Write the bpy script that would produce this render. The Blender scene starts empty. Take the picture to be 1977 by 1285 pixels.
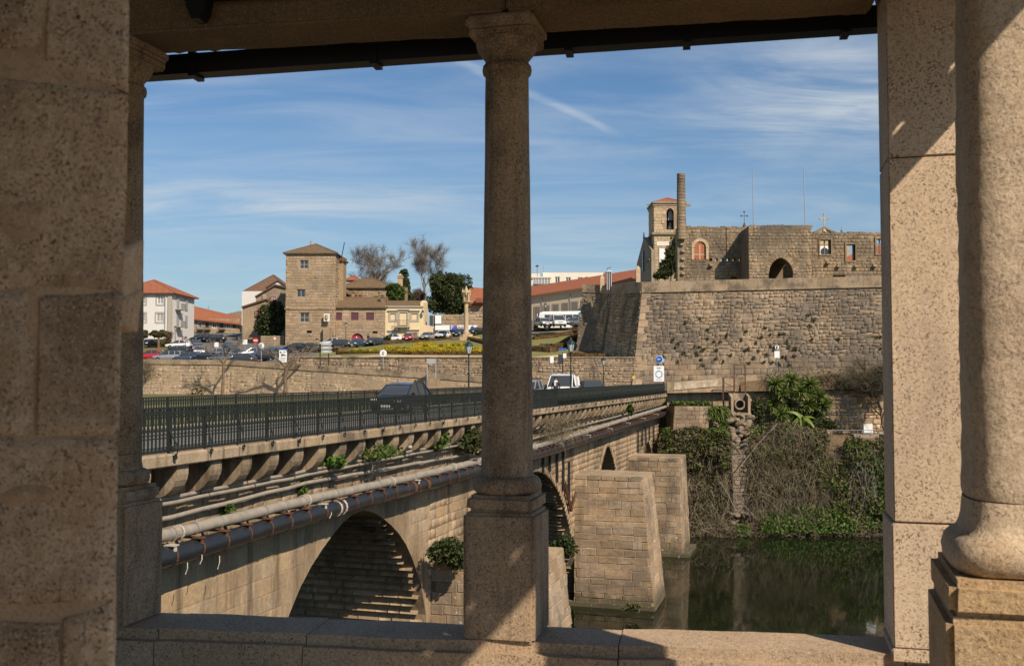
import bpy, bmesh, math, random
import numpy as np
from mathutils import Vector, Matrix
R = math.radians
random.seed(7); rng = np.random.default_rng(7)
scene = bpy.context.scene; COL = scene.collection
# ------------------------------------------------------------ camera, sky, sun, exposure
F, CX, CY, PIT = 1922.0, 988.5, 642.5, R(2.47)      # focal length and centre in photograph pixels, upward tilt; the eye is the origin
camd = bpy.data.cameras.new('camera'); camd.lens = 35; camd.sensor_width = 36; camd.clip_end = 9000; camd.clip_start = .05
camd.dof.use_dof = True; camd.dof.focus_distance = 70; camd.dof.aperture_fstop = 9
cam = bpy.data.objects.new('camera', camd); COL.objects.link(cam); cam.rotation_euler = (R(90)+PIT, 0, 0); scene.camera = cam
SUN_AZ, SUN_EL = 35.0, 41.0                          # the sun stands behind the camera and to its right
TOSUN = Vector((math.sin(R(SUN_AZ))*math.cos(R(SUN_EL)), -math.cos(R(SUN_AZ))*math.cos(R(SUN_EL)), math.sin(R(SUN_EL))))
sl = bpy.data.lights.new('sun', 'SUN'); sl.energy = 4.8; sl.angle = R(.53); sl.color = (1, .86, .69)
so = bpy.data.objects.new('sun', sl); COL.objects.link(so); so.rotation_euler = TOSUN.to_track_quat('Z', 'Y').to_euler()
scene.view_settings.view_transform = 'Standard'; scene.view_settings.look = 'None'; scene.view_settings.gamma = 1
scene.view_settings.exposure = 0.26
scene.cycles.use_denoising = True; scene.cycles.max_bounces = 8; scene.cycles.diffuse_bounces = 5; scene.cycles.caustics_reflective = False; scene.cycles.caustics_refractive = False
scene.cycles.sample_clamp_indirect = 6
world = bpy.data.worlds.new('World'); scene.world = world; world.use_nodes = True

class NT:                                            # tiny node-graph writer
    def __init__(s, tree): s.t = tree; s.t.nodes.clear()
    def a(s, typ, props=None, **inp):
        n = s.t.nodes.new(typ)
        for k, v in (props or {}).items(): setattr(n, k, v)
        for k, v in inp.items():
            k2 = int(k[1:]) if k[0] == '_' and k[1:].isdigit() else k.replace('_', ' ')
            s.set(n.inputs[k2], v)
        return n
    def set(s, sock, v):
        if isinstance(v, bpy.types.NodeSocket): s.t.links.new(v, sock)
        elif isinstance(v, bpy.types.Node): s.t.links.new(v.outputs[0], sock)
        else:
            if hasattr(sock.default_value, '__len__') and not isinstance(v, str) and len(sock.default_value) == 4 and len(v) == 3: v = (*v, 1)
            sock.default_value = v
    def math(s, op, x, y=0.0, clamp=False): return s.a('ShaderNodeMath', {'operation': op, 'use_clamp': clamp}, _0=x, _1=y).outputs[0]
    def vmul(s, v, k): return s.a('ShaderNodeVectorMath', {'operation': 'MULTIPLY'}, _0=v, _1=k).outputs[0]
    def noise(s, v, scale, detail=3, rough=.55, dist=0): return s.a('ShaderNodeTexNoise', None, Vector=v, Scale=scale, Detail=detail, Roughness=rough, Distortion=dist).outputs[0]
    def ramp(s, x, lo, hi, smooth=False): return s.a('ShaderNodeMapRange', {'interpolation_type': 'SMOOTHSTEP' if smooth else 'LINEAR'}, _0=x, _1=lo, _2=hi).outputs[0]
    def mix(s, f, a, b, mode='MIX'):
        n = s.t.nodes.new('ShaderNodeMix'); n.data_type = 'RGBA'; n.blend_type = mode
        s.set(n.inputs[0], f); s.set(n.inputs[6], a); s.set(n.inputs[7], b); return n.outputs[2]

w = NT(world.node_tree)
sky = w.a('ShaderNodeTexSky', {'sky_type': 'NISHITA', 'sun_disc': False, 'sun_elevation': R(SUN_EL), 'sun_rotation': R(180-SUN_AZ), 'air_density': 1.0, 'dust_density': .6, 'ozone_density': 2.2, 'altitude': 60})
tc = w.a('ShaderNodeTexCoord').outputs['Generated']
sep = w.a('ShaderNodeSeparateXYZ', None, _0=tc)
zc = w.math('MAXIMUM', sep.outputs[2], .03)
flat = w.a('ShaderNodeCombineXYZ', None, _0=w.math('DIVIDE', sep.outputs[0], w.math('ADD', zc, .12)), _1=w.math('DIVIDE', sep.outputs[1], w.math('ADD', zc, .12)), _2=0.0).outputs[0]
mp = w.a('ShaderNodeMapping', None, Vector=flat, Location=(1.3, .25, 0), Rotation=(0, 0, R(9)), Scale=(.42, 1.25, 1))
c1 = w.ramp(w.noise(mp, 1.15, 7, .62, .9), .46, .82, True)
c2 = w.ramp(w.noise(flat, .33, 2, .5), .38, .62, True)
mp3 = w.a('ShaderNodeMapping', None, Vector=flat, Location=(4.7, 2.2, 0), Rotation=(0, 0, R(-34)), Scale=(.35, 1.7, 1))
c3 = w.ramp(w.noise(mp3, 1.0, 8, .66, 1.2), .5, .86, True)
fx, fy = (w.a('ShaderNodeSeparateXYZ', None, _0=flat).outputs[i] for i in (0, 1))
def bump_(v, c, r): return w.ramp(w.math('ABSOLUTE', w.math('SUBTRACT', v, c)), r, 0.0, True)
wisp = w.noise(w.a('ShaderNodeMapping', None, Vector=flat, Rotation=(0, 0, R(6)), Scale=(.8, 2.3, 1)), 1.6, 7, .58, .8)
wisp2 = w.noise(w.a('ShaderNodeMapping', None, Vector=flat, Rotation=(0, 0, R(-42)), Scale=(.9, 2.4, 1)), 2.0, 7, .6, .9)
bank_l = w.math('MULTIPLY', w.math('MULTIPLY', bump_(fy, 3.42, .42), bump_(fx, -.85, 1.0)), w.ramp(wisp, .30, .72, True))
bank_r = w.math('MULTIPLY', w.math('MULTIPLY', bump_(fy, 2.4, .55), bump_(fx, .82, .55)), w.ramp(wisp2, .36, .74, True))
veil = w.math('MULTIPLY', w.ramp(wisp, .36, .80, True), .42)
cl = w.math('ADD', w.math('MULTIPLY', w.math('ADD', w.math('MULTIPLY', c1, c2), w.math('MULTIPLY', c3, .5)), .55), w.math('ADD', veil, w.math('ADD', w.math('MULTIPLY', bank_l, .8), w.math('MULTIPLY', bank_r, 1.1))), True)
# one condensation trail: a straight thin streak across the cloud plane
ln = w.a('ShaderNodeVectorMath', {'operation': 'DOT_PRODUCT'}, _0=flat, _1=(-.7426, .6697, 0)).outputs['Value']
wob = w.math('MULTIPLY', w.math('SUBTRACT', w.noise(flat, 3.0, 3), .5), .05)
tr = w.ramp(w.math('ABSOLUTE', w.math('SUBTRACT', w.math('ADD', ln, wob), 1.598)), .030, .003, True)
ends = w.math('MULTIPLY', w.ramp(sep.outputs[0], .115, .08, True), w.ramp(sep.outputs[0], -.13, -.06, True))
tr = w.math('MULTIPLY', w.math('MULTIPLY', tr, ends), w.math('MULTIPLY', w.ramp(w.noise(flat, 5, 3), .2, .55), .42))
cl = w.math('ADD', cl, tr, True)
hz = w.ramp(sep.outputs[2], .30, 0.0, True)
tint = w.mix(.9, sky, w.mix(1, sky, (.66, .86, 1.0), 'MULTIPLY'))
base = w.mix(w.math('MULTIPLY', hz, .46), tint, (3.7, 4.5, 4.8))
skyc = w.mix(w.math('MULTIPLY', cl, .75), base, (6.0, 6.5, 6.9))
bg = w.a('ShaderNodeBackground', None, Color=skyc, Strength=.086)
w.t.links.new(bg.outputs[0], w.a('ShaderNodeOutputWorld').inputs[0])

# ------------------------------------------------------------ view geometry: a pixel of the photograph at a depth, or on a plane, gives a real point
cs, sn = math.cos(PIT), math.sin(PIT)
def ray(px, py): a = (px-CX)/F; b = (CY-py)/F; return Vector((a, cs-b*sn, sn+b*cs))
def at(px, py, Y): d = ray(px, py); return d*(Y/d.y)
def proj(p): y = p[1]*cs+p[2]*sn; z = -p[1]*sn+p[2]*cs; return CX+F*p[0]/max(y, .1), CY-F*z/max(y, .1)
def pxsize(p): return F/max(math.sqrt(p[0]**2+p[1]**2+p[2]**2), .2)
U3 = Vector((.2907, .9568, 0)); V3 = Vector((.9568, -.2907, 0)); O3 = -14.55*V3; Z3 = Vector((0, 0, 1))
def br(u, v, z): return O3+U3*float(u)+V3*float(v)+Vector((0, 0, float(z)))   # bridge frame: u along it, v outwards to our side
WATER = -15.0

# ------------------------------------------------------------ objects
def prop(o, label=None, cat=None, group=None, kind=None):
    if label: o['label'] = label
    if cat: o['category'] = cat
    if group: o['group'] = group
    if kind: o['kind'] = kind
    return o
def empty(name, label, cat, loc=(0, 0, 0), rz=0, group=None):
    o = bpy.data.objects.new(name, None); COL.objects.link(o); o.location = loc; o.rotation_euler = (0, 0, rz); o.empty_display_size = .2
    return prop(o, label, cat, group)
def absmat(o):
    m = Matrix.Identity(4); c = o
    while c is not None: m = c.matrix_parent_inverse @ c.matrix_basis @ m if c.parent else c.matrix_basis @ m; c = c.parent
    return m
def link(name, me, parent=None, world=True):          # world: the mesh is written in world coordinates
    o = bpy.data.objects.new(name, me); COL.objects.link(o)
    if parent is not None:
        o.parent = parent
        if world: o.matrix_parent_inverse = absmat(parent).inverted()
    return o
def copy_tree(o, parent=None):
    c = o.copy(); COL.objects.link(c); c.parent = parent
    for ch in list(o.children): copy_tree(ch, c)
    return c
class G:                                              # gathers faces; build() links them as one mesh object
    def __init__(s): s.v = []; s.f = []; s.m = []; s.mi = 0
    def add(s, vs, fs):
        b = len(s.v); s.v += [tuple(p) for p in vs]
        for f in fs: s.f.append([b+i for i in f]); s.m.append(s.mi)
        return s
    def hexa(s, p): return s.add(p, [(0, 3, 2, 1), (4, 5, 6, 7), (0, 1, 5, 4), (1, 2, 6, 5), (2, 3, 7, 6), (3, 0, 4, 7)])
    def obox(s, c, ex, ey, ez):                       # half-axis vectors
        c = Vector(c); q = []
        for k in (-1, 1):
            for i, j in ((-1, -1), (1, -1), (1, 1), (-1, 1)): q.append(c+ex*i+ey*j+ez*k)
        return s.hexa(q)
    def box(s, c, sx, sy, sz, rz=0):
        a, b = math.cos(rz), math.sin(rz)
        return s.obox(c, Vector((a, b, 0))*(sx/2), Vector((-b, a, 0))*(sy/2), Z3*(sz/2))
    def bbox(s, c, sx, sy, sz, bv, rz=0):             # box with bevelled edges
        a, b = math.cos(rz), math.sin(rz); c = Vector(c); X = Vector((a, b, 0)); Y = Vector((-b, a, 0))
        bm = bmesh.new(); bmesh.ops.create_cube(bm, size=1)
        bmesh.ops.scale(bm, vec=(sx, sy, sz), verts=bm.verts); bmesh.ops.bevel(bm, geom=bm.edges[:], offset=bv, segments=2, affect='EDGES')
        bm.verts.ensure_lookup_table()
        s.add([c+X*v.co.x+Y*v.co.y+Z3*v.co.z for v in bm.verts], [[v.index for v in f.verts] for f in bm.faces]); bm.free(); return s
    def prism(s, poly, d):                            # polygon of points extruded by vector d
        n = len(poly); d = Vector(d); P = [Vector(p) for p in poly]
        return s.add(P+[p+d for p in P], [list(range(n))[::-1], [n+i for i in range(n)]]+[(i, (i+1) % n, n+(i+1) % n, n+i) for i in range(n)])
    def quad(s, *p): return s.add(p, [tuple(range(len(p)))])
    def tube(s, path, rad, n=8, cap=True):
        P = [Vector(p) for p in path]; m = len(P); rad = rad if hasattr(rad, '__len__') else [rad]*m
        vs = []; up = Vector((.137, .211, .967))
        for i in range(m):
            t = (P[min(i+1, m-1)]-P[max(i-1, 0)]).normalized(); a = t.cross(up)
            if a.length < .05: a = t.cross(Vector((1, .1, 0)))
            a.normalize(); b = t.cross(a)
            for k in range(n): th = 2*math.pi*k/n; vs.append(P[i]+(a*math.cos(th)+b*math.sin(th))*rad[i])
        fs = [(i*n+k, i*n+(k+1) % n, (i+1)*n+(k+1) % n, (i+1)*n+k) for i in range(m-1) for k in range(n)]
        if cap: fs += [tuple(range(n))[::-1], tuple((m-1)*n+k for k in range(n))]
        return s.add(vs, fs)
    def lathe(s, c, prof, n=24, rz=0, cap=True):      # prof: (radius, z) from bottom to top
        c = Vector(c); m = len(prof)
        vs = [c+Vector((r*math.cos(rz+2*math.pi*k/n), r*math.sin(rz+2*math.pi*k/n), z)) for r, z in prof for k in range(n)]
        fs = [(i*n+k, i*n+(k+1) % n, (i+1)*n+(k+1) % n, (i+1)*n+k) for i in range(m-1) for k in range(n)]
        if cap: fs += [tuple(range(n))[::-1], tuple((m-1)*n+k for k in range(n))]
        return s.add(vs, fs)
    def rsq(s, c, prof, n=64, rz=0, e=4.5):           # like lathe, with a rounded square plan
        c = Vector(c); m = len(prof); th = [2*math.pi*(k+.5)/n for k in range(n)]
        f = [1/(abs(math.cos(a))**e+abs(math.sin(a))**e)**(1/e) for a in th]
        vs = [c+Vector((r*q*math.cos(rz+a), r*q*math.sin(rz+a), z)) for r, z in prof for a, q in zip(th, f)]
        return s.add(vs, [(i*n+k, i*n+(k+1) % n, (i+1)*n+(k+1) % n, (i+1)*n+k) for i in range(m-1) for k in range(n)]+[tuple(range(n))[::-1], tuple((m-1)*n+k for k in range(n))])
    def mesh(s, name, mats, smooth=None):
        me = bpy.data.meshes.new(name); me.from_pydata(s.v, [], s.f)
        for m in (mats if isinstance(mats, (list, tuple)) else [mats]): me.materials.append(m)
        if any(s.m): me.polygons.foreach_set('material_index', s.m)
        if smooth is not None:
            me.polygons.foreach_set('use_smooth', [True]*len(s.f)); me.update(); me.set_sharp_from_angle(angle=R(smooth))
        me.update(); return me
    def build(s, name, mats, parent=None, smooth=None, world=True): return link(name, s.mesh(name, mats, smooth), parent, world)
def nmesh(name, v, f, m):                             # big numpy meshes of equal faces
    v = np.asarray(v, np.float32); f = np.asarray(f, np.int32); me = bpy.data.meshes.new(name); k = f.shape[1]
    me.vertices.add(len(v)); me.vertices.foreach_set('co', v.ravel()); me.loops.add(f.size); me.loops.foreach_set('vertex_index', f.ravel())
    me.polygons.add(len(f)); me.polygons.foreach_set('loop_start', np.arange(0, f.size, k, dtype=np.int32)); me.update(calc_edges=True); me.materials.append(m); return me

WATER = -15.0
# ------------------------------------------------------------ materials (all in world position, so that equal meshes differ)
def newmat(name):
    m = bpy.data.materials.new(name); m.use_nodes = True; return m, NT(m.node_tree)
def out(t, sh): t.t.links.new(sh.outputs[0], t.a('ShaderNodeOutputMaterial').inputs[0])
def rnd(t): return t.math('FRACT', t.math('ADD', t.a('ShaderNodeObjectInfo').outputs['Random'], t.a('ShaderNodeNewGeometry').outputs['Random Per Island']))
def plain(name, col, rough=.6, metal=0, coat=0, var=0, em=None):
    m, t = newmat(name); c = col
    if var:
        p = t.a('ShaderNodeNewGeometry').outputs['Position']
        c = t.mix(1, col, t.a('ShaderNodeCombineColor', None, **{'_%d' % i: t.a('ShaderNodeMapRange', None, _0=t.noise(p, 3.1, 6, .65), _1=.25, _2=.75, _3=1-var, _4=1+var).outputs[0] for i in range(3)}), 'MULTIPLY')
    b = t.a('ShaderNodeBsdfPrincipled', None, Base_Color=c, Roughness=rough, Metallic=metal, Coat_Weight=coat)
    if em: t.set(b.inputs['Emission Color'], em); b.inputs['Emission Strength'].default_value = 1
    out(t, b); return m
def stone(name, a, b, sc=.8, rv=.22, stain=None, st=(.52, .7), sts=.35, stretch=(1, 1, .35), speck=0, sps=90, lichen=0, ochre=0, bump=.3, bs=14, rough=.9, stain2=None, hue=0, tide=0):
    m, t = newmat(name); p = t.a('ShaderNodeNewGeometry').outputs['Position']
    wm = (1.03, .955, .86); a = tuple(x*y for x, y in zip(a, wm)); b = tuple(x*y for x, y in zip(b, wm))
    c = t.mix(t.ramp(t.noise(p, sc, 5, .6), .32, .68), a, b)
    r = rnd(t); val = t.a('ShaderNodeMapRange', None, _0=r, _3=1-rv, _4=1+rv).outputs[0]
    hu = t.a('ShaderNodeHueSaturation', None, Hue=.5, Saturation=t.a('ShaderNodeMapRange', None, _0=t.math('FRACT', t.math('MULTIPLY', r, 7.13)), _3=1-rv*.8, _4=1+rv*.6).outputs[0], Value=val, Color=c); c = hu.outputs[0]
    fine = t.noise(p, bs, 6, .7)
    c = t.mix(1, c, t.a('ShaderNodeCombineColor', None, **{'_%d' % i: t.a('ShaderNodeMapRange', None, _0=fine, _1=.3, _2=.7, _3=.78, _4=1.2).outputs[0] for i in range(3)}), 'MULTIPLY')
    if ochre: c = t.mix(t.math('MULTIPLY', t.ramp(t.noise(p, sc*1.7, 4), .55, .72, True), ochre), c, (.34, .19, .075))
    if stain: c = t.mix(t.math('MULTIPLY', t.ramp(t.noise(t.vmul(p, stretch), sts, 6, .68), st[0], st[1], True), .85), c, stain)
    if stain2: c = t.mix(t.math('MULTIPLY', t.ramp(t.noise(t.vmul(p, (1.3, 1.3, .09)), sts*3.2, 5, .65), .50, .70, True), .8), c, stain2)
    if tide:
        zt = t.math('ADD', t.a('ShaderNodeSeparateXYZ', None, _0=p).outputs[2], t.math('MULTIPLY', t.noise(p, 1.6, 4, .6), 1.6)); c = t.mix(t.math('MULTIPLY', t.ramp(zt, WATER+2.1, WATER+1.1, True), .85), c, (.07, .062, .035))
    if lichen: c = t.mix(t.math('MULTIPLY', t.ramp(t.noise(p, 4.5, 4, .6), .64, .70), lichen), c, (.58, .57, .50))
    if speck:
        q = t.noise(p, sps, 3, .6); dm = t.a('ShaderNodeMapRange', None, _0=t.noise(p, sps*.07, 4, .6), _1=.36, _2=.62, _3=.45, _4=1.0).outputs[0]; c = t.mix(t.math('MULTIPLY', t.math('MULTIPLY', t.ramp(q, .52, .64), dm), speck), c, (.05, .033, .02)); c = t.mix(t.math('MULTIPLY', t.ramp(t.noise(p, sps*1.35, 2, .5), .60, .72), speck*.7), c, (.72, .64, .52))
    bs_ = t.a('ShaderNodeBsdfPrincipled', None, Base_Color=c, Roughness=rough); bs_.inputs['Specular IOR Level'].default_value = .25
    if bump:
        bp = t.a('ShaderNodeBump', None, Height=fine, Strength=bump, Distance=min(.6/bs, .05)); t.set(bs_.inputs['Normal'], bp)
    out(t, bs_); return m
def leafmat(name, cols, sub=.25, rough=.6, clump=1.2):
    m, t = newmat(name); p = t.a('ShaderNodeNewGeometry').outputs['Position']; r = rnd(t)
    c = t.mix(r, cols[0], cols[1])
    if len(cols) > 2: c = t.mix(t.ramp(t.noise(p, clump, 3), .45, .65), c, cols[2])
    d = t.a('ShaderNodeBsdfPrincipled', None, Base_Color=c, Roughness=rough); d.inputs['Specular IOR Level'].default_value = .2
    tr = t.a('ShaderNodeBsdfTranslucent', None, Color=c); out(t, t.a('ShaderNodeMixShader', None, _0=sub, _1=d, _2=tr)); return m
def tilemat(name, a, b, moss=None, px=9.0, py=3.2):    # barrel tiles too far off to tell apart: ribs down the slope
    m, t = newmat(name); p = t.a('ShaderNodeNewGeometry').outputs['Position']
    c = t.mix(t.ramp(t.noise(p, 1.7, 6, .75), .3, .7), a, b)
    if moss: c = t.mix(t.math('MULTIPLY', t.ramp(t.noise(p, .8, 6, .7), .5, .66, True), .75), c, moss)
    sx = t.a('ShaderNodeSeparateXYZ', None, _0=p)
    rib = t.math('SINE', t.math('MULTIPLY', t.math('ADD', sx.outputs[0], t.math('MULTIPLY', sx.outputs[1], .37)), 2*math.pi*px/2))
    row = t.math('FRACT', t.math('MULTIPLY', t.math('ADD', sx.outputs[2], t.math('MULTIPLY', t.noise(p, 2, 2), .3)), py))
    h = t.math('ADD', t.math('MULTIPLY', rib, .5), t.math('MULTIPLY', row, .6))
    c = t.mix(t.math('MULTIPLY', t.ramp(t.noise(p, 7, 3), .4, .75), .45), c, (a[0]*.45, a[1]*.42, a[2]*.42))
    bs_ = t.a('ShaderNodeBsdfPrincipled', None, Base_Color=c, Roughness=.9); bs_.inputs['Specular IOR Level'].default_value = .2
    t.set(bs_.inputs['Normal'], t.a('ShaderNodeBump', None, Height=h, Strength=.9, Distance=.14)); out(t, bs_); return m
M = {}
M['granite'] = stone('granite_column', (.36, .27, .185), (.44, .34, .245), 2.2, .05, speck=.8, sps=95, bump=.35, bs=50, stain=(.15, .10, .062), st=(.44, .66), sts=2.2, stain2=(.16, .115, .08), stretch=(1, 1, .8))
M['granite_new'] = stone('granite_pillar', (.51, .412, .315), (.59, .483, .375), 1.6, .04, speck=.85, sps=92, bump=.25, bs=60, stain=(.36, .28, .205), st=(.5, .72), sts=1.4)
M['granite_sill'] = stone('granite_sill', (.38, .29, .205), (.46, .36, .265), 2.0, .08, speck=.8, sps=95, bump=.4, bs=50, stain=(.13, .10, .07), st=(.56, .74), sts=1.9)
M['granite_near'] = stone('granite_near_column', (.43, .35, .265), (.53, .45, .35), 3.0, .05, speck=.6, sps=120, bump=.55, bs=42, ochre=.45, stain=(.2, .15, .10), st=(.62, .8), sts=4)
M['granite_ochre'] = stone('granite_near_pedestal', (.40, .29, .165), (.47, .36, .23), 3.0, .05, speck=.7, sps=100, bump=.7, bs=40, ochre=.55)
M['granite_wall'] = stone('granite_rough_wall', (.47, .365, .265), (.55, .44, .33), 3.0, .08, speck=.95, sps=175, bump=.55, bs=45, ochre=.35, stain=(.25, .165, .10), st=(.42, .64), sts=3.6, stretch=(1, 1, 1))
M['mortar_near'] = stone('mortar_near', (.43, .325, .225), (.51, .395, .285), 5, .03, speck=.45, sps=170, bump=.3, bs=40, stain=(.30, .20, .115), st=(.44, .66), sts=5, stretch=(1, 1, 1))
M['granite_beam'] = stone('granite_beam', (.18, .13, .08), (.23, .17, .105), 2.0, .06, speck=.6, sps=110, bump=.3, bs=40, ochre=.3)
M['bridge'] = stone('bridge_stone', (.31, .24, .165), (.38, .305, .215), .5, .13, stain=(.15, .11, .072), st=(.44, .66), sts=.5, stain2=(.11, .08, .052), bump=.5, bs=7, ochre=.18)
M['bridge_base'] = stone('bridge_render', (.295, .23, .158), (.355, .285, .2), .5, .04, stain=(.17, .125, .08), st=(.44, .66), sts=.5, stain2=(.12, .088, .058), bump=.35, bs=8)
M['concrete'] = stone('old_concrete', (.30, .24, .17), (.38, .31, .225), 1.2, .08, stain=(.11, .085, .06), st=(.45, .64), sts=.9, stain2=(.09, .068, .046), bump=.4, bs=12, lichen=.25)
M['pier'] = stone('pier_stone', (.345, .265, .185), (.42, .33, .24), .5, .19, stain=(.16, .12, .085), st=(.42, .66), sts=.45, stretch=(.6, .6, 1.2), bump=.5, bs=6, stain2=(.2, .15, .1), tide=1)
M['pier_dark'] = stone('pier_stone_lichen', (.27, .215, .155), (.36, .285, .205), .5, .18, stain=(.11, .085, .065), st=(.45, .68), sts=.5, bump=.5, bs=6, lichen=.85, tide=1)
M['bastion'] = stone('bastion_stone', (.25, .197, .145), (.32, .258, .19), .22, .17, stain=(.115, .097, .077), st=(.40, .60), sts=.19, stretch=(1, 1, .8), bump=.6, bs=3.2, ochre=.25, stain2=(.17, .13, .09))
M['bastion_dark'] = stone('bastion_flank_stone', (.29, .23, .15), (.37, .295, .2), .25, .25, stain=(.075, .065, .035), st=(.42, .64), sts=.2, bump=.6, bs=3.2, stain2=(.05, .045, .03))
M['palace'] = stone('palace_stone', (.23, .18, .125), (.31, .245, .175), .25, .2, stain=(.095, .08, .062), st=(.43, .68), sts=.17, stretch=(1, 1, .8), bump=.6, bs=3, lichen=.75, stain2=(.12, .095, .07))
M['quay'] = stone('quay_stone', (.35, .28, .20), (.42, .34, .25), .25, .07, stain=(.24, .185, .13), st=(.42, .66), sts=.25, bump=.5, bs=3.5, stain2=(.24, .18, .12))
M['coping'] = stone('coping_stone', (.30, .24, .17), (.38, .31, .225), .6, .12, stain=(.11, .09, .07), st=(.46, .66), sts=.4, stretch=(1, 1, 1), bump=.4, bs=5, lichen=.4)
M['mortar'] = stone('dark_joint', (.15, .115, .075), (.22, .17, .115), .8, .02, bump=.4, bs=5)
M['mortar_lt'] = stone('light_joint', (.29, .225, .155), (.35, .28, .2), .8, .02, bump=.4, bs=5, stain=(.2, .15, .1), st=(.48, .7), sts=.3)
M['tower'] = stone('tower_stone', (.295, .23, .16), (.365, .29, .21), .3, .15, stain=(.19, .15, .105), st=(.47, .7), sts=.16, stretch=(1, 1, .7), bump=.5, bs=3, ochre=.2)
M['church'] = stone('church_stone', (.43, .345, .235), (.49, .40, .28), .4, .11, bump=.4, bs=3, stain=(.27, .21, .14), st=(.5, .75), sts=.3)
M['church_grey'] = stone('church_front_stone', (.25, .215, .17), (.32, .275, .22), .4, .12, bump=.4, bs=3, stain=(.15, .13, .1), st=(.46, .7), sts=.3)
M['rubble'] = stone('warm_rubble', (.38, .285, .185), (.47, .365, .25), .4, .25, bump=.6, bs=4, ochre=.15, stain=(.22, .165, .11), st=(.5, .72), sts=.4)
M['rock'] = stone('wet_rock', (.17, .145, .115), (.26, .22, .175), .9, .25, bump=.6, bs=5, stain=(.08, .07, .05), st=(.5, .7), sts=.8)
M['yellow'] = plain('cream_render', (.66, .53, .32), .9, var=.12); M['white'] = plain('white_render', (.62, .60, .57), .9, var=.07); M['cream'] = plain('pale_render', (.70, .63, .52), .9, var=.05)
M['beige'] = plain('beige_render', (.60, .47, .32), .9, var=.12)
M['tile_red'] = tilemat('orange_tiles', (.40, .135, .07), (.48, .19, .105)); M['tile_brown'] = tilemat('brown_tiles', (.20, .115, .075), (.27, .165, .11)); M['tile_moss'] = tilemat('mossy_tiles', (.17, .115, .07), (.30, .205, .12), (.26, .175, .06))
M['asphalt'] = stone('asphalt', (.13, .128, .125), (.165, .162, .16), .3, 0, bump=.25, bs=40, stain=(.10, .098, .095), st=(.5, .7), sts=.3, stretch=(1, 1, 1)); M['paving'] = stone('grey_paving', (.25, .222, .185), (.31, .275, .23), .4, 0, bump=.2, bs=12)
M['sandpath'] = stone('sandy_path', (.50, .37, .22), (.56, .43, .27), .5, 0, bump=.2, bs=6); M['soil'] = stone('bank_soil', (.10, .075, .045), (.16, .12, .075), .5, 0, bump=.6, bs=4)
M['lawn'] = stone('lawn', (.15, .165, .055), (.20, .20, .08), .35, 0, bump=.5, bs=9); M['meadow'] = stone('meadow', (.10, .11, .04), (.17, .16, .075), .2, 0, bump=.5, bs=6)
M['rail'] = plain('dark_green_iron', (.007, .012, .009), .85); M['lampgreen'] = plain('lamp_green_paint', (.02, .04, .034), .4, .3)
M['black_pipe'] = plain('black_plastic_pipe', (.018, .02, .024), .35, var=.3); M['grey_pipe'] = plain('grey_cement_pipe', (.27, .235, .19), .7, var=.25); M['rust'] = plain('rusty_steel', (.12, .05, .025), .85, .2, var=.4); M['strap'] = plain('white_strap', (.46, .42, .36), .6, var=.15)
M['zinc'] = plain('black_gutter', (.006, .006, .007), .5); M['tile_under'] = plain('old_tile_underside', (.16, .09, .05), .9, var=.2); M['timber'] = plain('dark_timber', (.10, .06, .03), .8, var=.3)
M['glass'] = plain('dark_window_glass', (.045, .052, .058), .05); M['glass_lt'] = plain('curtained_glass', (.30, .31, .31), .15); M['milk'] = plain('lantern_glass', (.42, .46, .45), .2)
M['red'] = plain('crimson_paint', (.30, .03, .055), .5); M['grey_trim'] = plain('granite_trim', (.36, .32, .26), .9, var=.12); M['white_trim'] = plain('white_paint', (.78, .77, .74), .5); M['shutter'] = plain('brown_shutter', (.19, .16, .125), .7); M['iron'] = plain('black_iron', (.02, .02, .022), .5, .5); M['steel'] = plain('galvanised_steel', (.42, .43, .43), .45, .6)
M['tyre'] = plain('tyre_rubber', (.012, .012, .012), .85); M['rim'] = plain('alloy_rim', (.45, .45, .46), .35, .8); M['lamp'] = plain('headlamp_lens', (.75, .76, .76), .08); M['tail'] = plain('tail_lamp_lens', (.35, .012, .012), .15); M['blackplastic'] = plain('black_trim', (.015, .015, .016), .6); M['plate'] = plain('number_plate', (.75, .75, .72), .5)
for k, c in dict(silver=(.38, .39, .40), black=(.012, .013, .016), navy=(.018, .024, .038), darkgrey=(.05, .055, .06), grey=(.17, .18, .19), white=(.78, .78, .77), red=(.42, .025, .03), blue=(.06, .10, .17), green=(.03, .055, .05)).items(): M['car_'+k] = plain('car_paint_'+k, c, .3, .35 if k not in ('white', 'red') else 0, .6)
M['teal'] = plain('teal_paint', (.01, .22, .26), .35, 0, .5); M['sign_white'] = plain('sign_white', (.74, .75, .74), .5); M['sign_blue'] = plain('sign_blue', (.015, .10, .42), .45); M['sign_red'] = plain('sign_red', (.55, .03, .025), .45); M['sign_grey'] = plain('sign_grey', (.33, .34, .34), .5); M['sign_dark'] = plain('sign_dark', (.03, .035, .045), .5); M['yellowp'] = plain('yellow_paint', (.62, .42, .04), .6)
M['leaf_dark'] = leafmat('dark_evergreen_leaf', ((.028, .048, .018), (.065, .085, .03), (.075, .08, .026))); M['leaf_ivy'] = leafmat('ivy_leaf', ((.06, .10, .02), (.12, .17, .035), (.045, .075, .016))); M['leaf_mid'] = leafmat('bank_leaf', ((.055, .10, .018), (.115, .15, .035), (.085, .105, .022))); M['leaf_bright'] = leafmat('fresh_leaf', ((.07, .15, .02), (.13, .23, .04))); M['leaf_olive'] = leafmat('olive_leaf', ((.085, .085, .035), (.14, .13, .055), (.10, .085, .045))); M['leaf_brown'] = leafmat('dry_leaf', ((.13, .075, .05), (.19, .115, .08)))
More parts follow.
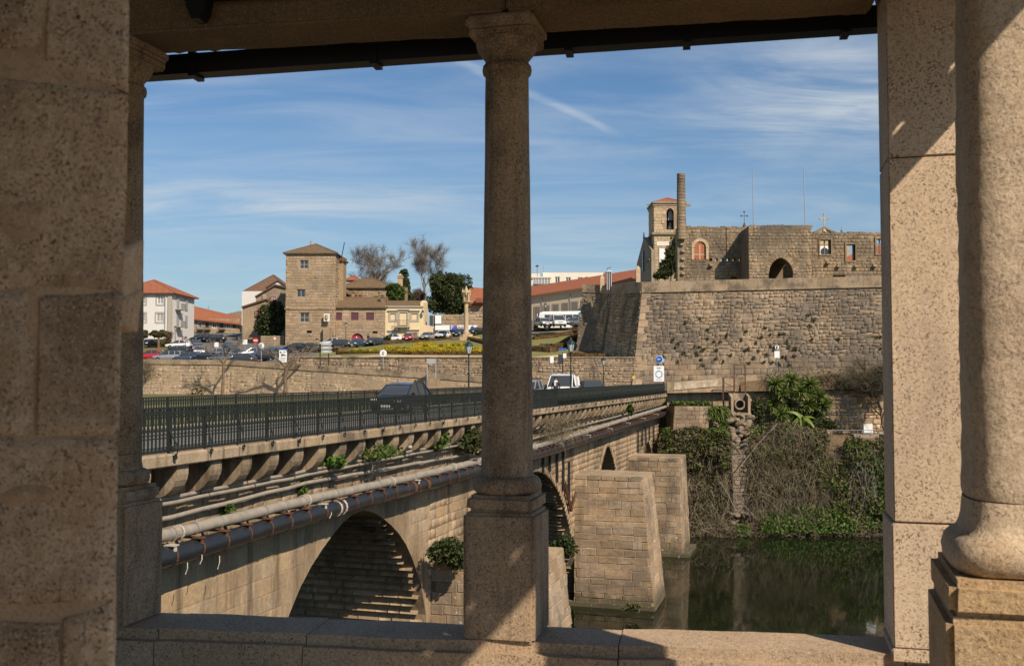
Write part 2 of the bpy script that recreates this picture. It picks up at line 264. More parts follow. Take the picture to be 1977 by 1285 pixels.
M['hedge'] = leafmat('copper_hedge_leaf', ((.13, .07, .025), (.20, .11, .04), (.11, .085, .03))); M['hedge_core'] = plain('hedge_core', (.12, .07, .028), .9, var=.3); M['flower'] = leafmat('yellow_flower', ((.42, .30, .015), (.58, .43, .03), (.20, .22, .03))); M['yucca'] = leafmat('yucca_leaf', ((.08, .12, .028), (.19, .23, .06)), .2, .45); M['banana'] = leafmat('broad_leaf', ((.16, .24, .045), (.25, .32, .08)), .35, .45)
M['twig'] = leafmat('dry_twig', ((.125, .10, .062), (.20, .165, .105), (.09, .078, .048)), 0, .9); M['twig_grey'] = leafmat('pale_twig', ((.15, .133, .118), (.22, .195, .17)), 0, .9); M['bark'] = stone('bark', (.13, .095, .065), (.21, .16, .115), 2, .1, bump=.6, bs=9); M['bark_grey'] = stone('grey_bark', (.24, .205, .165), (.33, .285, .23), 2, .1, bump=.5, bs=9)
M['skin'] = plain('skin', (.45, .27, .19), .6); M['hair'] = plain('dark_hair', (.018, .013, .01), .7); M['coat'] = plain('dark_violet_coat', (.028, .02, .04), .85); M['scarf'] = plain('white_scarf', (.68, .66, .64), .9)
m, t = newmat('river_water'); p = t.a('ShaderNodeNewGeometry').outputs['Position']
wv = t.noise(t.vmul(p, (1, .55, 1)), 2.1, 3, .6); wv2 = t.noise(p, .09, 2)
bsd = t.a('ShaderNodeBsdfPrincipled', None, Base_Color=(.008, .011, .005), Roughness=.035, IOR=1.33); t.set(bsd.inputs['Normal'], t.a('ShaderNodeBump', None, Height=wv, Strength=t.a('ShaderNodeMapRange', None, _0=wv2, _1=.45, _2=.7, _3=.03, _4=.2).outputs[0], Distance=.05)); out(t, bsd); M['water'] = m
# ------------------------------------------------------------ stones of walls
POOL = {}
def pool(mat, name, k=9, ch=.055):
    key = (mat.name, name)
    if key not in POOL:
        POOL[key] = []
        for i in range(k):
            j = lambda a: random.uniform(-a, a)
            v = [(x, -1, z) for x, z in ((-1, -1), (1, -1), (1, 1), (-1, 1))]
            v += [(x*(1+j(.03)), .25+j(.2), z*(1+j(.04))) for x, z in ((-1, -1), (1, -1), (1, 1), (-1, 1))]
            v += [(x*(1-ch*random.uniform(.3, 1.7)), 1+j(.35), z*(1-1.5*ch*random.uniform(.3, 1.7))) for x, z in ((-1, -1), (1, -1), (1, 1), (-1, 1))]
            me = bpy.data.meshes.new(name); me.from_pydata(v, [], [(0, 1, 5, 4), (1, 2, 6, 5), (2, 3, 7, 6), (3, 0, 4, 7), (4, 5, 9, 8), (5, 6, 10, 9), (6, 7, 11, 10), (7, 4, 8, 11), (8, 9, 10, 11)])
            me.materials.append(mat); POOL[key].append(me)
    return POOL[key]
def put(name, me, mtx, parent):
    o = bpy.data.objects.new(name, me); COL.objects.link(o); o.parent = parent; o.matrix_parent_inverse = absmat(parent).inverted(); o.matrix_basis = mtx; return o
def cellmtx(c):
    p, a, n, z = c[:4]; return Matrix(((a.x, n.x, z.x, p.x), (a.y, n.y, z.y, p.y), (a.z, n.z, z.z, p.z), (0, 0, 0, 1)))
def stones(parent, cells, mat, name='stone_block', limit=300, ch=.055):
    P = pool(mat, name, ch=ch); cells = [c for c in cells if -150 < proj(c[0])[0] < 2130 and -150 < proj(c[0])[1] < 1430]
    cells.sort(key=lambda c: -max(c[1].length, c[3].length)*2*pxsize(c[0]))
    for c in cells[:limit]: put(name, random.choice(P), cellmtx(c), parent)
    rest = cells[limit:]
    if rest:
        V, Fc = [], []; base = [np.array([tuple(v.co)+(1,) for v in me.vertices]) for me in P]; fa = np.array([tuple(p.vertices) for p in P[0].polygons])
        for i, c in enumerate(rest): V.append((base[i % len(P)] @ np.array(cellmtx(c)).T)[:, :3]); Fc.append(fa+12*i)
        prop(link(name, nmesh(name, np.concatenate(V), np.concatenate(Fc), mat), parent), kind='stuff')
def courses(W, H, h, wd, jh=.2, jw=.35, rag=0):
    z = 0; res = []
    while z < H-.25*h:
        hh = min(h*random.uniform(1-jh, 1+jh), H-z)
        if H-z-hh < .35*h: hh = H-z
        x = -random.uniform(0, wd)
        while x < W:
            ww = wd*random.uniform(1-jw, 1+jw)*(1 if random.random() > .15 else 1.6); x0, x1 = max(x, 0), min(x+ww, W)
            if x1-x0 > .25*wd: res.append((x0, x1, z+random.uniform(-rag, rag)*hh, z+hh+random.uniform(-rag, rag)*hh))
            x += ww
        z += hh
    return res
def quadcells(q, h, wd, joint=.02, dep=.05, inside=None, jh=.2, jw=.35, rag=0, rects=None):   # q: corners bottom-left, bottom-right, top-right, top-left as seen from outside
    a, b, c, d = [Vector(p) for p in q]; W = ((b-a).length+(c-d).length)/2; H = ((d-a).length+(c-b).length)/2; res = []
    for x0, x1, z0, z1 in (rects or courses(W, H, h, wd, jh, jw, rag)):
        s, t = (x0+x1)/2/W, (z0+z1)/2/H
        if inside and not inside(s, t, (x0+x1)/2, (z0+z1)/2, (x1-x0)/2, (z1-z0)/2): continue
        p = (a*(1-s)+b*s)*(1-t)+(d*(1-s)+c*s)*t; ex = ((b-a)*(1-t)+(c-d)*t)/W; ez = ((d-a)*(1-s)+(c-b)*s)/H; n = ex.cross(ez).normalized()
        res.append((p, ex*max((x1-x0-joint)/2, .03), n*dep*random.uniform(.7, 1.25), ez*max((z1-z0-joint)/2, .03)))
    return res
def holes(rs, pad=0): return lambda s, t, x, z, hx, hz: not any(r[0]-pad-hx*.8 < x < r[1]+pad+hx*.8 and r[2]-pad-hz*.8 < z < r[3]+pad+hz*.8 for r in rs)
def slab(q, th): a, b, c, d = [Vector(p) for p in q]; n = (b-a).cross(d-a).normalized(); return G().prism([a, b, c, d], -n*th)
from mathutils import noise as mnoise
def roughen(g, amp, sc, amp2=0):
    for i, p in enumerate(g.v):
        q = Vector(p); o = Vector((mnoise.noise(q*sc), mnoise.noise(q*sc+Vector((9, 3, 1))), mnoise.noise(q*sc+Vector((1, 7, 5)))))*amp
        if amp2: o += mnoise.noise_vector(q*sc*4)*amp2
        g.v[i] = tuple(q+o)
    return g
def patch(q, nx, nz, th, edge=.02, bulge=.01, back=None):        # thick rough block: a gridded front with rounded rim
    a, b, c, d = [Vector(p) for p in q]; n = (b-a).cross(d-a).normalized(); g = G(); vs = []
    for j in range(nz+1):
        for i in range(nx+1):
            s, t = i/nx, j/nz; p = (a*(1-s)+b*s)*(1-t)+(d*(1-s)+c*s)*t
            e = min(min(s, 1-s)*(b-a).length, min(t, 1-t)*(d-a).length); k = max(0, 1-e/edge); vs.append(p-n*(edge*k*k)+n*bulge*(1-abs(2*s-1)**2)*(1-abs(2*t-1)**2))
    g.add(vs, [(j*(nx+1)+i, j*(nx+1)+i+1, (j+1)*(nx+1)+i+1, (j+1)*(nx+1)+i) for j in range(nz) for i in range(nx)])
    rim = [i for i in range(nx+1)]+[j*(nx+1)+nx for j in range(1, nz+1)]+[nz*(nx+1)+i for i in range(nx-1, -1, -1)]+[j*(nx+1) for j in range(nz-1, 0, -1)]
    bk = Vector(back) if back else -n*th
    g.add([vs[i] for i in rim]+[vs[i]+bk for i in rim], [(k, len(rim)+k, len(rim)+(k+1) % len(rim), (k+1) % len(rim)) for k in range(len(rim))]); return g

# ------------------------------------------------------------ the porch we stand in
KL = .165; EX = Vector((1, -KL, 0)).normalized(); EN = Vector((KL, 1, 0)).normalized(); C0 = Vector((-.02, 4.95, 0))
def row(px, off=0):                                   # point of the colonnade line (offset outwards) in the direction of a pixel column
    a = (px-CX)/F/cs*1.0; d = (C0+EN*off); k = (d.y+KL*d.x)/(1+KL*a); return Vector((a*k, k, 0))
YAW = R(-14.5); BEAM = 1.775
def sillz(p): return -1.275+.013*(p.x+2.0)/1.0*.6
link_floor = prop(G().box((3, -6, -2.35), 26, 22.8, 1.2).build('porch_bounce_floor', M['paving']), kind='structure')  # unseen floor, widened past the porch so sunlit paving bounces light inside
quay = prop(G().box((-1.5, 0.2, -9), 16, 9.6, 12.0).build('near_bank_ground', M['soil']), kind='structure')
# parapet: body and cap slabs
t = empty('granite_parapet', 'low granite parapet of long worn slabs under the column and pillar, part sunlit', 'parapet', row(1000)+Vector((0, 0, -1.75)))
pa, pb = row(-250), row(1950)
G().prism([pa-EN*.17+Z3*-1.75, pb-EN*.17+Z3*-1.75, pb+EN*.17+Z3*-1.75, pa+EN*.17+Z3*-1.75], (0, 0, .24)).build('parapet_body', M['granite_sill'], t)
cuts = [-250, 345, 618, 1195, 1722, 1950]
for i in range(5):
    a, b = row(cuts[i]), row(cuts[i+1]); L = (b-a).length-.006; c = (a+b)/2; zt = sillz(c)+(.0, .004, -.003, .003, .004)[i]
    g = G(); bm = bmesh.new(); bmesh.ops.create_cube(bm, size=1); bmesh.ops.scale(bm, vec=(L, .42, .25), verts=bm.verts)
    bmesh.ops.bevel(bm, geom=[e for e in bm.edges if abs(e.verts[0].co.z-e.verts[1].co.z) < .01 and e.verts[0].co.z > 0 and abs(e.verts[0].co.y-e.verts[1].co.y) < .01], offset=.05, segments=4, affect='EDGES')
    bmesh.ops.bisect_plane
    for k in range(1, 14): bmesh.ops.bisect_plane(bm, geom=bm.verts[:]+bm.edges[:]+bm.faces[:], plane_co=(-L/2+L*k/14, 0, 0), plane_no=(1, 0, 0))
    bm.verts.ensure_lookup_table(); dz = (sillz(b)-sillz(a))/L
    g.add([c+EX*v.co.x+EN*v.co.y+Z3*(v.co.z+zt-.125+dz*v.co.x) for v in bm.verts], [[v.index for v in f.verts] for f in bm.faces]); bm.free()
    roughen(g, .008, 3.0, .002).build('cap_slab', M['granite_sill'], t, 40)
# the two slender columns on pedestals
def column(label, ax, ):
    z0 = sillz(ax)-.004; t = empty('stone_column', label, 'column', ax+Z3*z0, group='slender granite columns on pedestals along the parapet')
    P = lambda z: ax+Z3*z; k = ax.y/4.95
    zz = lambda y: (725.4-y)/F*ax.y*.985
    h1 = -.655*1.0
    roughen(G().bbox(P((z0+h1)/2), .352, .352, h1-z0, .016, YAW), .006, 5).build('pedestal', M['granite'], t, 40)
    roughen(G().bbox(P(h1+.04), .325, .325, .084, .02, YAW), .004, 6).build('plinth', M['granite'], t, 40)
    q = [(.15, 0), (.166, .012), (.171, .035), (.166, .062), (.152, .078), (.135, .083), (.132, .1), (.128, .118), (.1265, .165)]
    roughen(G().lathe(P(h1+.083), q, 40), .003, 7).build('base', M['granite'], t, 50)
    zb = h1+.083+.165; ztop = 1.505
    roughen(G().lathe(P(0), [(.1255, zb), (.1255, zb+.006), (.127, zb+.012)]+[(.127-.019*(i/14)**1.25, zb+.02+(ztop-zb-.02)*i/14) for i in range(15)], 40), .0035, 4).build('shaft', M['granite'], t, 50)
    q = [(.108, 0), (.121, .008), (.124, .026), (.121, .045), (.110, .052), (.108, .075), (.116, .085), (.124, .095), (.144, .12), (.155, .148), (.155, .165)]
    roughen(G().lathe(P(ztop), q, 40), .002, 7).build('capital', M['granite'], t, 50)
    za = ztop+.165; g = G().bbox(P(za+.02), .315, .315, .05, .012, YAW).bbox(P((za+.04+BEAM)/2), .345, .345, BEAM-za-.04, .018, YAW); roughen(g, .004, 6).build('abacus', M['granite'], t, 40)
column('slender column on a square pedestal dividing the view, patch of sun at its foot', row(979))
column('slender column on a pedestal in shade, half behind the rough wall', row(229))
# square pillar
ax = row(1790); ax = ax+EN*-.02; zb = sillz(ax)-.02
t = empty('square_pillar', 'smooth square granite pillar of stacked blocks, crossed by a slanting shadow edge', 'pillar', ax+Z3*zb)
for a, b, s in ((zb, zb+.06, .40), (zb+.06, -.655, .385), (-.652, .985, .365), (.988, 2.1, .365)): G().bbox(ax+Z3*((a+b)/2), s, s, b-a-.003, .005, YAW).build('stone_block', M['granite_new'], t, 40)
# near round column with pedestal
nd = 3.05; nx = Vector(((1984-CX)/F*nd, nd, 0)); NY = R(-17)
t = empty('stone_column', 'thick weathered column with rounded corners in the sun, on an ochre pedestal close to us', 'column', nx+Z3*-1.75)
zt = lambda y: (725.4-y)/F*nd
g = G().bbox(nx+Z3*((-1.75-.69)/2), .545, .545, 1.06, .02, NY); roughen(g, .012, 4, .004).build('pedestal', M['granite_ochre'], t, 35)
roughen(G().bbox(nx+Z3*-.637, .525, .525, .108, .022, NY), .01, 5, .003).build('plinth', M['granite_ochre'], t, 35)
T0 = -.583; prof = [(.20, T0), (.228, T0+.004), (.243, T0+.025), (.247, T0+.053), (.24, T0+.083), (.222, T0+.103), (.205, T0+.112), (.196, T0+.13), (.189, T0+.16), (.185, T0+.2), (.183, T0+.212)]
roughen(G().rsq(nx, prof, 72, NY), .006, 6, .002).build('base', M['granite_near'], t, 60)
n = 60; z1 = T0+.213
prof = [(.181, z1), (.184, z1+.012)]+[(.185-.012*(i/n)**1.4+.0015*math.sin(i*1.9), z1+.02+(BEAM-.25-z1)*i/n) for i in range(n+1)]
roughen(G().rsq(nx, prof, 88, NY), .006, 3.5, .0025).build('shaft', M['granite_near'], t, 60)
roughen(G().rsq(nx, [(.175, BEAM-.235), (.2, BEAM-.2), (.24, BEAM-.12), (.24, BEAM-.1)], 64, NY), .004, 6).build('capital', M['granite_near'], t, 50)
G().bbox(nx+Z3*(BEAM-.05), .5, .5, .1, .015, NY).build('abacus', M['granite_near'], t, 40)
# lintels
def beam(label, a, b, n, mat=M['granite_beam'], hw=.175):
    d = (b-a).normalized(); t = empty('stone_lintel', label, 'lintel', (a+b)/2+Z3*BEAM, group='granite lintels over the porch openings')
    g = G().prism([a-n*hw+Z3*BEAM, b-n*hw+Z3*BEAM, b+n*hw+Z3*BEAM, a+n*hw+Z3*BEAM], (0, 0, .36)); bm = bmesh.new()
    vs = [bm.verts.new(p) for p in g.v]; [bm.faces.new([vs[i] for i in f]) for f in g.f]
    bmesh.ops.bevel(bm, geom=bm.edges[:], offset=.014, segments=2, affect='EDGES')
    for k in range(1, 20): bmesh.ops.bisect_plane(bm, geom=bm.verts[:]+bm.edges[:]+bm.faces[:], plane_co=a+(b-a)*k/20, plane_no=d)
    bm.verts.ensure_lookup_table(); bm.verts.index_update(); g2 = G().add([v.co.copy() for v in bm.verts], [[v.index for v in f.verts] for f in bm.faces]); bm.free()
    roughen(g2, .007, 4, .002).build('lintel_block', mat, t, 40)
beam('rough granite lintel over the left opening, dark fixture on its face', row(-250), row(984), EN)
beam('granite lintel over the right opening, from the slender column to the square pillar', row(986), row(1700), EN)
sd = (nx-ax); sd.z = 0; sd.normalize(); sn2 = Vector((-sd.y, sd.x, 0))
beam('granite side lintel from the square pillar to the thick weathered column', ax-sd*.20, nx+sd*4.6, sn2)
# roof, eave tiles, gutter
EV = lambda d: Vector((2.312+.277*(d-3.81), d, 0))      # outer eave on the sunny side
gf = lambda x: Vector((x, 5.33-KL*x, 0))
xc = (5.50+.30*4.05/1*0)  # corner of the two eaves
k = (2.312+.277*(5.33-3.81))/(1+.277*KL); corner = gf(k)
t = empty('porch_roof', 'dark underside of the tiled porch roof above the lintels', 'roof', (0, 1, 2.12))
rp = [gf(-6), corner, EV(-5), Vector((-6, -5, 0))]
G().prism([p+Z3*2.13 for p in rp], (0, 0, .12)).build('roof_deck', M['timber'], t)
for p0, p1, inn in ((gf(-6), corner, -EN), (corner, EV(-5), Vector((-1, .277, 0)).normalized())):   # sloping eave boards
    G().prism([p0+Z3*1.94, p1+Z3*1.94, p1+Z3*1.97, p0+Z3*1.97], inn*.02).prism([p0+Z3*1.965, p1+Z3*1.965, p1+inn*.3+Z3*2.128, p0+inn*.3+Z3*2.128], (0, 0, .02)).build('eave_board', M['timber'], t)
tm = G()
for i in range(9):
    pass
seg = 8; tv = []
for j, (y, z) in enumerate(((0, 0), (.42, .16))):
    for r_ in (.085, .07):
        for i in range(seg+1): th = math.pi*(1+i/seg); tv.append((r_*math.cos(th), y, z+r_*math.sin(th)+.08))
f = []; S = seg+1
for i in range(seg): f += [(i, i+1, 2*S+i+1, 2*S+i), (S+i+1, S+i, 3*S+i, 3*S+i+1), (i+1, i, S+i, S+i+1)]
tile = bpy.data.meshes.new('tile'); tile.from_pydata(tv, [], f); tile.materials.append(M['tile_under'])
for i in range(26):
    p = gf(-2.75+.213*i)-EN*.02; o = link('tile', tile, t, False); o.matrix_parent_inverse = absmat(t).inverted(); a = math.atan2(-EN.y, -EN.x)-math.pi/2; o.matrix_basis = Matrix.Translation(p+Z3*1.846) @ Matrix.Rotation(a, 4, 'Z')
for i in range(30):                                    # tiles of the sunny side eave, leaving thin gaps over the gutter
    o = link('tile', tile, t, False); o.matrix_parent_inverse = absmat(t).inverted(); p = EV(4.95-.195*i)+Vector((1, -.277, 0)).normalized()*.03; o.matrix_basis = Matrix.Translation(p+Z3*1.905) @ Matrix.Rotation(math.atan2(1, -.277) if False else math.atan2(.277, -1)-math.pi/2, 4, 'Z')
t = empty('roof_gutter', 'black square gutter hanging outside the lintels under the eave', 'gutter', gf(0)+Z3*1.8)
ga, gb = gf(-4.4)+EN*.06, gf(k-.02)+EN*.06; za, zb2 = 1.699, 1.699+.01355*(k+4.4)
g = G().prism([ga-EN*.055+Z3*za, ga+EN*.055+Z3*za, ga+EN*.055+Z3*(za+.115), ga-EN*.055+Z3*(za+.115)], gb-ga+Z3*(zb2-za)); g.build('trough', M['zinc'], t)
for px in (372, 723, 1100, 1330, 1640):
    p = row(px, .44); f_ = (p.x-ga.x)/(gb.x-ga.x); zz = za+(zb2-za)*f_; q = ga+(gb-ga)*f_
    G().obox(q+Z3*(zz+.055), EX*.02, EN*.064, Z3*.072).build('gutter_clip', M['zinc'], t)
e0, e1 = EV(k*0+5.02), EV(-5); out_ = Vector((1, -.277, 0)).normalized()
t = empty('side_gutter', 'black gutter along the sunny side eave of the porch', 'gutter', e0+Z3*1.8)
G().prism([e0+Z3*1.8, e1+Z3*1.8, e1+out_*.11+Z3*1.8, e0+out_*.11+Z3*1.8], (0, 0, .12)).build('trough', M['zinc'], t)
# black fixture on the lintel
p0 = row(385, -.21); t = empty('black_fixture', 'black framed fixture bracketed to the lintel above the left opening', 'light fixture', p0+Z3*1.9)
a, b = row(352, -.24), row(768, -.24); G().prism([a+Z3*1.885, b+Z3*1.885, b-EN*.10+Z3*1.90, a-EN*.10+Z3*1.90], (0, 0, .05)).build('housing', M['iron'], t)
a, b = row(395, -.345), row(760, -.345); G().prism([a+Z3*1.905, b+Z3*1.905, b+Z3*1.94, a+Z3*1.94], EN*-.008).build('glass_front', M['glass_lt'], t)
c = row(383, -.19); G().prism([c-EX*.06+Z3*1.91, c+EX*.06+Z3*1.91, c+EX*.045+Z3*1.83, c+EX*.02+Z3*1.795, c-EX*.02+Z3*1.795, c-EX*.05+Z3*1.86], -EN*.08).build('bracket', M['iron'], t)
c = row(756, -.19); G().prism([c-EX*.05+Z3*1.91, c+EX*.05+Z3*1.91, c+EX*.03+Z3*1.86, c-EX*.03+Z3*1.86], -EN*.08).build('bracket', M['iron'], t)
# rough wall on the left, and what encloses the porch behind us
t = empty('granite_wall', 'rough granite wall of large blocks filling the left edge, close and shaded', 'wall', (-1.0, 1.9, -1.75))
dw = 1.62; W = lambda x, y: at(x, y, dw)
bl = [((-420, 85), (78, 88), (80, -420), (-420, -420)), ((88, 112), (244, 172), (250, -420), (90, -420)), ((-420, 545), (236, 556), (243, 186), (-420, 88)),
      ((-420, 838), (58, 838), (60, 562), (-420, 560)), ((70, 836), (228, 832), (237, 566), (72, 566)), ((-420, 1195), (217, 1150), (226, 852), (-420, 850)), ((-420, 1640), (104, 1640), (106, 1208), (-420, 1206)), ((116, 1640), (212, 1640), (216, 1166), (118, 1200))]
for q in bl:
    mx, my = sum(p[0] for p in q)/4, sum(p[1] for p in q)/4; q = [(x+(3.5 if x > mx else -3.5)*(x < 200), y+(5 if y > my else -5)) for x, y in q]
    g = patch([W(*p) for p in q], 26, 26, .55, .007, .001, (-.26, .5, 0)); roughen(g, .006, 5, .002).build('stone_block', M['granite_wall'], t, 60)
g = patch([at(-420, 1600, dw+.004), at(208, 1600, dw+.010), at(243, -420, dw+.002), at(-420, -420, dw+.004)], 40, 60, .5, .012, 0, (-.25, .48, 0)); roughen(g, .007, 6, .002).build('mortar_bed', M['mortar_near'], t, 60)
for x, y, sx, sy in ((35, 430, 120, 105), (190, 520, 55, 75), (40, 960, 130, 70), (20, 700, 40, 130), (170, 600, 70, 45)):   # smeared pointing over the faces
    g = patch([W(x-sx, y+sy), W(x+sx*.8, y+sy*.9), W(x+sx, y-sy), W(x-sx*.9, y-sy*.8)], 14, 14, .02, .05, .016); roughen(g, .012, 6, .003)
    g.v = [tuple(Vector(p)+Vector((0, .012, 0))) for p in g.v]; g.build('mortar_patch', M['mortar_near'], t, 60)
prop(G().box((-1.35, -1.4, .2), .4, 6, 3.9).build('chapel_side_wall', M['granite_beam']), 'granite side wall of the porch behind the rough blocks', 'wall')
# ------------------------------------------------------------ foliage helpers
def leafmesh(name, C, size, mat, aspect=1.7, tilt=None):
    C = np.asarray(C, float); n = len(C); a = rng.normal(size=(n, 3)); a /= np.linalg.norm(a, axis=1)[:, None]
    if tilt is not None: a = a*(1-tilt[1])+np.asarray(tilt[0])*tilt[1]; a /= np.linalg.norm(a, axis=1)[:, None]
    b = np.cross(a, rng.normal(size=(n, 3))); b /= np.linalg.norm(b, axis=1)[:, None]
    s = (size*rng.uniform(.55, 1.3, n))[:, None]; L = a*s*aspect/2; Wd = b*s/2; nn = np.cross(a, b)*s*.18
    V = np.stack([C-L, C-Wd+nn, C+L, C+Wd+nn], 1).reshape(-1, 3); Fc = np.arange(4*n).reshape(-1, 4); return nmesh(name, V, Fc, mat)
def blob(c, r, n, lumps=9, hollow=.55, seed=None):    # leaf positions: several offset lumps, denser at the outside
    g = np.random.default_rng(seed if seed is not None else int(rng.integers(1e9))); c = np.asarray(c, float); r = np.asarray(r, float)
    d = g.normal(size=(lumps, 3)); d /= np.linalg.norm(d, axis=1)[:, None]; cen = d*g.uniform(.25, .72, (lumps, 1)); cen[0] = 0; rad = g.uniform(.3, .52, lumps); rad[0] = .62
    k = g.choice(lumps, n, p=rad**2/np.sum(rad**2)); e = g.normal(size=(n, 3)); e /= np.linalg.norm(e, axis=1)[:, None]
    return c+(cen[k]+e*(rad[k]*(hollow+(1-hollow)*g.random(n)**.5)*g.uniform(.92, 1.12, n))[:, None])*r
def clump(name, label, cat, c, r, n, size, mat, group=None, **k): return prop(link(name, leafmesh(name, blob(c, r, n, **k), size, M[mat])), label, cat, group)
def strands(name, P0, D, L, wd, mat, seg=5, sag=.5, wob=.25):   # thin hanging or sprawling ribbons
    P0 = np.asarray(P0, float); n = len(P0); D = np.asarray(D, float); L = np.asarray(L, float)*np.ones(n); pts = [P0]; d = D.copy()
    for i in range(seg):
        d = d+rng.normal(size=(n, 3))*wob+np.array([0, 0, -sag/seg*2]); d /= np.linalg.norm(d, axis=1)[:, None]; pts.append(pts[-1]+d*(L/seg)[:, None])
    S = np.cross(D, rng.normal(size=(n, 3))); S /= np.linalg.norm(S, axis=1)[:, None]; wv = np.linspace(1, .35, seg+1)*wd/2
    V = np.stack([np.stack([pts[i]-S*wv[i], pts[i]+S*wv[i]], 1) for i in range(seg+1)], 1).reshape(-1, 3)
    b = (np.arange(n)*2*(seg+1))[:, None, None]; q = np.array([[2*i, 2*i+1, 2*i+3, 2*i+2] for i in range(seg)])[None]
    return nmesh(name, V, (b+q).reshape(-1, 4), mat)
# ------------------------------------------------------------ the bridge
def table(c, top, tb): return dict(c=c, top=top, tb=tb)
ARCH = [table(32.0, -4.72, [(0, 0), (.06, .6), (.25, 1.35), (.5, 1.97), (.88, 2.75), (1.28, 3.45), (1.8, 4.15), (2.43, 4.78), (3.6, 5.7), (5, 6.3), (6.5, 6.5), (11.4, 6.55)]),
        table(54.0, -5.4, [(11.6-math.sqrt(11.6**2-x*x), x) for x in (0, 1.5, 3, 4.5, 6, 7.5, 9, 10.2, 11, 11.45, 11.6)]),
        table(75.6, -5.4, [(0, 0), (.12, .5), (.35, 1), (.9, 1.8), (1.4, 2.45), (2, 3.05), (2.6, 3.4), (4, 3.6), (10.6, 3.6)]),
        table(95.0, -6.15, [(0, 0), (.3, .8), (1, 1.9), (1.9, 2.5), (9.85, 2.6)])]
def hw(a, z):
    d = a['top']-z
    if d < 0: return -1
    tb = a['tb']
    for (d0, x0), (d1, x1) in zip(tb, tb[1:]):
        if d0 <= d <= d1: return x0+(x1-x0)*(d-d0)/(d1-d0+1e-9)
    return tb[-1][1]
t = BR = empty('stone_bridge', 'long medieval stone bridge with pointed arches and buttressed piers crossing the river', 'bridge', br(60, -4, WATER))
poly = [(5, -2.12), (5, -16)]
for a in ARCH:
    poly += [(a['c']-a['tb'][-1][1], -16)]+[(a['c']-x, a['top']-d) for d, x in a['tb'][::-1]]+[(a['c']+x, a['top']-d) for d, x in a['tb'][1:]]+[(a['c']+a['tb'][-1][1], -16)]
poly += [(104, -16), (104, -2.12)]
bw = M['bridge_base']
G().prism([br(u, -.75, z) for u, z in poly], -7.4*V3).build('bridge_wall', bw, t)
cells = []
def inarch(m=.06): return lambda s, tt, x, z, hx, hz: True
def facecells(u0, u1, z0, z1, h, wd, dep, dark=None):
    res = []
    for x0, x1, a, b in courses(u1-u0, z1-z0, h, wd, .15, .35):
        uc, zc = u0+(x0+x1)/2, z0+(a+b)/2
        if any(abs(uc-A['c']) < max(hw(A, zc), hw(A, zc-(b-a)/2))+(x1-x0)/2+.42 for A in ARCH if zc < A['top']+.45): continue
        res.append((br(uc, -.75, zc), U3*((x1-x0)/2-.018), V3*dep*random.uniform(.6, 1.3), Z3*((b-a)/2-.016)))
    return res
cells += facecells(15, 41, -15, -4.75, .48, .9, .008)
cells += facecells(15, 41, -4.6, -3.05, .36, .62, .035)
cells += facecells(38.5, 72, -15, -3.05, .42, .75, .03)
cells += facecells(72, 103, -15, -3.05, .40, .7, .03)
for A in ARCH[1:3]:                                    # voussoirs
    pts = [(A['c']-x, A['top']-d) for d, x in A['tb'][::-1]]+[(A['c']+x, A['top']-d) for d, x in A['tb'][1:]]
    acc = []; 
    for (a0, b0), (a1, b1) in zip(pts, pts[1:]):
        L = math.hypot(a1-a0, b1-b0); n = max(1, round(L/.42))
        for i in range(n):
            f0, f1 = i/n, (i+1)/n; um, zm = a0+(a1-a0)*(f0+f1)/2, b0+(b1-b0)*(f0+f1)/2; tx, tz = (a1-a0)/L, (b1-b0)/L
            if zm < -14.6: continue
            ux, uz = -tz, tx; cells.append((br(um, -.75, zm)+(U3*ux+Z3*uz)*.2, U3*tx*(L/n/2-.012)+Z3*tz*(L/n/2-.012), V3*.05, (U3*ux+Z3*uz)*.19))
main_cells = cells; cells = []
for A, umax in ((ARCH[0], 6), (ARCH[1], 12)):          # courses inside the vaults, on the side that faces us
    tb = A['tb']
    for (d0, x0), (d1, x1) in zip(tb, tb[1:]):
        if d0 < .3: continue
        L = math.hypot(d1-d0, x1-x0); n = max(1, round(L/.36)); tz, tx = (d0-d1)/L, (x0-x1)/L
        for i in range(n):
            f_ = (i+.5)/n; uu, zz_ = A['c']+x0+(x1-x0)*f_, A['top']-d0-(d1-d0)*f_; v = -.8-random.uniform(0, .4); ez = U3*tx+Z3*tz
            while v > -7.6:
                ww = random.uniform(.45, .95); nrm = V3.cross(ez); cells.append((br(uu, v-ww/2, zz_), V3*(ww/2-.015), nrm*.014*random.uniform(.3, 1.7), ez*(L/n/2-.005))); v -= ww
stones(t, main_cells, M['bridge'], limit=300); stones(t, cells, M['bridge'], 'vault_stone', 200, .018)
# cornice slabs and corbels
u = 14.0; i = 0
while u < 103:
    L = 2.35+.3*math.sin(i*2.1); g = G().prism([br(u+.004, -.75, -2.12), br(u+.004, .10, -2.12), br(u+.004, .125, -2.09), br(u+.004, .125, -1.86), br(u+.004, .10, -1.82), br(u+.004, -.75, -1.82)][::-1], U3*(L-.008)); g.build('cornice_slab', M['concrete'], t); u += L; i += 1
prof = [(-.78, -2.125), (.0, -2.125), (.0, -2.36), (-.03, -2.5), (-.1, -2.64), (-.2, -2.76), (-.34, -2.86), (-.52, -2.93), (-.78, -2.96)]
cm = G().prism([(v, 0, z) for v, z in prof], (0, .46, 0)).mesh('corbel', M['concrete'])
for k in range(62):
    u = 16.2+1.42*k
    if u < 103: put('corbel', cm, Matrix(((V3.x, U3.x, 0, br(u, 0, 0).x), (V3.y, U3.y, 0, br(u, 0, 0).y), (0, 0, 1, 0), (0, 0, 0, 1))), t)
G().prism([br(14, -.76, -3.06), br(14, -.60, -3.06), br(14, -.58, -2.97), br(14, -.76, -2.97)][::-1], 89*U3).build('string_course', M['concrete'], t)
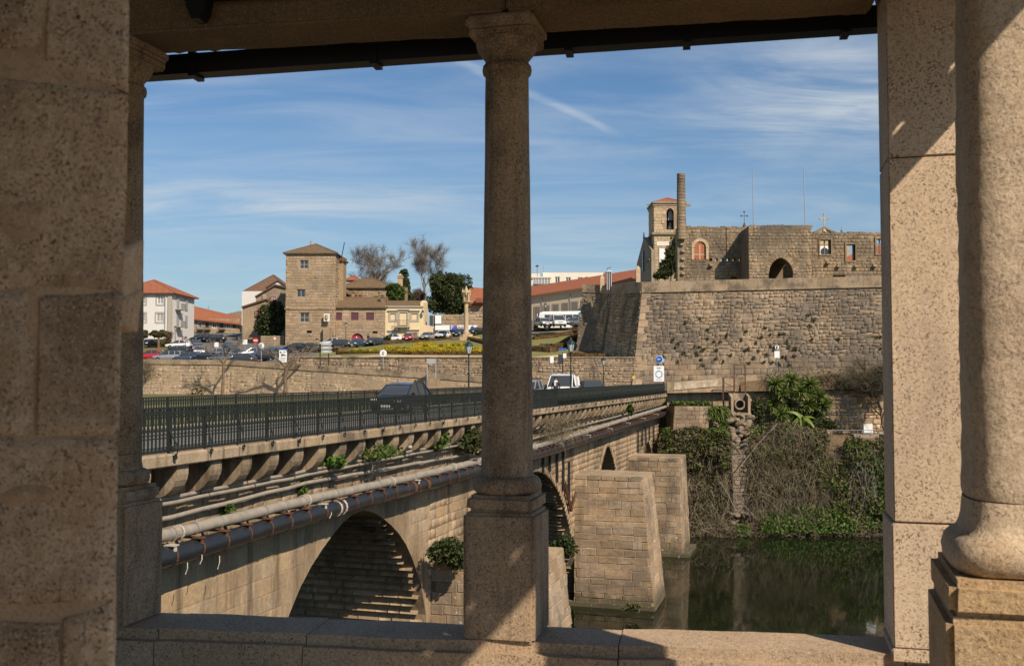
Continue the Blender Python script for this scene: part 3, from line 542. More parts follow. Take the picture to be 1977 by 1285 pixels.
G().prism([br(14, -7.35, -2.12), br(14, -8.1, -2.12), br(14, -8.1, -1.82), br(14, -7.35, -1.82)], 89*U3).build('far_cornice', M['concrete'], t)
# buttressed piers: flat stepped ends standing in the river
def pier(u0, u1, v1, ztop, mat, h=.44, wd=.95, bat=.75, step=0):
    tp = bpy.data.objects.new('pier', None); COL.objects.link(tp); tp.parent = BR; tp.matrix_parent_inverse = absmat(BR).inverted(); tp.location = br((u0+u1)/2, 1.5, WATER)
    b, z0 = bat, WATER-.8; q = lambda u, v, z: br(u, v, z)
    A, B, C, D = (u0-.25, -.75), (u0-.35, v1+b), (u1+.35, v1+b), (u1+.25, -.75); a, b2, c, d = (u0, -.75), (u0, v1), (u1, v1), (u1, -.75)
    g = G().add([q(*p, z0) for p in (A, B, C, D)]+[q(*p, ztop) for p in (a, b2, c, d)], [(0, 1, 5, 4), (1, 2, 6, 5), (2, 3, 7, 6), (4, 5, 6, 7)]); g.f = [f[::-1] for f in g.f]; g.build('core', M['mortar_lt'] if mat is M['pier'] else M['mortar'], tp)
    cl = quadcells((q(*A, z0), q(*B, z0), q(*b2, ztop), q(*a, ztop)), h, wd, .018, .042, jh=.28, rag=.07)+quadcells((q(*B, z0), q(*C, z0), q(*c, ztop), q(*b2, ztop)), h, wd, .018, .042, jh=.28, rag=.07)
    cl = [(p, x, n, z) if p.z > WATER-.3 else None for p, x, n, z in cl]; stones(tp, [c_ for c_ in cl if c_], mat)
    k = 5; L = v1+.75
    for i in range(k):                                 # capping slabs, weathered down towards the nose
        v0, v2 = -.75+L*i/k, -.75+L*(i+1)/k-.02; zz = ztop+.08-.05*i/k*(1 if step else .3); G().bbox(br((u0+u1)/2, (v0+v2)/2, zz), L/k-.02, u1-u0+.16, .3, .04, math.atan2(V3.y, V3.x)).build('cap_stone', M['coping'], tp)
    G().obox(br((u0+u1)/2, (v1-.75)/2+.2, WATER-.15), U3*((u1-u0)/2+.5), V3*(L/2+.62), Z3*.42).build('footing', M['pier_dark'], tp)
    return tp
pier(38.9, 42.9, 3.9, -7.75, M['pier_dark']); pier(64.6, 68.6, 3.75, -6.75, M['pier'], .45, .98, .9, 1); pier(84.2, 88.6, 3.6, -7.1, M['pier_dark'], .46, .8, .3)
# road deck
prop(G().prism([br(5, -.55, -1.84), br(106, -.55, -1.84), br(106, -7.4, -1.84), br(5, -7.4, -1.84)], (0, 0, -.25)).build('road', M['asphalt']), kind='structure')
prop(G().prism([br(5, -.02, -1.75), br(104, -.02, -1.75), br(104, -1.1, -1.75), br(5, -1.1, -1.75)], (0, 0, -.085)).prism([br(5, -6.4, -1.75), br(104, -6.4, -1.75), br(104, -7.5, -1.75), br(5, -7.5, -1.75)], (0, 0, -.085)).build('pavement', M['paving']), kind='structure')
# ------------------------------------------------------------ railings
def diamond(g, z, w_, h_, d=.012): g.add([(-w_, 0, z), (0, -d, z-h_), (w_, 0, z), (0, -d, z+h_), (0, d, z)], [(0, 1, 3), (1, 2, 3), (0, 4, 1), (1, 4, 2), (2, 4, 3), (3, 4, 0)])
g = G().box((0, 0, .53), .040, .026, .98)
for z, w_, h_ in ((.13, .06, .05), (.43, .07, .07), (.56, .07, .075), (.69, .05, .06), (.90, .07, .085)): diamond(g, z, w_, h_)
for s_ in (-1, 1): g.add([(-.072*s_, -.006, .50), (-.072*s_, .006, .50), (-.05*s_, .006, .50), (.072*s_, .006, .98), (.072*s_, -.006, .98), (.05*s_, -.006, .98)], [(0, 1, 3, 4), (0, 2, 3, 5), (0, 5, 4), (1, 2, 3)])
bal = g.mesh('baluster', M['rail'])
def rail_mtx(u, v, s=1): p = br(u, v, -1.80); return Matrix(((U3.x, V3.x*s, 0, p.x), (U3.y, V3.y*s, 0, p.y), (0, 0, 1, p.z), (0, 0, 0, 1)))
def railing(label, v, s, u0, u1, limit, grp):
    t = empty('bridge_railing', label, 'railing', br((u0+u1)/2, v, -1.80), group=grp); n = int((u1-u0)/.141)
    for k in range(min(n, limit)): put('baluster', bal, rail_mtx(u0+.141*k, v, s), t)
    bv = np.array([tuple(q.co)+(1,) for q in bal.vertices]); V = []; fs = []; off = 0
    tri = np.array([tuple(lt.vertices) for lt in (bal.calc_loop_triangles() or bal.loop_triangles)])
    for k in range(limit, n): V.append((bv @ np.array(rail_mtx(u0+.141*k, v, s)).T)[:, :3]); fs.append(tri+off); off += len(bv)
    if V: prop(link('baluster', nmesh('baluster_row', np.concatenate(V), np.concatenate(fs), M['rail']), t), kind='stuff')
    for z, hh, dd in ((.06, .03, .04), (.35, .028, .03), (.52, .028, .03), (.82, .028, .03), (1.045, .045, .06)):
        g = G().obox(br((u0+u1)/2, v, -1.80+z), U3*((u1-u0)/2), V3*dd/2, Z3*hh/2); g.build('top_rail' if z > 1 else 'rail_bar', M['rail'], t)
    u = 20.12-5.88; i = 0; pm = G().box((0, 0, .53), .05, .05, 1.06).mesh('post', M['rail'])
    st = G().tube([(0, 0, .72), (0, .09, .5), (0, .17, .2), (0, .2, -.02), (0, .2, -.13)], .016, 6).obox((0, .2, -.03), Vector((.035, 0, 0)), Vector((0, .03, 0)), Vector((0, 0, .02))).mesh('raking_stay', M['rail'])
    sp = [(0, 0, .72), (0, .03, .52), (0, .12, .36), (0, .22, .22), (0, .27, .1), (0, .24, -.02), (0, .14, -.08), (0, .05, -.03), (0, .03, .07), (0, .09, .14), (0, .16, .1), (0, .15, .03), (0, .1, .035)]
    sc = G().tube(sp, .019, 6).obox((0, .2, -.1), Vector((.04, 0, 0)), Vector((0, .025, 0)), Vector((0, 0, .05))).mesh('scroll_stay', M['rail'])
    while u < u1:
        if u > u0: put('post', pm, rail_mtx(u, v, s), t); put('scroll_stay' if i % 4 == 0 else 'raking_stay', sc if i % 4 == 0 else st, rail_mtx(u, v, s), t)
        u += 1.47; i += 1
railing('dark green iron railing with scroll stays along the near edge of the bridge', 0, 1, 15, 101.2, 300, 'iron railings of the bridge')
railing('dark green iron railing along the far edge of the bridge, behind the road', -7.5, -1, 24, 101.5, 220, 'iron railings of the bridge')
# ------------------------------------------------------------ pipes along the bridge side
def onv(px, py, v): d = ray(px, py); q = d*((v-14.55)/d.dot(V3)); return (q-O3).dot(U3), q.z
def pipe(name, label, pts, v, r, mat, n=14):
    P = [(u, z) for u, z in (onv(px, py, v) for px, py in pts)]; P = [(14.5, P[0][1])]+P; t = empty(name, label, 'pipe', br(P[0][0], v, P[0][1]))
    f_ = lambda u: float(np.interp(u, [p[0] for p in P], [p[1] for p in P])); us = np.arange(14.5, P[-1][0], 1.1)
    G().tube([br(u, v+.012*math.sin(u*1.7), f_(u)+.012*math.sin(u*2.3)) for u in us], r, n).build('pipe_run', M[mat], t, 40); return t, f_, P[-1][0]
def ringmesh(name, r, th, w_, mat):
    g = G(); n = 14; vs = []
    for y in (-w_/2, w_/2):
        for rr in (r, r+th): vs += [(rr*math.cos(2*math.pi*k/n), y, rr*math.sin(2*math.pi*k/n)) for k in range(n)]
    g.add(vs, [f for k in range(n) for k2 in ((k+1) % n,) for f in ((n+k, n+k2, 3*n+k2, 3*n+k), (k, k2, n+k2, n+k), (2*n+k2, 2*n+k, 3*n+k, 3*n+k2))]); return g.mesh(name, M[mat])
bmx = lambda u, v, z: Matrix(((V3.x, U3.x, 0, br(u, v, z).x), (V3.y, U3.y, 0, br(u, v, z).y), (0, 0, 1, z), (0, 0, 0, 1)))
vb = -.12
t, fb, ue = pipe('black_pipe', 'fat black pipe slung on rusty brackets along the bridge side', [(320, 1075), (500, 1022), (700, 966), (925, 907), (1060, 871), (1200, 826), (1288, 797)], vb, .245, 'black_pipe', 18)
ring = ringmesh('strap_ring', .247, .012, .05, 'rust'); plate = G().box((.06, 0, .272), .36, .20, .03).box((.2, 0, .2), .03, .1, .14).box((-.35, 0, .272), .6, .09, .05).mesh('bracket_plate', M['rust']); pl2 = plate.copy(); pl2.materials[0] = M['strap']; wide = ringmesh('strap_ring', .25, .02, .22, 'rust'); wht = ringmesh('strap_ring', .249, .02, .09, 'strap')
for k in range(76):
    u = 19.25+1.08*k
    put('bracket_plate', pl2 if k % 7 == 1 else plate, bmx(u, vb, fb(u)), t); put('strap_ring', ring, bmx(u+.05, vb, fb(u)), t)
for u in (28.9, 29.25): put('strap_ring', wht, bmx(u, vb, fb(u)), t)
for u in (35.1, 36.4, 49.5, 72, 73): put('strap_ring', wide, bmx(u, vb, fb(u)), t)
vg = -.16
t, fg, ue = pipe('grey_pipe', 'grey jointed pipe lying just above the fat black pipe', [(320, 1033), (600, 963), (800, 920), (930, 889), (1060, 855), (1288, 784)], vg, .15, 'grey_pipe')
r1 = ringmesh('clip', .151, .012, .04, 'steel'); r2 = ringmesh('collar', .152, .03, .2, 'grey_pipe'); r3 = ringmesh('collar_strap', .16, .03, .05, 'strap')
for k in range(76): u = 19.25+1.08*k; put('clip', r1, bmx(u, vg, fg(u)), t)
for u in (20.6, 26.9, 33.2, 39.6, 46, 52.4, 58.7, 65, 72, 79): put('collar', r2, bmx(u, vg, fg(u)), t); put('collar_strap', r3, bmx(u+.17, vg, fg(u)), t)
pipe('grey_pipe', 'thin grey pipe tucked behind the jointed pipe against the stones', [(320, 1000), (600, 930), (930, 872), (1288, 778)], -.55, .06, 'grey_pipe', 8)
for j, (dy, lb) in enumerate(((0, 'upper thin conduit clipped below the curved corbels'), (10, 'lower thin conduit clipped below the curved corbels'))):
    t, fc, ue = pipe('conduit', lb, [(320, 962+dy), (600, 907+dy*.8), (930, 845+dy*.5), (1288, 768+dy*.2)], -.50+.06*j, .05, 'grey_pipe', 8)
    rc = ringmesh('clip', .052, .012, .03, 'rust')
    for k in range(26): u = 19.9+2.2*k+j*.3; put('clip', rc, bmx(u, -.50+.06*j, fc(u)), t)
# hanging bits of strap, loose cable, small junction box, support bars at the second and fourth arch
for i, (px, y0, y1) in enumerate(((362, 1085, 1108), (390, 1070, 1088), (424, 1072, 1098), (640, 985, 1000))):
    a, b = onv(px, y0, .1), onv(px-4, y1, .1); prop(G().tube([br(*a[:1], .1, a[1]), br((a[0]+b[0])/2, .13, (a[1]+b[1])/2), br(b[0], .1, b[1])], .012, 5).build('strap_end', M['strap']), ('strap end dangling nearest the shaded column, under the black pipe', 'small curled strap end under the black pipe, second from the shaded column', 'strap end dangling under the black pipe, third from the shaded column', 'strap end dangling under the black pipe above the first arch')[i], 'strap')
pp = [br(onv(px, py, -.35)[0], -.35, onv(px, py, -.35)[1]) for px, py in ((706, 884), (714, 886), (719, 893), (720, 902), (717, 910))]; prop(G().tube(pp, .014, 5).build('loose_cable', M['strap']), 'pale loose cable drooping from the conduits', 'cable')
a = onv(691, 868, -.2); prop(G().bbox(br(a[0], -.25, a[1]), .28, .18, .42, .02, math.atan2(V3.y, V3.x)).build('junction_box', M['sign_grey']), 'small grey junction box between two corbels', 'box')
a = onv(791, 862, -.1); prop(G().lathe(br(a[0], -.1, a[1]), [(.09, -.04), (.1, 0), (.09, .04)], 10).build('drain_spout', M['strap']), 'pale drain spout end poking out by a corbel', 'spout')
t = empty('support_frame', 'rusty steel support bars hanging under the pipes at the second arch', 'steel frame', br(59, -.6, -6))
for px, y0, y1 in ((1049, 872, 912), (1062, 868, 910), (1076, 868, 930), (1088, 868, 948), (1099, 890, 972)): a, b = onv(px, y0, -.62), onv(px, y1, -.62); G().obox(br(a[0], -.62, (a[1]+b[1])/2), U3*.09, V3*.05, Z3*((a[1]-b[1])/2)).build('bar', M['blackplastic'], t)
a, b = onv(1090, 930, -.55), onv(1103, 985, -.55); G().tube([br(a[0], -.55, a[1]), br(b[0], -.55, b[1])], .12, 4).build('brace', M['rust'], t)
a, b = onv(1103, 985, -.5), onv(1112, 950, -.5); G().tube([br(a[0], -.5, a[1]), br(b[0], -.5, b[1])], .08, 4).build('brace', M['rust'], t)
t = empty('support_frame', 'dark steel support bars hanging under the pipes at the farthest arch', 'steel frame', br(94, -.6, -6))
for px, y0, y1 in ((1232, 830, 880), (1240, 828, 862), (1247, 824, 880), (1254, 822, 850), (1262, 822, 868)): a, b = onv(px, y0, -.6), onv(px, y1, -.6); G().obox(br(a[0], -.6, (a[1]+b[1])/2), U3*.1, V3*.05, Z3*((a[1]-b[1])/2)).build('bar', M['blackplastic'], t)
# ------------------------------------------------------------ plants rooted in the bridge
def bp(px, py, v): u, z = onv(px, py, v); return br(u, v, z)
for nm, lb, px, py, v, r, n, s, mt in (('fern', 'bright green fern sprouting on the conduits', 645, 888, -.3, (.5, .5, .42), 260, .12, 'leaf_bright'), ('ivy', 'green ivy tangle between the corbels beside the junction box', 715, 872, -.4, (1.3, 1.3, .42), 700, .10, 'leaf_ivy'), ('weed', 'tuft of weed on the wall under the fern', 585, 942, -.62, (.26, .26, .4), 160, .08, 'leaf_ivy'), ('weed', 'yellowish weed tuft above the jointed pipe', 433, 983, -.6, (.3, .3, .22), 140, .08, 'leaf_ivy'), ('ivy', 'ivy trailing below the cornice left of the slender column', 845, 852, -.3, (.7, .7, .6), 350, .11, 'leaf_ivy'),
        ('bush', 'untidy dark bush growing from the bridge beside the slender column', 908, 851, -.05, (.95, 1.0, .85), 1500, .11, 'leaf_dark'), ('bush', 'round dark green bush on the first pier, left of the pedestal', 872, 1064, .6, (1.0, 1.0, .85), 2600, .10, 'leaf_dark'), ('bush', 'small dark bush on the first pier, right of the pedestal', 1082, 1056, 3.0, (.8, .8, .6), 800, .12, 'leaf_dark'), ('ivy', 'small ivy patch hanging on the cornice near the far bank', 1213, 786, .0, (.5, .5, .75), 260, .16, 'leaf_ivy'),
        ('fern', 'fern column growing at the corner of the second pier', 1122, 950, -.5, (.3, .3, .9), 260, .14, 'leaf_bright'), ('fern', 'upper fern tuft by the second pier corner, below its top', 1120, 1008, -.5, (.25, .25, .5), 120, .13, 'leaf_mid'), ('fern', 'spiky green fern at the foot of the second pier', 1178, 1168, 1.6, (.42, .42, .5), 220, .16, 'leaf_bright'), ('weed', 'dry weeds at the waterline of the second pier', 1222, 1174, 3.6, (.9, .5, .35), 220, .12, 'leaf_olive')):
    clump(nm, lb, 'plant', bp(px, py, v), r, n, s, mt)
c = np.array(bp(1066, 822, -.2)); P0 = c+rng.normal(size=(900, 3))*np.array([.8, 1.4, .28]); D = rng.normal(size=(900, 3)); prop(link('dry_bush', strands('dry_bush', P0, D/np.linalg.norm(D, axis=1)[:, None], 1.1, .02, M['twig'], 4, .3)), 'dry grey brown bush sprawling over the pipes right of the column', 'plant')
# ------------------------------------------------------------ street lamps
def lamppost(label, base, H, grp='green lantern lamp posts', s=1.0):
    t = empty('street_lamp', label, 'street lamp', base, group=grp); b = Vector(base); h = H-.95*s
    G().lathe(b, [(.14, 0), (.15, .05), (.12, .1), (.11, .55), (.075, .68), (.06, .75), (.05, h*.6), (.07, h*.62), (.045, h*.64), (.038, h-.1), (.075, h-.05), (.04, h), (.09, h+.06)], 10).build('post', M['lampgreen'], t, 40)
    z = h+.06; G().lathe(b, [(.12*s, z), (.24*s, z+.52*s)], 6).build('lantern_glass', M['milk'], t)
    g = G()
    for k in range(6): a = math.pi/3*k; d = Vector((math.cos(a), math.sin(a), 0)); g.tube([b+d*.125*s+Z3*z, b+d*.248*s+Z3*(z+.53*s)], .014*s, 4)
    g.lathe(b, [(.14*s, z-.02), (.14*s, z+.01)], 6).build('lantern_frame', M['lampgreen'], t)
    G().lathe(b, [(.29*s, z+.52*s), (.28*s, z+.56*s), (.15*s, z+.72*s), (.07*s, z+.78*s), (.05*s, z+.83*s), (.012*s, z+.94*s)], 8).build('lantern_cap', M['lampgreen'], t); return t
def lampat(label, px, y0, v, **k): d = ray(px, 700); q = d*((v-14.55)/d.dot(V3)); z = at(px, y0, q.y).z; lamppost(label, (q.x, q.y, -1.75), z+1.75, **k)
lampat('green lantern lamp post on the far pavement of the bridge, left of the slender column', 905, 656, -7.0); lampat('green lantern lamp post on the near pavement in front of the white van', 1102, 652, -.35)
lampat('green lantern lamp post beyond the small dark car, against the quay wall', 1165, 688, -7.0); lampat('lamp post at the end of the railing beside the round blue sign', 1281, 684, -.3)
# ------------------------------------------------------------ walls laid out in the plane facing the bridge, with true openings
def rectwall(g, x0, x1, z0, z1, d, th, holes=()):      # front at depth d; holes (x0, x1, z0, z1)
    xs = sorted({x0, x1, *[min(max(h[i], x0), x1) for h in holes for i in (0, 1)]}); zs = sorted({z0, z1, *[min(max(h[i], z0), z1) for h in holes for i in (2, 3)]})
    for a, b in zip(xs, xs[1:]):
        for c, e in zip(zs, zs[1:]):
            if b-a < 1e-4 or e-c < 1e-4 or any(h[0] < (a+b)/2 < h[1] and h[2] < (c+e)/2 < h[3] for h in holes): continue
            g.box(((a+b)/2, d+th/2, (c+e)/2), b-a, th, e-c)
    return g
def pxr(x0, x1, yt, yb, d): return at(x0, yb, d).x, at(x1, yb, d).x, at((x0+x1)/2, yb, d).z, at((x0+x1)/2, yt, d).z
def face(parent, box, d, th, back, st=None, hol=(), name='wall', zbot=None, zpad=0, limit=120):
    x0, x1, z0, z1 = pxr(*box, d); z0 = z0 if zbot is None else zbot; H = [pxr(*h, d) for h in hol]
    o = rectwall(G(), x0, x1, z0, z1, d, th, H).build(name, back, parent)
    if st:
        mat, h, wd, dep = st; rel = [(a-x0, b-x0, c-z0, e-z0) for a, b, c, e in H]
        stones(parent, quadcells(((x0, d, z0), (x1, d, z0), (x1, d, z1), (x0, d, z1)), h, wd, .035, dep, holes(rel, .05)), mat, limit=limit)
    return o
def window(parent, box, d, frame, pane='glass', nx=1, ny=1, bar=.07, trim=None, tw=.16, dep=.10, nm='window', bars=None):
    x0, x1, z0, z1 = pxr(*box, d); g = G(); f = d+dep*.4
    for xa, xb, za, zb_ in ((x0, x0+bar, z0, z1), (x1-bar, x1, z0, z1), (x0+bar, x1-bar, z1-bar, z1), (x0+bar, x1-bar, z0, z0+bar)): g.box(((xa+xb)/2, f, (za+zb_)/2), xb-xa, .06, zb_-za)
    for i in range(1, nx): x = x0+(x1-x0)*i/nx; g.box((x, f, (z0+z1)/2), bar*.8, .05, z1-z0-2*bar)
    for i in range(1, ny): z = z0+(z1-z0)*i/ny; g.box(((x0+x1)/2, f+.004, z), x1-x0-2*bar, .05, bar*.7)
    o = g.build(nm, M[frame], parent); G().box(((x0+x1)/2, f+.05, (z0+z1)/2), x1-x0-.02, .03, z1-z0-.02).build('pane', M[pane], o)
    if trim:
        g = G(); 
        for xa, xb, za, zb_ in ((x0-tw, x0, z0-tw, z1+tw), (x1, x1+tw, z0-tw, z1+tw), (x0, x1, z1, z1+tw), (x0, x1, z0-tw*1.1, z0)): g.box(((xa+xb)/2, d-.02, (za+zb_)/2), xb-xa, .14, zb_-za)
        g.build('window_surround', M[trim], o)
    return o
# ------------------------------------------------------------ water, far banks and streets
prop(G().quad((-250, -60, WATER), (400, -60, WATER), (400, 98, WATER), (-250, 98, WATER)).build('river_water', M['water']), kind='structure')
W1 = [(-75, 135, 2.35), (-53.3, 130, 2.25), (-35.2, 124.5, 2.0), (-24.2, 120, 1.25), (-9.9, 114.5, .35), (-3.3, 112, -.1), (4.1, 108.5, -.55), (8.2, 105.5, -.75)]
W2 = [(-27.9, 125, 2.3), (-14, 122.4, 2.25), (-3.5, 120, 2.2), (6, 118, 2.15), (14.6, 116.4, 2.1)]
prop(G().prism([(x, d+.3, -2.3) for x, d, z in W1]+[br(102, -9, -2.3), br(38, -9, -2.3), (-75, 46, -2.3)], (0, 0, -14)).build('river_terrace', M['meadow']), kind='structure')
g = G()
for (a, b, c), (d, e, f) in zip(W1, W1[1:]): g.quad((a, b-2.6, -2.28), (d, e-2.6, -2.28), (d, e, -2.28), (a, b, -2.28))
prop(g.build('riverside_path', M['paving']), kind='structure')
def gz(x, d):                                          # street and garden level behind the quay
    z = .7+.10*(min(d, 235)-130)+.03*max(0, d-235); k_ = min(1, max(0, (x+46)/11))
    if k_ > 0: z = z*(1-k_)+k_*(5.2+.08*(max(x, -35)+35)+(.09+max(0, x+18)*.0015)*(min(d, 200)-172))
    return min(z, 11.5)
def sheet(name, xs, fd0, fd1, n, mat, zf=gz, off=0):   # ground between two depth curves
    g = G(); vs = []; k = len(xs)
    for j in range(n+1):
        for x in xs: d = fd0(x)+(fd1(x)-fd0(x))*j/n; vs.append((x, d, zf(x, d)+off))
    g.add(vs, [(j*k+i, j*k+i+1, (j+1)*k+i+1, (j+1)*k+i) for j in range(n) for i in range(k-1)]); return prop(g.build(name, M[mat]), kind='structure')
i1 = lambda x, c=1, T=W1: float(np.interp(x, [p[0] for p in T], [p[c] for p in T]))
prop(sheet('terrain', [-900, -300, -120]+list(np.linspace(-100, 10, 56)), lambda x: 131 if x < -28 else i1(x, 1, W2)+.2, lambda x: 420, 60, 'asphalt'), kind='structure')
prop(G().quad((-3000, 419, 11.4), (3000, 419, 11.4), (3000, 6000, 13), (-3000, 6000, 13)).build('far_ground', M['meadow']), kind='structure')
g = G(); xs = list(np.linspace(-75, 14.6, 60))         # the road down to the bridge
for a, b in zip(xs, xs[1:]):
    def e(x): n = i1(x); zz = i1(x, 2)-1.0; f_ = 131.5 if x < -28.5 else i1(x, 1, W2)+.1; return (x, n, zz), (x, f_, (gz(x, 131.5) if x < -28.5 else zz+.0))
    p, q = e(a); r_, s = e(b); g.quad(p, r_, s, q)
g.quad((8.2, 105.5, -1.75), (16, 101.5, -1.75), (40, 101.5, -1.2), (40, 116, -1.0), (14.6, 116.4, -1.6)); g.prism([(7, 103.6, -1.95), (20, 103.6, -1.95), (22, 117, -1.95), (7, 117, -1.95)], (0, 0, -13))
prop(g.build('road', M['asphalt']), kind='structure')
# quay wall with coping slabs
t = empty('quay_wall', 'long stone quay wall with a pale slab coping falling towards the bridge', 'wall', (-25, 120, -2.3)); cells = []
for (a, b, c), (d, e, f) in zip(W1, W1[1:]):
    q = ((a, b-.35, -2.4), (d, e-.35, -2.4), (d, e, f-.62), (a, b, c-.62)); slab(q, .5).build('wall_core', M['mortar_lt'], t); cells += quadcells(q, .40, .7, .014, .02, jh=.35, jw=.5, rag=.25)
    n = max(1, round(math.hypot(d-a, e-b)/1.5)); v = Vector((d-a, e-b, f-c))
    for k in range(n): p = Vector((a, b-.04, c-.31))+v*((k+.5)/n); nn = Vector((e-b, -(d-a), 0)).normalized(); G().obox(p-nn*.22, v/n*.494, nn*.30, Z3*.31).build('coping_slab', M['coping'], t)
stones(t, cells, M['quay'], limit=300)
# upper retaining wall below the garden
t = empty('garden_wall', 'dark rubble retaining wall below the flower garden', 'wall', (-8, 121, -1)); cells = []
for (a, b, c), (d, e, f) in zip(W2, W2[1:]):
    q = ((a, b-.2, i1(a, 2)-1.1), (d, e-.2, i1(d, 2)-1.1 if d < 8 else -1.7), (d, e, f), (a, b, c)); slab(q, .5).build('wall_core', M['mortar'], t); cells += quadcells(q, .34, .6, .03, .045, jh=.3, rag=.12)
    v = Vector((d-a, e-b, f-c)); n = 8
    for k in range(n): p = Vector((a, b, c+.06))+v*((k+.5)/n); G().obox(p+Vector((0, .1, 0)), v/n*.49, Vector((.05, .24, 0)), Z3*.07).build('coping_slab', M['coping'], t)
stones(t, cells, M['pier_dark'], limit=300)
# ------------------------------------------------------------ fortress bastion
t = empty('bastion', 'huge battered stone bastion with parapet rising beside the bridge end', 'fortress', (28, 116, -1.6))
A0, A1, B0, B1 = Vector((13.9, 116, -2.0)), Vector((15.45, 118, 10.0)), Vector((63, 106.5, -1.0)), Vector((63, 108.5, 10.35))
q = (A0, B0, B1, A1); slab(q, 1.5).build('front_wall', M['mortar_lt'], t)
lowb = 3.6
qc = quadcells(q, .37, .56, .02, .04, lambda s, tt, x, z, hx, hz: z > lowb, jh=.4, jw=.6, rag=.34)+quadcells(q, .66, 1.05, .03, .045, lambda s, tt, x, z, hx, hz: z <= lowb, jh=.1)
stones(t, qc, M['bastion'], limit=300)
C0_, C1_ = Vector((10.2, 129.4, .5)), Vector((11.75, 130.4, 11.2)); D0, D1 = Vector((8.3, 130.2, 2.2)), Vector((9.35, 131.4, 11.3))
q = (C0_, A0, A1+Z3*.15, C1_); slab(q, 1.5).build('flank_wall', M['mortar'], t); stones(t, quadcells(q, .45, .7, .03, .07, jh=.35, rag=.25), M['bastion_dark'], limit=120)
q = (D0, C0_, C1_, D1); slab(q, 1.5).build('flank_wall', M['mortar_lt'], t); stones(t, quadcells(q, .45, .7, .03, .06, jh=.35, rag=.25), M['bastion'], limit=60)
for a, b, h0, h1 in ((A1, B1, 1.15, 1.15), (C1_-Z3*.3, A1, .95, 1.15), (D1-Z3*.1, C1_-Z3*.2, .9, .9)):
    v = b-a; L = v.length; n = max(2, round(L/1.7)); nn = Vector((v.y, -v.x, 0)).normalized()
    for k in range(n):
        p = a+v*((k+.5)/n); hh = h0+(h1-h0)*(k+.5)/n; G().obox(p-nn*.3+Z3*(hh/2), v/n*.495, nn*.42, Z3*(hh/2+random.uniform(-.02, .03))).build('parapet_stone', M['coping'], t)
    G().obox((a+b)/2-nn*.3-Z3*.07, v/2, nn*.52, Z3*.07).build('cordon', M['coping'], t)
for k in range(14):                                    # big quoins down the corner
    s = (k+.5)/14; p = A0+(A1-A0)*s; w_ = 1.1 if k % 2 else .7; v = (B1-A1).normalized(); sl = (A1-A0)/14*.47; n_ = v.cross(sl).normalized(); G().obox(p+v*w_/2, v*w_/2, n_*.09, sl).build('quoin', M['pier'], t)
prop(G().prism([(9.3, 131.6, 10.6), (11.9, 130.6, 10.6), (15.6, 118.4, 10.3), (90, 108, 10.3), (120, 330, 10.6), (50, 330, 10.6), (28, 182, 10.6), (15, 150, 10.6)], (0, 0, -9)).build('hilltop_ground', M['meadow']), kind='structure')
ptsW = rng.uniform(0, 1, (70, 2)); k = 0               # weeds rooted in the bastion joints
AL = []
for sx, sz in [(.05+.34*a, .22+.36*b) for a, b in rng.uniform(0, 1, (40, 2))]+[(.1+.5*a, .3+.45*b) for a, b in rng.uniform(0, 1, (26, 2))]:
    p = (A0*(1-sx)+B0*sx)*(1-sz)+(A1*(1-sx)+B1*sx)*sz; AL.append(blob(p+Vector((0, -.15, 0)), (.13+.22*abs(math.sin(sx*91)), .12, .16+.2*abs(math.sin(sz*57))), 34))
prop(link('wall_weeds', leafmesh('wall_weeds', np.concatenate(AL), .12, M['leaf_olive'])), kind='stuff')
# ------------------------------------------------------------ ruined palace on the bastion
t = empty('ruined_palace', 'roofless ruined palace of dark lichened stone standing on the bastion', 'ruin', (28, 136, 10.4)); ps = (M['palace'], .44, .62, .035); zb = 10.2
def arch_head(g, x0, x1, z0, z1, d, th, pointed=True, n=7):   # fills the corners above an arch inside a rectangular opening
    xm = (x0+x1)/2; r = x1-x0; hh = z1-z0
    for s in (-1, 1):
        xe = x0 if s < 0 else x1; prof = [(xe, z1)]
        for i in range(n+1): f = i/n; h_ = r/2; RR = (h_*h_+hh*hh)/(2*h_) if pointed else h_; u_ = RR-h_*f; prof.append((xe-s*h_*f, z0+(math.sqrt(max(0, RR*RR-u_*u_)) if pointed else hh*math.sqrt(max(0, 1-(1-f)**2)))))
        prof[-1] = (xm, z1); P = [(x, d, z) for x, z in prof]; g.prism(P, (0, th, 0))
    return g
face(t, (1312, 1446, 439, 545), 136, 1.2, M['mortar'], ps, [(1340, 1363, 466, 501)]+[(x-3, x+3, 498, 504) for x in (1372, 1383, 1394, 1406, 1417, 1429)]+[(1410, 1423, 534, 545)], zbot=zb, limit=110)
x0, x1, z0, z1 = pxr(1340, 1363, 466, 478, 136); arch_head(G(), x0, x1, z0, z1, 136, 1.0).build('arch_head', M['palace'], t)
g = G(); rectwall(g, x0-.35, x0, pxr(1340, 1363, 466, 501, 136)[2], z0, 135.9, .5); rectwall(g, x1, x1+.35, pxr(1340, 1363, 466, 501, 136)[2], z0, 135.9, .5)
for i in range(9):
    a0, a1 = math.pi*i/9, math.pi*(i+1)/9; xm = (x0+x1)/2; ra, rb = (x1-x0)/2, (x1-x0)/2+.4; q = [(xm-r*math.cos(a)*1, 135.85, z0+r*math.sin(a)*1.05) for r, a in ((ra, a0), (rb, a0), (rb, a1), (ra, a1))]; g.prism(q, (0, .3, 0))
g.box(((x0+x1)/2, 136.3, (pxr(1340, 1363, 466, 501, 136)[2]+z1)/2-.2), .16, .2, z1-pxr(1340, 1363, 466, 501, 136)[2]-.4).box(((x0+x1)/2, 136.3, z0-.9), x1-x0, .14, .14); g.build('window_surround', M['church'], t)
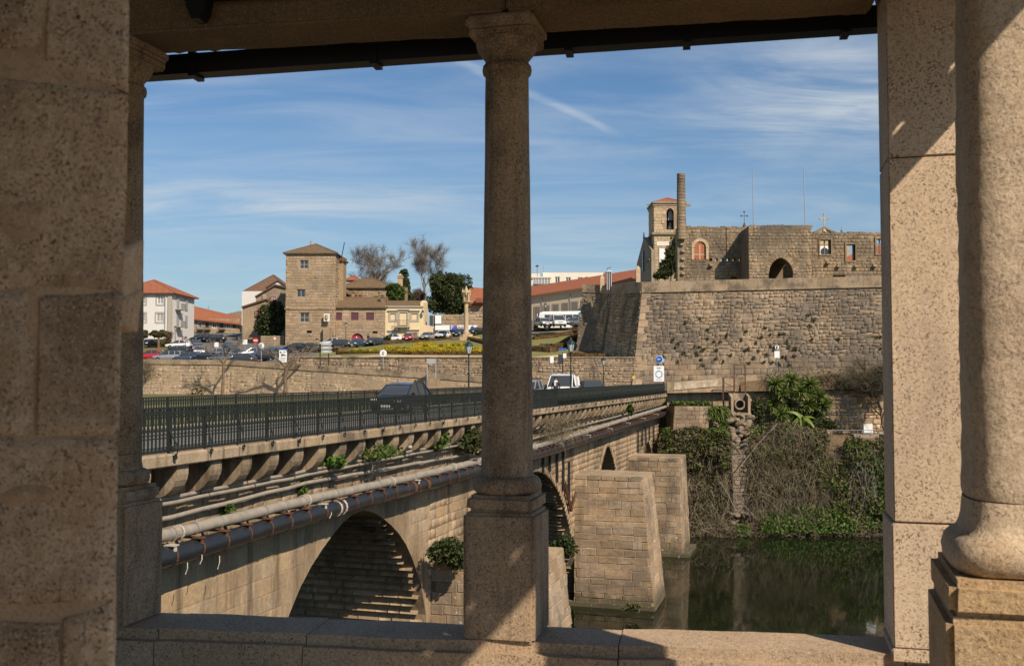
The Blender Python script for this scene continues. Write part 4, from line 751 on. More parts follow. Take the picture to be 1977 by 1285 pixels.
face(t, (1446, 1568, 436, 545), 131, 1.0, M['mortar'], ps, [(1484, 1531, 497, 545)], zbot=zb, limit=110)
x0, x1, z0, z1 = pxr(1484, 1531, 497, 529, 131); arch_head(G(), x0, x1, z0, z1, 131, .9).build('arch_head', M['palace'], t)
n = 15; g = G(); xm = (x0+x1)/2; hh = z1-z0
def apt(f, o): s = -1 if f < .5 else 1; k = abs(f-.5)*2; h_ = (x1-x0)/2; RR = (h_*h_+hh*hh)/(2*h_); a_ = (1-k)*math.acos((RR-h_)/RR); return (xm+s*((RR+o)*math.cos(a_)-(RR-h_)), 130.9, z0+(RR+o)*math.sin(a_))
for i in range(n): G().prism([apt(i/n+.004, .02), apt(i/n+.004, .5), apt((i+1)/n-.004, .5), apt((i+1)/n-.004, .02)], (0, .25, 0)).build('voussoir', M['palace'], t)
xa, xb = at(1446, 480, 131).x, at(1568, 480, 131).x; zt_ = at(1500, 437, 131).z
for x, s, nm in ((xa, -1, 'side_wall'), (xb, 1, 'side_wall')): G().box((x-s*.5, 133.9, (zb+zt_)/2), 1.0, 3.8, zt_-zb).build(nm, M['palace'], t)
G().box(((xa+xb)/2, 140.5, (zb+zt_)/2-1), xb-xa+1, .8, zt_-zb-2).build('inner_wall', M['palace'], t)
wr = [(1583, 1604, 463, 491), (1634, 1651, 472, 503), (1692, 1708, 461, 490), (1776, 1796, 466, 496)]
face(t, (1568, 2060, 450, 545), 136, 1.1, M['mortar'], ps, wr+[(1608, 1632, 531, 535)], zbot=zb, limit=110)
for i, b in enumerate(wr):
    x0, x1, z0, z1 = pxr(*b, 136); g = G()
    for xa_, xb_, za_, zb_ in ((x0-.2, x0, z0-.2, z1+.25), (x1, x1+.2, z0-.2, z1+.25), (x0, x1, z1, z1+.25), (x0, x1, z0-.2, z0)): g.box(((xa_+xb_)/2, 136.1, (za_+zb_)/2), xb_-xa_, .5, zb_-za_)
    if i != 1: g.box(((x0+x1)/2, 136.4, (z0+z1)/2), .13, .16, z1-z0).box(((x0+x1)/2, 136.4, z0+(z1-z0)*.66), x1-x0, .14, .12)
    g.build('window_surround', M['palace'], t)
for x, y in ((1618, 514), (1652, 514), (1688, 513), (1598, 507), (1445, 498), (1373, 512), (1316, 472), (1318, 485), (1318, 500), (1318, 515), (1318, 528)): p = at(x, y, 135.8 if x < 1446 or x > 1568 else 130.8); G().bbox(p, .5, .7, .35, .06).build('corbel_stone', M['coping'], t)
for i in range(26):                                    # ragged coping blocks along the broken wall heads
    for a, b, y, d in ((1312, 1446, 438, 136.4), (1446, 1568, 435.5, 131.4), (1568, 1980, 449, 136.4)):
        if a+6+11*i < b-5: p = at(a+6+11*i, y+random.uniform(.5, 2.5), d); G().bbox(p, .74*random.uniform(.9, 1), .9, .28*random.uniform(.7, 1.3), .05).build('coping_stone', M['palace'], t)
p = at(1318, 440, 136.2); G().box((p.x-.35, 136.6, (zb+p.z)/2), .9, 1.6, p.z-zb).build('buttress', M['palace'], t)
G().box(((xa+xb)/2, 136.3, at(1500, 492, 131).z), xb-xa-2.2, 8, .4).build('shade_slab', M['palace'], t)  # slab added to keep the sun out of the space behind the arch
# chimney of ringed stone courses
p0, p1 = at(1315.5, 440, 135.5), at(1315, 335, 135.5); tc_ = empty('stone_chimney', 'tall round stone chimney rising above the ruined palace', 'chimney', p0-Z3*2); n = 17
for k in range(n+4):
    z0 = p0.z-1.6+(p1.z-p0.z+1.6)*k/(n+4); z1 = p0.z-1.6+(p1.z-p0.z+1.6)*(k+1)/(n+4)-.025; r = .66-.10*k/(n+4); G().lathe((p0.x, 135.5, 0), [(r-.03, z0), (r, z0+.04), (r-.004, z1-.04), (r-.03, z1)], 14, k*.4).build('stone_course', M['palace'], tc_)
for i, (x, y0, y1, xb_, lb) in enumerate(((1453, 328, 438, 1455, 'thin bare mast over the ruined palace, the one nearer the chimney'), (1551.5, 324, 437, 1555, 'thin bare mast over the ruined palace, the one nearer the stone cross'))):
    a, b = at(xb_, y1+8, 132), at(x, y0, 132); prop(G().tube([a, b], [.075, .05], 6).build('mast', M['steel']), lb, 'mast')
# church front with a cross, roofs and finials showing over and through the ruin
t = empty('church_gable', 'pale church gable with a round window, seen through the ruined palace window', 'church', at(1590, 545, 150))
P = [at(1545, 560, 150), at(1640, 560, 150), at(1640, 466, 150), at(1592, 441, 150), at(1545, 466, 150)]; G().prism([(p.x, 150, p.z) for p in P], (0, 1, 0)).build('gable_wall', M['church'], t)
for a, b in ((1545, 1592), (1592, 1640)): p, q = at(a, 465 if a < 1592 else 440, 149.8), at(b, 440 if b < 1600 else 465, 149.8); G().prism([p, q, q+Z3*.3, p+Z3*.3], (0, 1.3, 0)).build('raking_cornice', M['church_grey'], t)
c = at(1592, 486, 149.9); g = G(); n = 20
for i in range(n): a0, a1 = 2*math.pi*i/n, 2*math.pi*(i+1)/n; g.prism([(c.x+r*math.cos(a), c.y, c.z+r*math.sin(a)) for r, a in ((.62, a0), (1.05, a0), (1.05, a1), (.62, a1))], (0, .12, 0))
o = g.build('round_window', M['white_trim'], t); G().lathe((0, 0, 0), [(.62, 0), (.62, .04)], 18).build('pane', M['glass'], o, world=False).matrix_basis = Matrix.Translation((c.x, c.y+.1, c.z)) @ Matrix.Rotation(R(90), 4, 'X')
def cross(label, px, yt, yb, d, mat, w_=.13, arm=.28, knobs=True):
    a, b = at(px, yb, d), at(px, yt, d); H = b.z-a.z; t = empty('cross', label, 'cross', a); zc = a.z+H*.66; G().box((a.x, d, (a.z+b.z)/2), w_, w_, H).build('upright', mat, t); G().box((a.x, d, zc), H*arm*2, w_*.98, w_*.98).build('arm', mat, t)
    if knobs:
        g = G()
        for x, z in ((-H*arm, 0), (H*arm, 0), (0, H*.34)): g.lathe((a.x+x, d, zc+z), [(0.01, -.14), (.12, -.07), (.14, 0), (.12, .07), (.01, .14)], 8)
        g.build('trefoil', mat, t)
    G().lathe(a-Z3*.6, [(.34, 0), (.3, .2), (.16, .45), (.12, .7)], 8).build('base', mat, t)
cross('pale stone cross with trefoil arms on the church gable', 1591, 413, 440, 150, M['church']); cross('small reddish iron cross over the middle of the ruined wall', 1437, 409, 432, 150, M['rust'], .06, .25)
p = at(1625, 455, 150); prop(G().lathe(p, [(.18, -1), (.16, .2), (.3, .3), (.12, .5), (.2, .75), (.05, 1.0), (.03, 1.5)], 8).build('finial', M['church_grey']), 'small stone finial right of the stone cross', 'finial')
t = empty('tiled_roof', 'orange tiled roof seen through the plain ruined window', 'roof', at(1640, 510, 146)); a, b, c = at(1600, 540, 146), at(1720, 540, 146), at(1690, 476, 150)
G().prism([at(1618, 506, 145), at(1760, 506, 145), at(1760, 470, 150), at(1668, 476, 150)], (0, .3, -.3)).build('roof_slope', M['tile_red'], t); G().box((at(1690, 520, 147).x, 147, 13), 9, 3, 6).build('wall', M['palace'], t)
t = empty('tiled_roof', 'red tiled roof filling the arched ruined window', 'roof', at(1352, 510, 141)); G().prism([at(1325, 512, 140), at(1380, 512, 140), at(1380, 455, 144), at(1325, 455, 144)], (0, .3, -.3)).build('roof_slope', M['tile_red'], t); G().box((at(1352, 520, 142).x, 142.4, 12.5), 3.6, 2.6, 4.6).build('wall', M['palace'], t)
# ------------------------------------------------------------ the riverbank below the bastion
g = G(); prof = [(94.6, -16), (95.1, -14.85), (96.0, -13.6), (96.7, -11.2), (97.6, -8.6), (98.6, -6.6), (99.6, -6.0), (101.5, -5.9), (103.6, -5.9)]; xs = np.linspace(8, 90, 83); vs = []
for j, (d, z) in enumerate(prof):
    for x in xs: k_ = min(1, max(0, (x-8)/6)); n_ = mnoise.noise(Vector((x*.35, z*.4, 1)))*.9; low = -1.5*math.exp(-((x-22.4)/1.2)**2)*(1 if 0 < j < 6 else 0); vs.append((x, d+n_*(1 if 0 < j < 6 else .2)-low, z+mnoise.noise(Vector((x*.5, d, 4)))*.4*(1 if 1 < j < 6 else .1)))
k = len(xs); g.add(vs, [(j*k+i, j*k+i+1, (j+1)*k+i+1, (j+1)*k+i) for j in range(len(prof)-1) for i in range(k-1)]); prop(g.build('riverbank', M['soil'], None, 60), kind='structure')
prop(G().prism([(34, 99.3, -5.8), (75, 98.2, -5.8), (75, 100.5, -5.8), (34, 101, -5.8)], (0, 0, -.35)).build('lower_path', M['paving']), kind='structure')
g = G(); g.quad((15.8, 103.2, -1.55), (31, 102.4, -.1), (48, 101.2, 1.2), (80, 99, 2.4), (80, 113, 2.6), (48, 113, 1.4), (31, 116, -.2), (15.8, 117, -1.5)); prop(g.build('quay_street', M['asphalt']), kind='structure')
t = empty('ramp_wall', 'ashlar retaining wall with a pale parapet below the quay street ramp', 'wall', (20, 103, -6))
def ramp(px): return at(px, 738-(px-1285)*.0825, 102.6)
a, b = ramp(1287), ramp(1432); slab(((a.x, 102.45, -6.2), (b.x, 102.45, -6.2), (b.x, 102.45, b.z-.9), (a.x, 102.45, a.z-.9)), .8).build('wall_core', M['mortar_lt'], t)
stones(t, quadcells(((a.x, 102.45, -6.2), (b.x, 102.45, -6.2), (b.x, 102.45, b.z-.9), (a.x, 102.45, a.z-.9)), .42, .75, .02, .03, jh=.12), M['pier'], limit=150)
pts = [ramp(x) for x in (1287, 1360, 1432, 1520, 1620, 1720, 1850)]
for p, q in zip(pts, pts[1:]):
    n = 3; v = (q-p)
    for k in range(n): G().obox(p+v*((k+.5)/n)-Z3*.45, v/n*.495, Vector((0, .2, 0)), Z3*.45).build('parapet_slab', M['cream'] if q.x < 23 and False else M['coping'], t)
p, q = ramp(1300), ramp(1385); slab((p-Z3*.85+Vector((0, -.24, 0)), q-Z3*.8+Vector((0, -.24, 0)), q-Z3*.08+Vector((0, -.24, 0)), p-Z3*.08+Vector((0, -.24, 0))), .05).build('limewash', stone('worn_limewash', (.58, .53, .45), (.36, .29, .21), 2.2, .05, stain=(.3, .24, .17), st=(.48, .66), sts=.8), t)
t = empty('rubble_wall', 'warm sunlit rubble wall above the lower riverside path', 'wall', (38, 101, -6)); q = ((at(1428, 790, 102.3).x, 102.0, -6.1), (80, 100.6, -6.1), (80, 101.2, -.6), (at(1428, 790, 102.3).x, 102.4, -1.6)); slab(q, .7).build('wall_core', M['mortar_lt'], t); stones(t, quadcells(q, .36, .55, .035, .1, jh=.4, jw=.5, rag=.25), M['rubble'], limit=300)
g = G(); sl_ = [ramp(x) for x in (1428, 1520, 1620, 1720, 1900, 2400)]; lo = lambda x: (x, 102.0-(x-23.5)*.012, -1.65+(x-23.5)*.0185)
for p, q in zip(sl_, sl_[1:]): g.quad(lo(p.x), lo(q.x), (q.x, 102.5, q.z-.3), (p.x, 102.5, p.z-.3))
prop(g.build('grass_slope', M['soil']), kind='structure')
t = empty('stone_block_base', 'square ashlar bastion stub with grass on top below the bridge end', 'wall', (18, 100, -6)); q = [at(x, y, 99.6) for x, y in ((1298, 850), (1370, 850), (1366, 784), (1302, 784))]; slab(q, 3.2).build('wall_core', M['mortar_lt'], t); stones(t, quadcells(q, .42, .7, .03, .05, jh=.1), M['pier'], limit=80)
p = at(1334, 782, 101); prop(link('grass_tuft', leafmesh('grass_tuft', np.c_[rng.uniform(p.x-1.8, p.x+1.8, 900), rng.uniform(99.8, 102.5, 900), p.z+rng.uniform(-.02, .35, 900)], .22, M['leaf_mid'])), kind='stuff')
# outfall: concrete box, pipe, fence of rusty posts, tumbled rocks below
c = at(1428.5, 780, 100.0); t = empty('outfall', 'concrete outfall box with a round pipe mouth above the rock chute', 'outfall', c-Z3*1)
G().box((c.x, 100.9, c.z+.1), 1.75, .5, 2.0).build('headwall', M['concrete'], t)
for s in (-1, 1): G().prism([(c.x+s*.85-.12, 100.8, c.z-.85), (c.x+s*.85+.12, 100.8, c.z-.85), (c.x+s*.85+.12, 100.8, c.z+1.1), (c.x+s*.85-.12, 100.8, c.z+1.1)], (0, -1.2, -.35)).build('side_wall', M['concrete'], t)
G().box((c.x, 100.2, c.z-.95), 1.95, 1.6, .22).build('apron', M['concrete'], t)
g = G(); n = 20
for i in range(n): a0, a1 = 2*math.pi*i/n, 2*math.pi*(i+1)/n; g.prism([(c.x+r*math.cos(a), 99.95, c.z+r*math.sin(a)) for r, a in ((.40, a0), (.55, a0), (.55, a1), (.40, a1))], (0, .75, 0))
g.build('pipe_mouth', M['concrete'], t); G().lathe((0, 0, 0), [(.41, 0), (.41, .02)], 16).build('pipe_dark', M['zinc'], t).matrix_basis = Matrix.Translation((c.x, 100.6, c.z)) @ Matrix.Rotation(R(90), 4, 'X')
t = empty('post_fence', 'rusty post and rail frame standing around the outfall', 'fence', c)
for x, y0, y1 in ((1396, 780, 728), (1418, 765, 704), (1439, 762, 704)): a, b = at(x, y0, 101.2), at(x, y1, 101.2); G().box((a.x, 101.2, (a.z+b.z)/2), .1, .1, b.z-a.z).build('post', M['rust'], t)
for (x0, y0), (x1, y1) in (((1396, 728), (1439, 730)), ((1396, 737), (1418, 748)), ((1418, 704), (1439, 704)), ((1418, 748), (1439, 740))): G().tube([at(x0, y0, 101.2), at(x1, y1, 101.2)], .035, 5).build('rail', M['rust'], t)
RK = []
for k in range(5):
    bm = bmesh.new(); bmesh.ops.create_icosphere(bm, subdivisions=2, radius=.5)
    for v in bm.verts: v.co *= 1+.38*mnoise.noise(v.co*2.2+Vector((k*5, 0, 0))); v.co.z *= .72; v.co.x *= 1.2
    me = bpy.data.meshes.new('boulder'); bm.to_mesh(me); bm.free(); me.materials.append(M['rock']); RK.append(me)
def rock(px, py, d, s, lb, grp, mat=None): o = bpy.data.objects.new('boulder', random.choice(RK)); COL.objects.link(o); o.location = at(px, py, d); o.rotation_euler = (random.uniform(-.4, .4), random.uniform(-.4, .4), random.uniform(0, 6)); o.scale = [s*random.uniform(.8, 1.25) for _ in '123']; prop(o, lb, 'rock', grp)
for i in range(64): y = 798+i*1.65; rock(1429+random.uniform(-24, 24)*(1 if y < 850 else .62), y, 99.9-(y-798)*.026, random.uniform(.5, .95), 'dark wet boulder tumbled in the chute below the outfall pipe', 'boulders in the chute')
for i in range(34): rock(random.uniform(1402, 1462), random.uniform(988, 1024), random.uniform(95, 96.2), random.uniform(.3, .62), 'pale angular rock at the waterline below the chute', 'rocks at the waterline')
for i in range(16): rock(random.uniform(1375, 1405), random.uniform(815, 850), 99, random.uniform(.25, .5), 'pale broken stone scattered left of the chute', 'stones beside the chute')
t = empty('chute_wall', 'wet dark stone wall at the foot of the boulder chute', 'wall', at(1429, 980, 97)); q = [at(x, y, d) for x, y, d in ((1416, 996, 95.9), (1445, 996, 95.9), (1445, 878, 97.3), (1412, 878, 97.3))]; slab(q, .6).build('wall_core', M['mortar'], t); stones(t, quadcells(q, .4, .55, .03, .07, jh=.2), M['rock'], limit=60)
# brambles over the bank
def bank(px, py, dd=0): return np.array(at(px, py, float(np.interp(py, [815, 850, 930, 1000, 1035], [99.0, 98.3, 97.0, 95.9, 94.9]))-.35+dd))
def bankpts(n, x0, x1, y0, y1, dd=.6, f=None):
    res = []
    while len(res) < n:
        x, y = random.uniform(x0, x1), random.uniform(y0, y1)
        if f is None or f(x, y): res.append(bank(x, y, -abs(random.gauss(0, dd))))
    return np.array(res)
cl_ = lambda sx, sy, th: (lambda x, y: mnoise.noise(Vector((x*sx, y*sy, 3.3))) > th)
prop(link('brambles', strands('brambles', np.concatenate([bankpts(2600, 1272, 1412, 845, 1020, .7), bankpts(4200, 1446, 1600, 812, 1000, .9, lambda x, y: y > 812+(1-math.sin((x-1446)/154*math.pi))*40), bankpts(1500, 1560, 1712, 850, 1015, .5)]), rng.normal(size=(8300, 3))*np.array([.8, .35, .5])+np.array([0, -.35, -.25]), rng.uniform(.8, 2.2, 8300), .045, M['twig'], 5, .9, .3)), kind='stuff')
prop(link('pale_vines', strands('pale_vines', np.concatenate([bankpts(700, 1640, 1692, 862, 960, .6), bankpts(160, 1290, 1400, 930, 1000, .5), bankpts(200, 1460, 1560, 900, 985, .6)]), rng.normal(size=(1060, 3))*.35+np.array([0, -.3, -.5]), rng.uniform(1, 2.6, 1060), .05, M['twig_grey'], 5, 1.0, .25)), kind='stuff')
prop(link('bank_foliage', leafmesh('bank_foliage', np.concatenate([bankpts(6500, 1270, 1412, 818, 905, .8, lambda x, y: y > 822+abs(x-1340)*.22 and (y < 880 or cl_(.03, .03, .0)(x, y))), bankpts(2600, 1275, 1410, 900, 1024, .35, cl_(.03, .02, .12)), bankpts(6500, 1580, 1720, 842, 1015, .6, cl_(.025, .02, -.12)), bankpts(3000, 1446, 1600, 815, 960, .4, cl_(.02, .03, .1)), bankpts(3600, 1500, 1720, 930, 1025, .4, cl_(.03, .03, -.2))]), .19, M['leaf_olive'])), kind='stuff')
prop(link('bank_ivy', leafmesh('bank_ivy', np.concatenate([bankpts(3200, 1580, 1720, 850, 1015, .8, cl_(.02, .02, .0)), bankpts(1500, 1275, 1410, 825, 900, .9, cl_(.03, .03, .1)), bankpts(900, 1446, 1580, 820, 900, .7, cl_(.03, .03, .1))]), .2, M['leaf_mid'])), kind='stuff')
prop(link('bright_undergrowth', leafmesh('bright_undergrowth', np.concatenate([bankpts(5200, 1468, 1655, 972, 1028, .7, lambda x, y: y > 1003-28*math.sin((x-1460)/200*math.pi)), bankpts(2600, 1655, 1720, 880, 1022, .5, cl_(.03, .02, -.1)), bankpts(900, 1560, 1712, 880, 1000, .5, cl_(.03, .03, .15)), bankpts(500, 1424, 1450, 1012, 1032, .4)]), .17, M['leaf_bright'])), kind='stuff')
prop(link('shore_litter', strands('shore_litter', bankpts(2600, 1270, 1720, 1008, 1036, .7), rng.normal(size=(2600, 3))*np.array([1, .5, .35]), rng.uniform(.4, 1.1, 2600), .05, M['twig'], 3, .4, .3)), kind='stuff')
for a, b in (((1415, 958), (1458, 1000)), ((1390, 930), (1420, 985)), ((1500, 818), (1425, 905))): prop(G().tube([bank(*a, -1.2), (bank(*a, -1.2)+bank(*b, -1.2))/2+np.array([0, 0, .2]), bank(*b, -1.2)], .06, 5).build('fallen_pole', M['twig_grey']), '%s pale bare pole leaning on the bank beside the rock chute' % {1415: 'lowest', 1390: 'steep', 1500: 'longest'}[a[0]], 'branch')
prop(link('dry_grass', strands('dry_grass', np.c_[rng.uniform(26, 48, 3200), rng.uniform(101.2, 102.2, 3200), rng.uniform(-1.0, .9, 3200)], rng.normal(size=(3200, 3))*.5+np.array([0, -.4, .4]), rng.uniform(.4, 1.0, 3200), .05, M['twig'], 3, .7, .25)), kind='stuff')
# spiky palm-lily clump, broad-leaved plant, agapanthus clump
def rosette(c, n, L, wd, up=.2):
    c = np.asarray(c); d = rng.normal(size=(n, 3)); d[:, 2] = d[:, 2]*.75+up; d /= np.linalg.norm(d, axis=1)[:, None]; return np.repeat(c[None], n, 0), d, L*rng.uniform(.75, 1.15, n)
t = empty('palm_lily', 'spiky green palm lily clump with many rosettes on the bank', 'palm', at(1540, 830, 100.4)); RS = []
heads = [(1497, 741), (1527, 733), (1563, 741), (1512, 760), (1545, 757), (1580, 765), (1493, 778), (1525, 782), (1560, 782), (1590, 780), (1508, 800), (1540, 803), (1573, 800)]
for i, (x, y) in enumerate(heads):
    h = at(x, y, 100.2+random.uniform(-.7, .7)); RS.append(rosette(h, 260, 1.0, .1)); G().tube([at(1535+(x-1535)*.35, 838, 100.6), (at(1535+(x-1535)*.7, (y+838)/2, 100.5)), h], [.16, .12, .09], 6).build('trunk', M['bark_grey'], t)
for P0, D, L in RS: link('rosette', strands('rosette', P0, D, L, .15, M['yucca'], 3, .22, .05), t)
P0, D, L = rosette(at(1550, 808, 99.4), 14, 2.0, .5, .5); prop(link('broad_leaf_plant', strands('broad_leaf_plant', P0, D, L, .55, M['banana'], 5, .8, .05)), 'yellow green broad leaved plant in front of the palm lily', 'plant')
P0 = np.array([at(random.uniform(1368, 1406), random.uniform(788, 806), 99.8+random.uniform(-.3, .6)) for _ in range(800)]); D = rng.normal(size=(800, 3))*.6+np.array([0, -.2, .8]); prop(link('strap_leaf_clump', strands('strap_leaf_clump', P0, D/np.linalg.norm(D, axis=1)[:, None], .9, .09, M['yucca'], 3, .9, .05)), 'yellow green strap leaved clump left of the outfall', 'plant')
clump('shrub', 'dark green shrub between the outfall and the palm lily', 'plant', at(1463, 790, 100.3), (1.1, .8, 1.5), 900, .2, 'leaf_dark'); clump('shrub', 'low dark shrub beneath the palm lily', 'plant', at(1580, 822, 99.8), (2.0, .9, .8), 1000, .2, 'leaf_dark'); clump('shrub', 'leafy shrub left of the rock chute', 'plant', at(1394, 824, 99.5), (.9, .7, .9), 500, .17, 'leaf_mid')
# bare leaning tree at the right bank
def bare_tree(name, label, base, h, spread, mat, tw, lean=(0, 0), n0=5, seed=1, group=None, thick=.16, depth=4, ntw=900, tl=.8, up=.55, twd=.022):
    g_ = random.Random(seed); t = empty(name, label, 'tree', base, group=group); base = Vector(base); tg = G(); lg = G(); tips = []
    def grow(p, d, L, r, k):
        q = [p]; rr = [r]
        for i in range(4): d = (d+Vector((g_.gauss(0, .16), g_.gauss(0, .16), g_.gauss(.05, .1)))).normalized(); q.append(q[-1]+d*L/4); rr.append(r*(1-.45*(i+1)/4))
        (tg if k == 0 else lg).tube(q, rr, 5 if k < 2 else 3, False)
        if k >= depth-1: tips.extend([(q[i], d) for i in (1, 2, 3, 4)])
        if k < depth:
            for i in range(g_.choice((2, 3, 3)) if k else n0):
                e = Vector((g_.gauss(0, 1), g_.gauss(0, 1), g_.gauss(up, .45))).normalized(); grow(q[g_.choice((2, 3, 4, 4))], (d*.75+e*spread).normalized(), L*g_.uniform(.55, .8), rr[-1]*g_.uniform(.6, .8), k+1)
    grow(base, Vector((lean[0], lean[1], 1)).normalized(), h*.38, thick, 0); tg.build('trunk', M[mat], t, 60); lg.build('branches', M[mat], t)
    if ntw:
        k = [g_.randrange(len(tips)) for _ in range(ntw)]; P0 = np.array([tips[i][0] for i in k]); D = np.array([tips[i][1] for i in k])+rng.normal(size=(ntw, 3))*.6; D /= np.linalg.norm(D, axis=1)[:, None]; link('crown', strands('crown', P0, D, tl*rng.uniform(.5, 1.3, ntw), twd, M[tw], 3, .0, .25), t)
    return t
bare_tree('bare_tree', 'bare leaning tree with a haze of fine dark twigs at the right bank', at(1722, 850, 98.5), 9, .8, 'bark', 'twig', (-.55, .1), 6, 3, None, .22, 4, 6500, 1.2, .35, .024)
# ------------------------------------------------------------ buildings on the far bank
def gp(px, py):                                        # where the view through a pixel meets the street or garden
    d = 119.0
    while d < 300:
        p = at(px, py, d)
        if p.z <= gz(p.x, d): return p
        d += .5
    return at(px, py, 170)
def hip(parent, x0, x1, d0, d1, ze, zr, ov, mat, inset=None, th=.16, name='roof', gable=False):
    x0 -= ov; x1 += ov; d0 -= ov; d1 += ov; w_, dp = x1-x0, d1-d0; i = inset if inset is not None else min(w_, dp)/2
    if w_ >= dp: A, B = (x0+(0 if gable else i), (d0+d1)/2, zr), (x1-(0 if gable else i), (d0+d1)/2, zr); q = [((x0, d0, ze), (x1, d0, ze), B, A), ((x1, d1, ze), (x0, d1, ze), A, B)]; e = [((x1, d0, ze), (x1, d1, ze), B), ((x0, d1, ze), (x0, d0, ze), A)]
    else: A, B = ((x0+x1)/2, d0+(0 if gable else i), zr), ((x0+x1)/2, d1-(0 if gable else i), zr); q = [((x1, d0, ze), (x1, d1, ze), B, A), ((x0, d1, ze), (x0, d0, ze), A, B)]; e = [((x0, d0, ze), (x1, d0, ze), A), ((x1, d1, ze), (x0, d1, ze), B)]
    g = G(); [g.quad(*f) for f in q+([] if gable else e)]
    b = [(x0, d0, ze-th), (x1, d0, ze-th), (x1, d1, ze-th), (x0, d1, ze-th)]; g.quad(*b[::-1]); tp = [(x0, d0, ze), (x1, d0, ze), (x1, d1, ze), (x0, d1, ze)]
    for k in range(4): g.quad(b[k], b[(k+1) % 4], tp[(k+1) % 4], tp[k])
    if gable: [g.quad(*f) for f in e]
    o = g.build(name, M[mat], parent)
    g = G(); g.tube([A, B], .13, 6)                    # ridge tiles
    if not gable:
        cs_ = [((x0, d0, ze), A), ((x1, d0, ze), B if w_ >= dp else A), ((x1, d1, ze), B), ((x0, d1, ze), A if w_ >= dp else B)]
        for p, q in cs_: g.tube([p, q], .12, 6)
    g.build('ridge_tiles', M[mat], o); return o
def block(parent, x0, x1, yt, yb, d, dep, mat, st=None, hol=(), limit=120, side=True, sst=None, zb=None):  # box building; front with openings, sides, back
    a, b, z0, z1 = pxr(x0, x1, yt, yb, d); z0 = min(z0, gz((a+b)/2, d))-1.0 if zb is None else zb
    face(parent, (x0, x1, yt, yb), d, .5, M[mat], st, hol, zbot=z0, limit=limit)
    g = G().box((a+.25, d+.5+(dep-.5)/2, (z0+z1)/2), .5, dep-.5, z1-z0).box((b-.25, d+.5+(dep-.5)/2, (z0+z1)/2), .5, dep-.5, z1-z0).box(((a+b)/2, d+dep-.25, (z0+z1)/2), b-a-1.0, .5, z1-z0).box(((a+b)/2, d+dep/2, z1-.3), b-a-1.0, dep-1, .2); g.build('wall', M[mat], parent)
    if sst and b < 0: stones(parent, quadcells(((b, d, z0), (b, d+dep, z0), (b, d+dep, z1), (b, d, z1)), sst[1], sst[2], .035, sst[3]), sst[0], limit=60)
    return a, b, z0, z1
ts = (M['tower'], .52, .85, .05)
# stone tower house
t = empty('tower_house', 'tall square medieval stone tower house with a low mossy pyramid roof', 'tower', (-35, 175, 4))
hw_ = [(579, 595.5, 502, 519), (573, 589.5, 558.5, 574), (579, 597, 603.5, 622), (592, 602, 637.5, 643)]
a, b, z0, z1 = block(t, 550.5, 646, 489, 672, 175, 9, 'mortar_lt', ts, hw_, 300, True, ts)
a2, b2, z2, z3 = pxr(548, 647.5, 596, 676, 174.7); st3 = [(548+.5, 647, 596, 676)]
G().prism([(a2, 174.75, z3), (a2, 174.75, z2-1), (b2, 174.75, z2-1), (b2, 174.75, z3)], (0, .2, 0))
for w_, (nx_, ny_) in zip(hw_[:3], ((2, 2), (2, 1), (2, 2))): window(t, w_, 175.15, 'grey_trim', 'glass', nx_, ny_, .12, 'grey_trim', .2, .1)
x0, x1, za, zc = pxr(*hw_[3], 175.3); G().box(((x0+x1)/2, 175.35, (za+zc)/2), x1-x0, .1, zc-za).build('slit', M['zinc'], t)
for y, n_ in ((596, 1),): G().box(((a+b)/2, 174.98, at(600, y, 175).z), b-a+.3, .3, .25).build('string_course', M['coping'], t)
G().box(((a+b)/2, 174.95, z1-.15), b-a+.4, .4, .3).build('cornice', M['coping'], t)
hip(t, a, b, 175, 184, z1+.05, at(600, 471, 179.5).z, .45, 'tile_moss', 4.9); p = at(600, 468, 179.5); G().lathe(p-Z3*.4, [(.2, 0), (.1, .3), (.16, .5), (.03, .8)], 6).build('finial', M['coping'], t)
G().box((b+.42, 180.2, z1-7.2), .84, 3.2, 12.5).build('turret', M['tower'], t); hip(t, b+.1, b+.84, 178.6, 181.8, z1-.85, z1-.2, .3, 'tile_moss', .4)
p, q = at(657, 510, 175), at(665, 468, 175); prop(G().tube([p, q], .07, 6).build('flag_mast', M['iron']), 'black leaning flag mast at the corner of the stone tower house', 'mast')
x0, x1, za, zc = pxr(624, 637, 605, 655, 174.2); o = empty('coat_of_arms', 'carved coat of arms on a shallow buttress of the stone tower', 'carving', ((x0+x1)/2, 174.3, za))
G().box(((x0+x1)/2, 174.5, (za+zc)/2-1.6), x1-x0, 1.0, zc-za-1.6).build('buttress', M['tower'], o); x0, x1, za, zc = pxr(625, 636, 605, 620, 174); G().box(((x0+x1)/2, 174.2, (za+zc)/2), x1-x0, .3, zc-za).build('panel', M['cream'], o); G().lathe(((x0+x1)/2, 174.0, za+.2), [(.1, 0), (.26, .3), (.3, .8), (.25, 1.0)], 8).build('shield', M['grey_trim'], o)
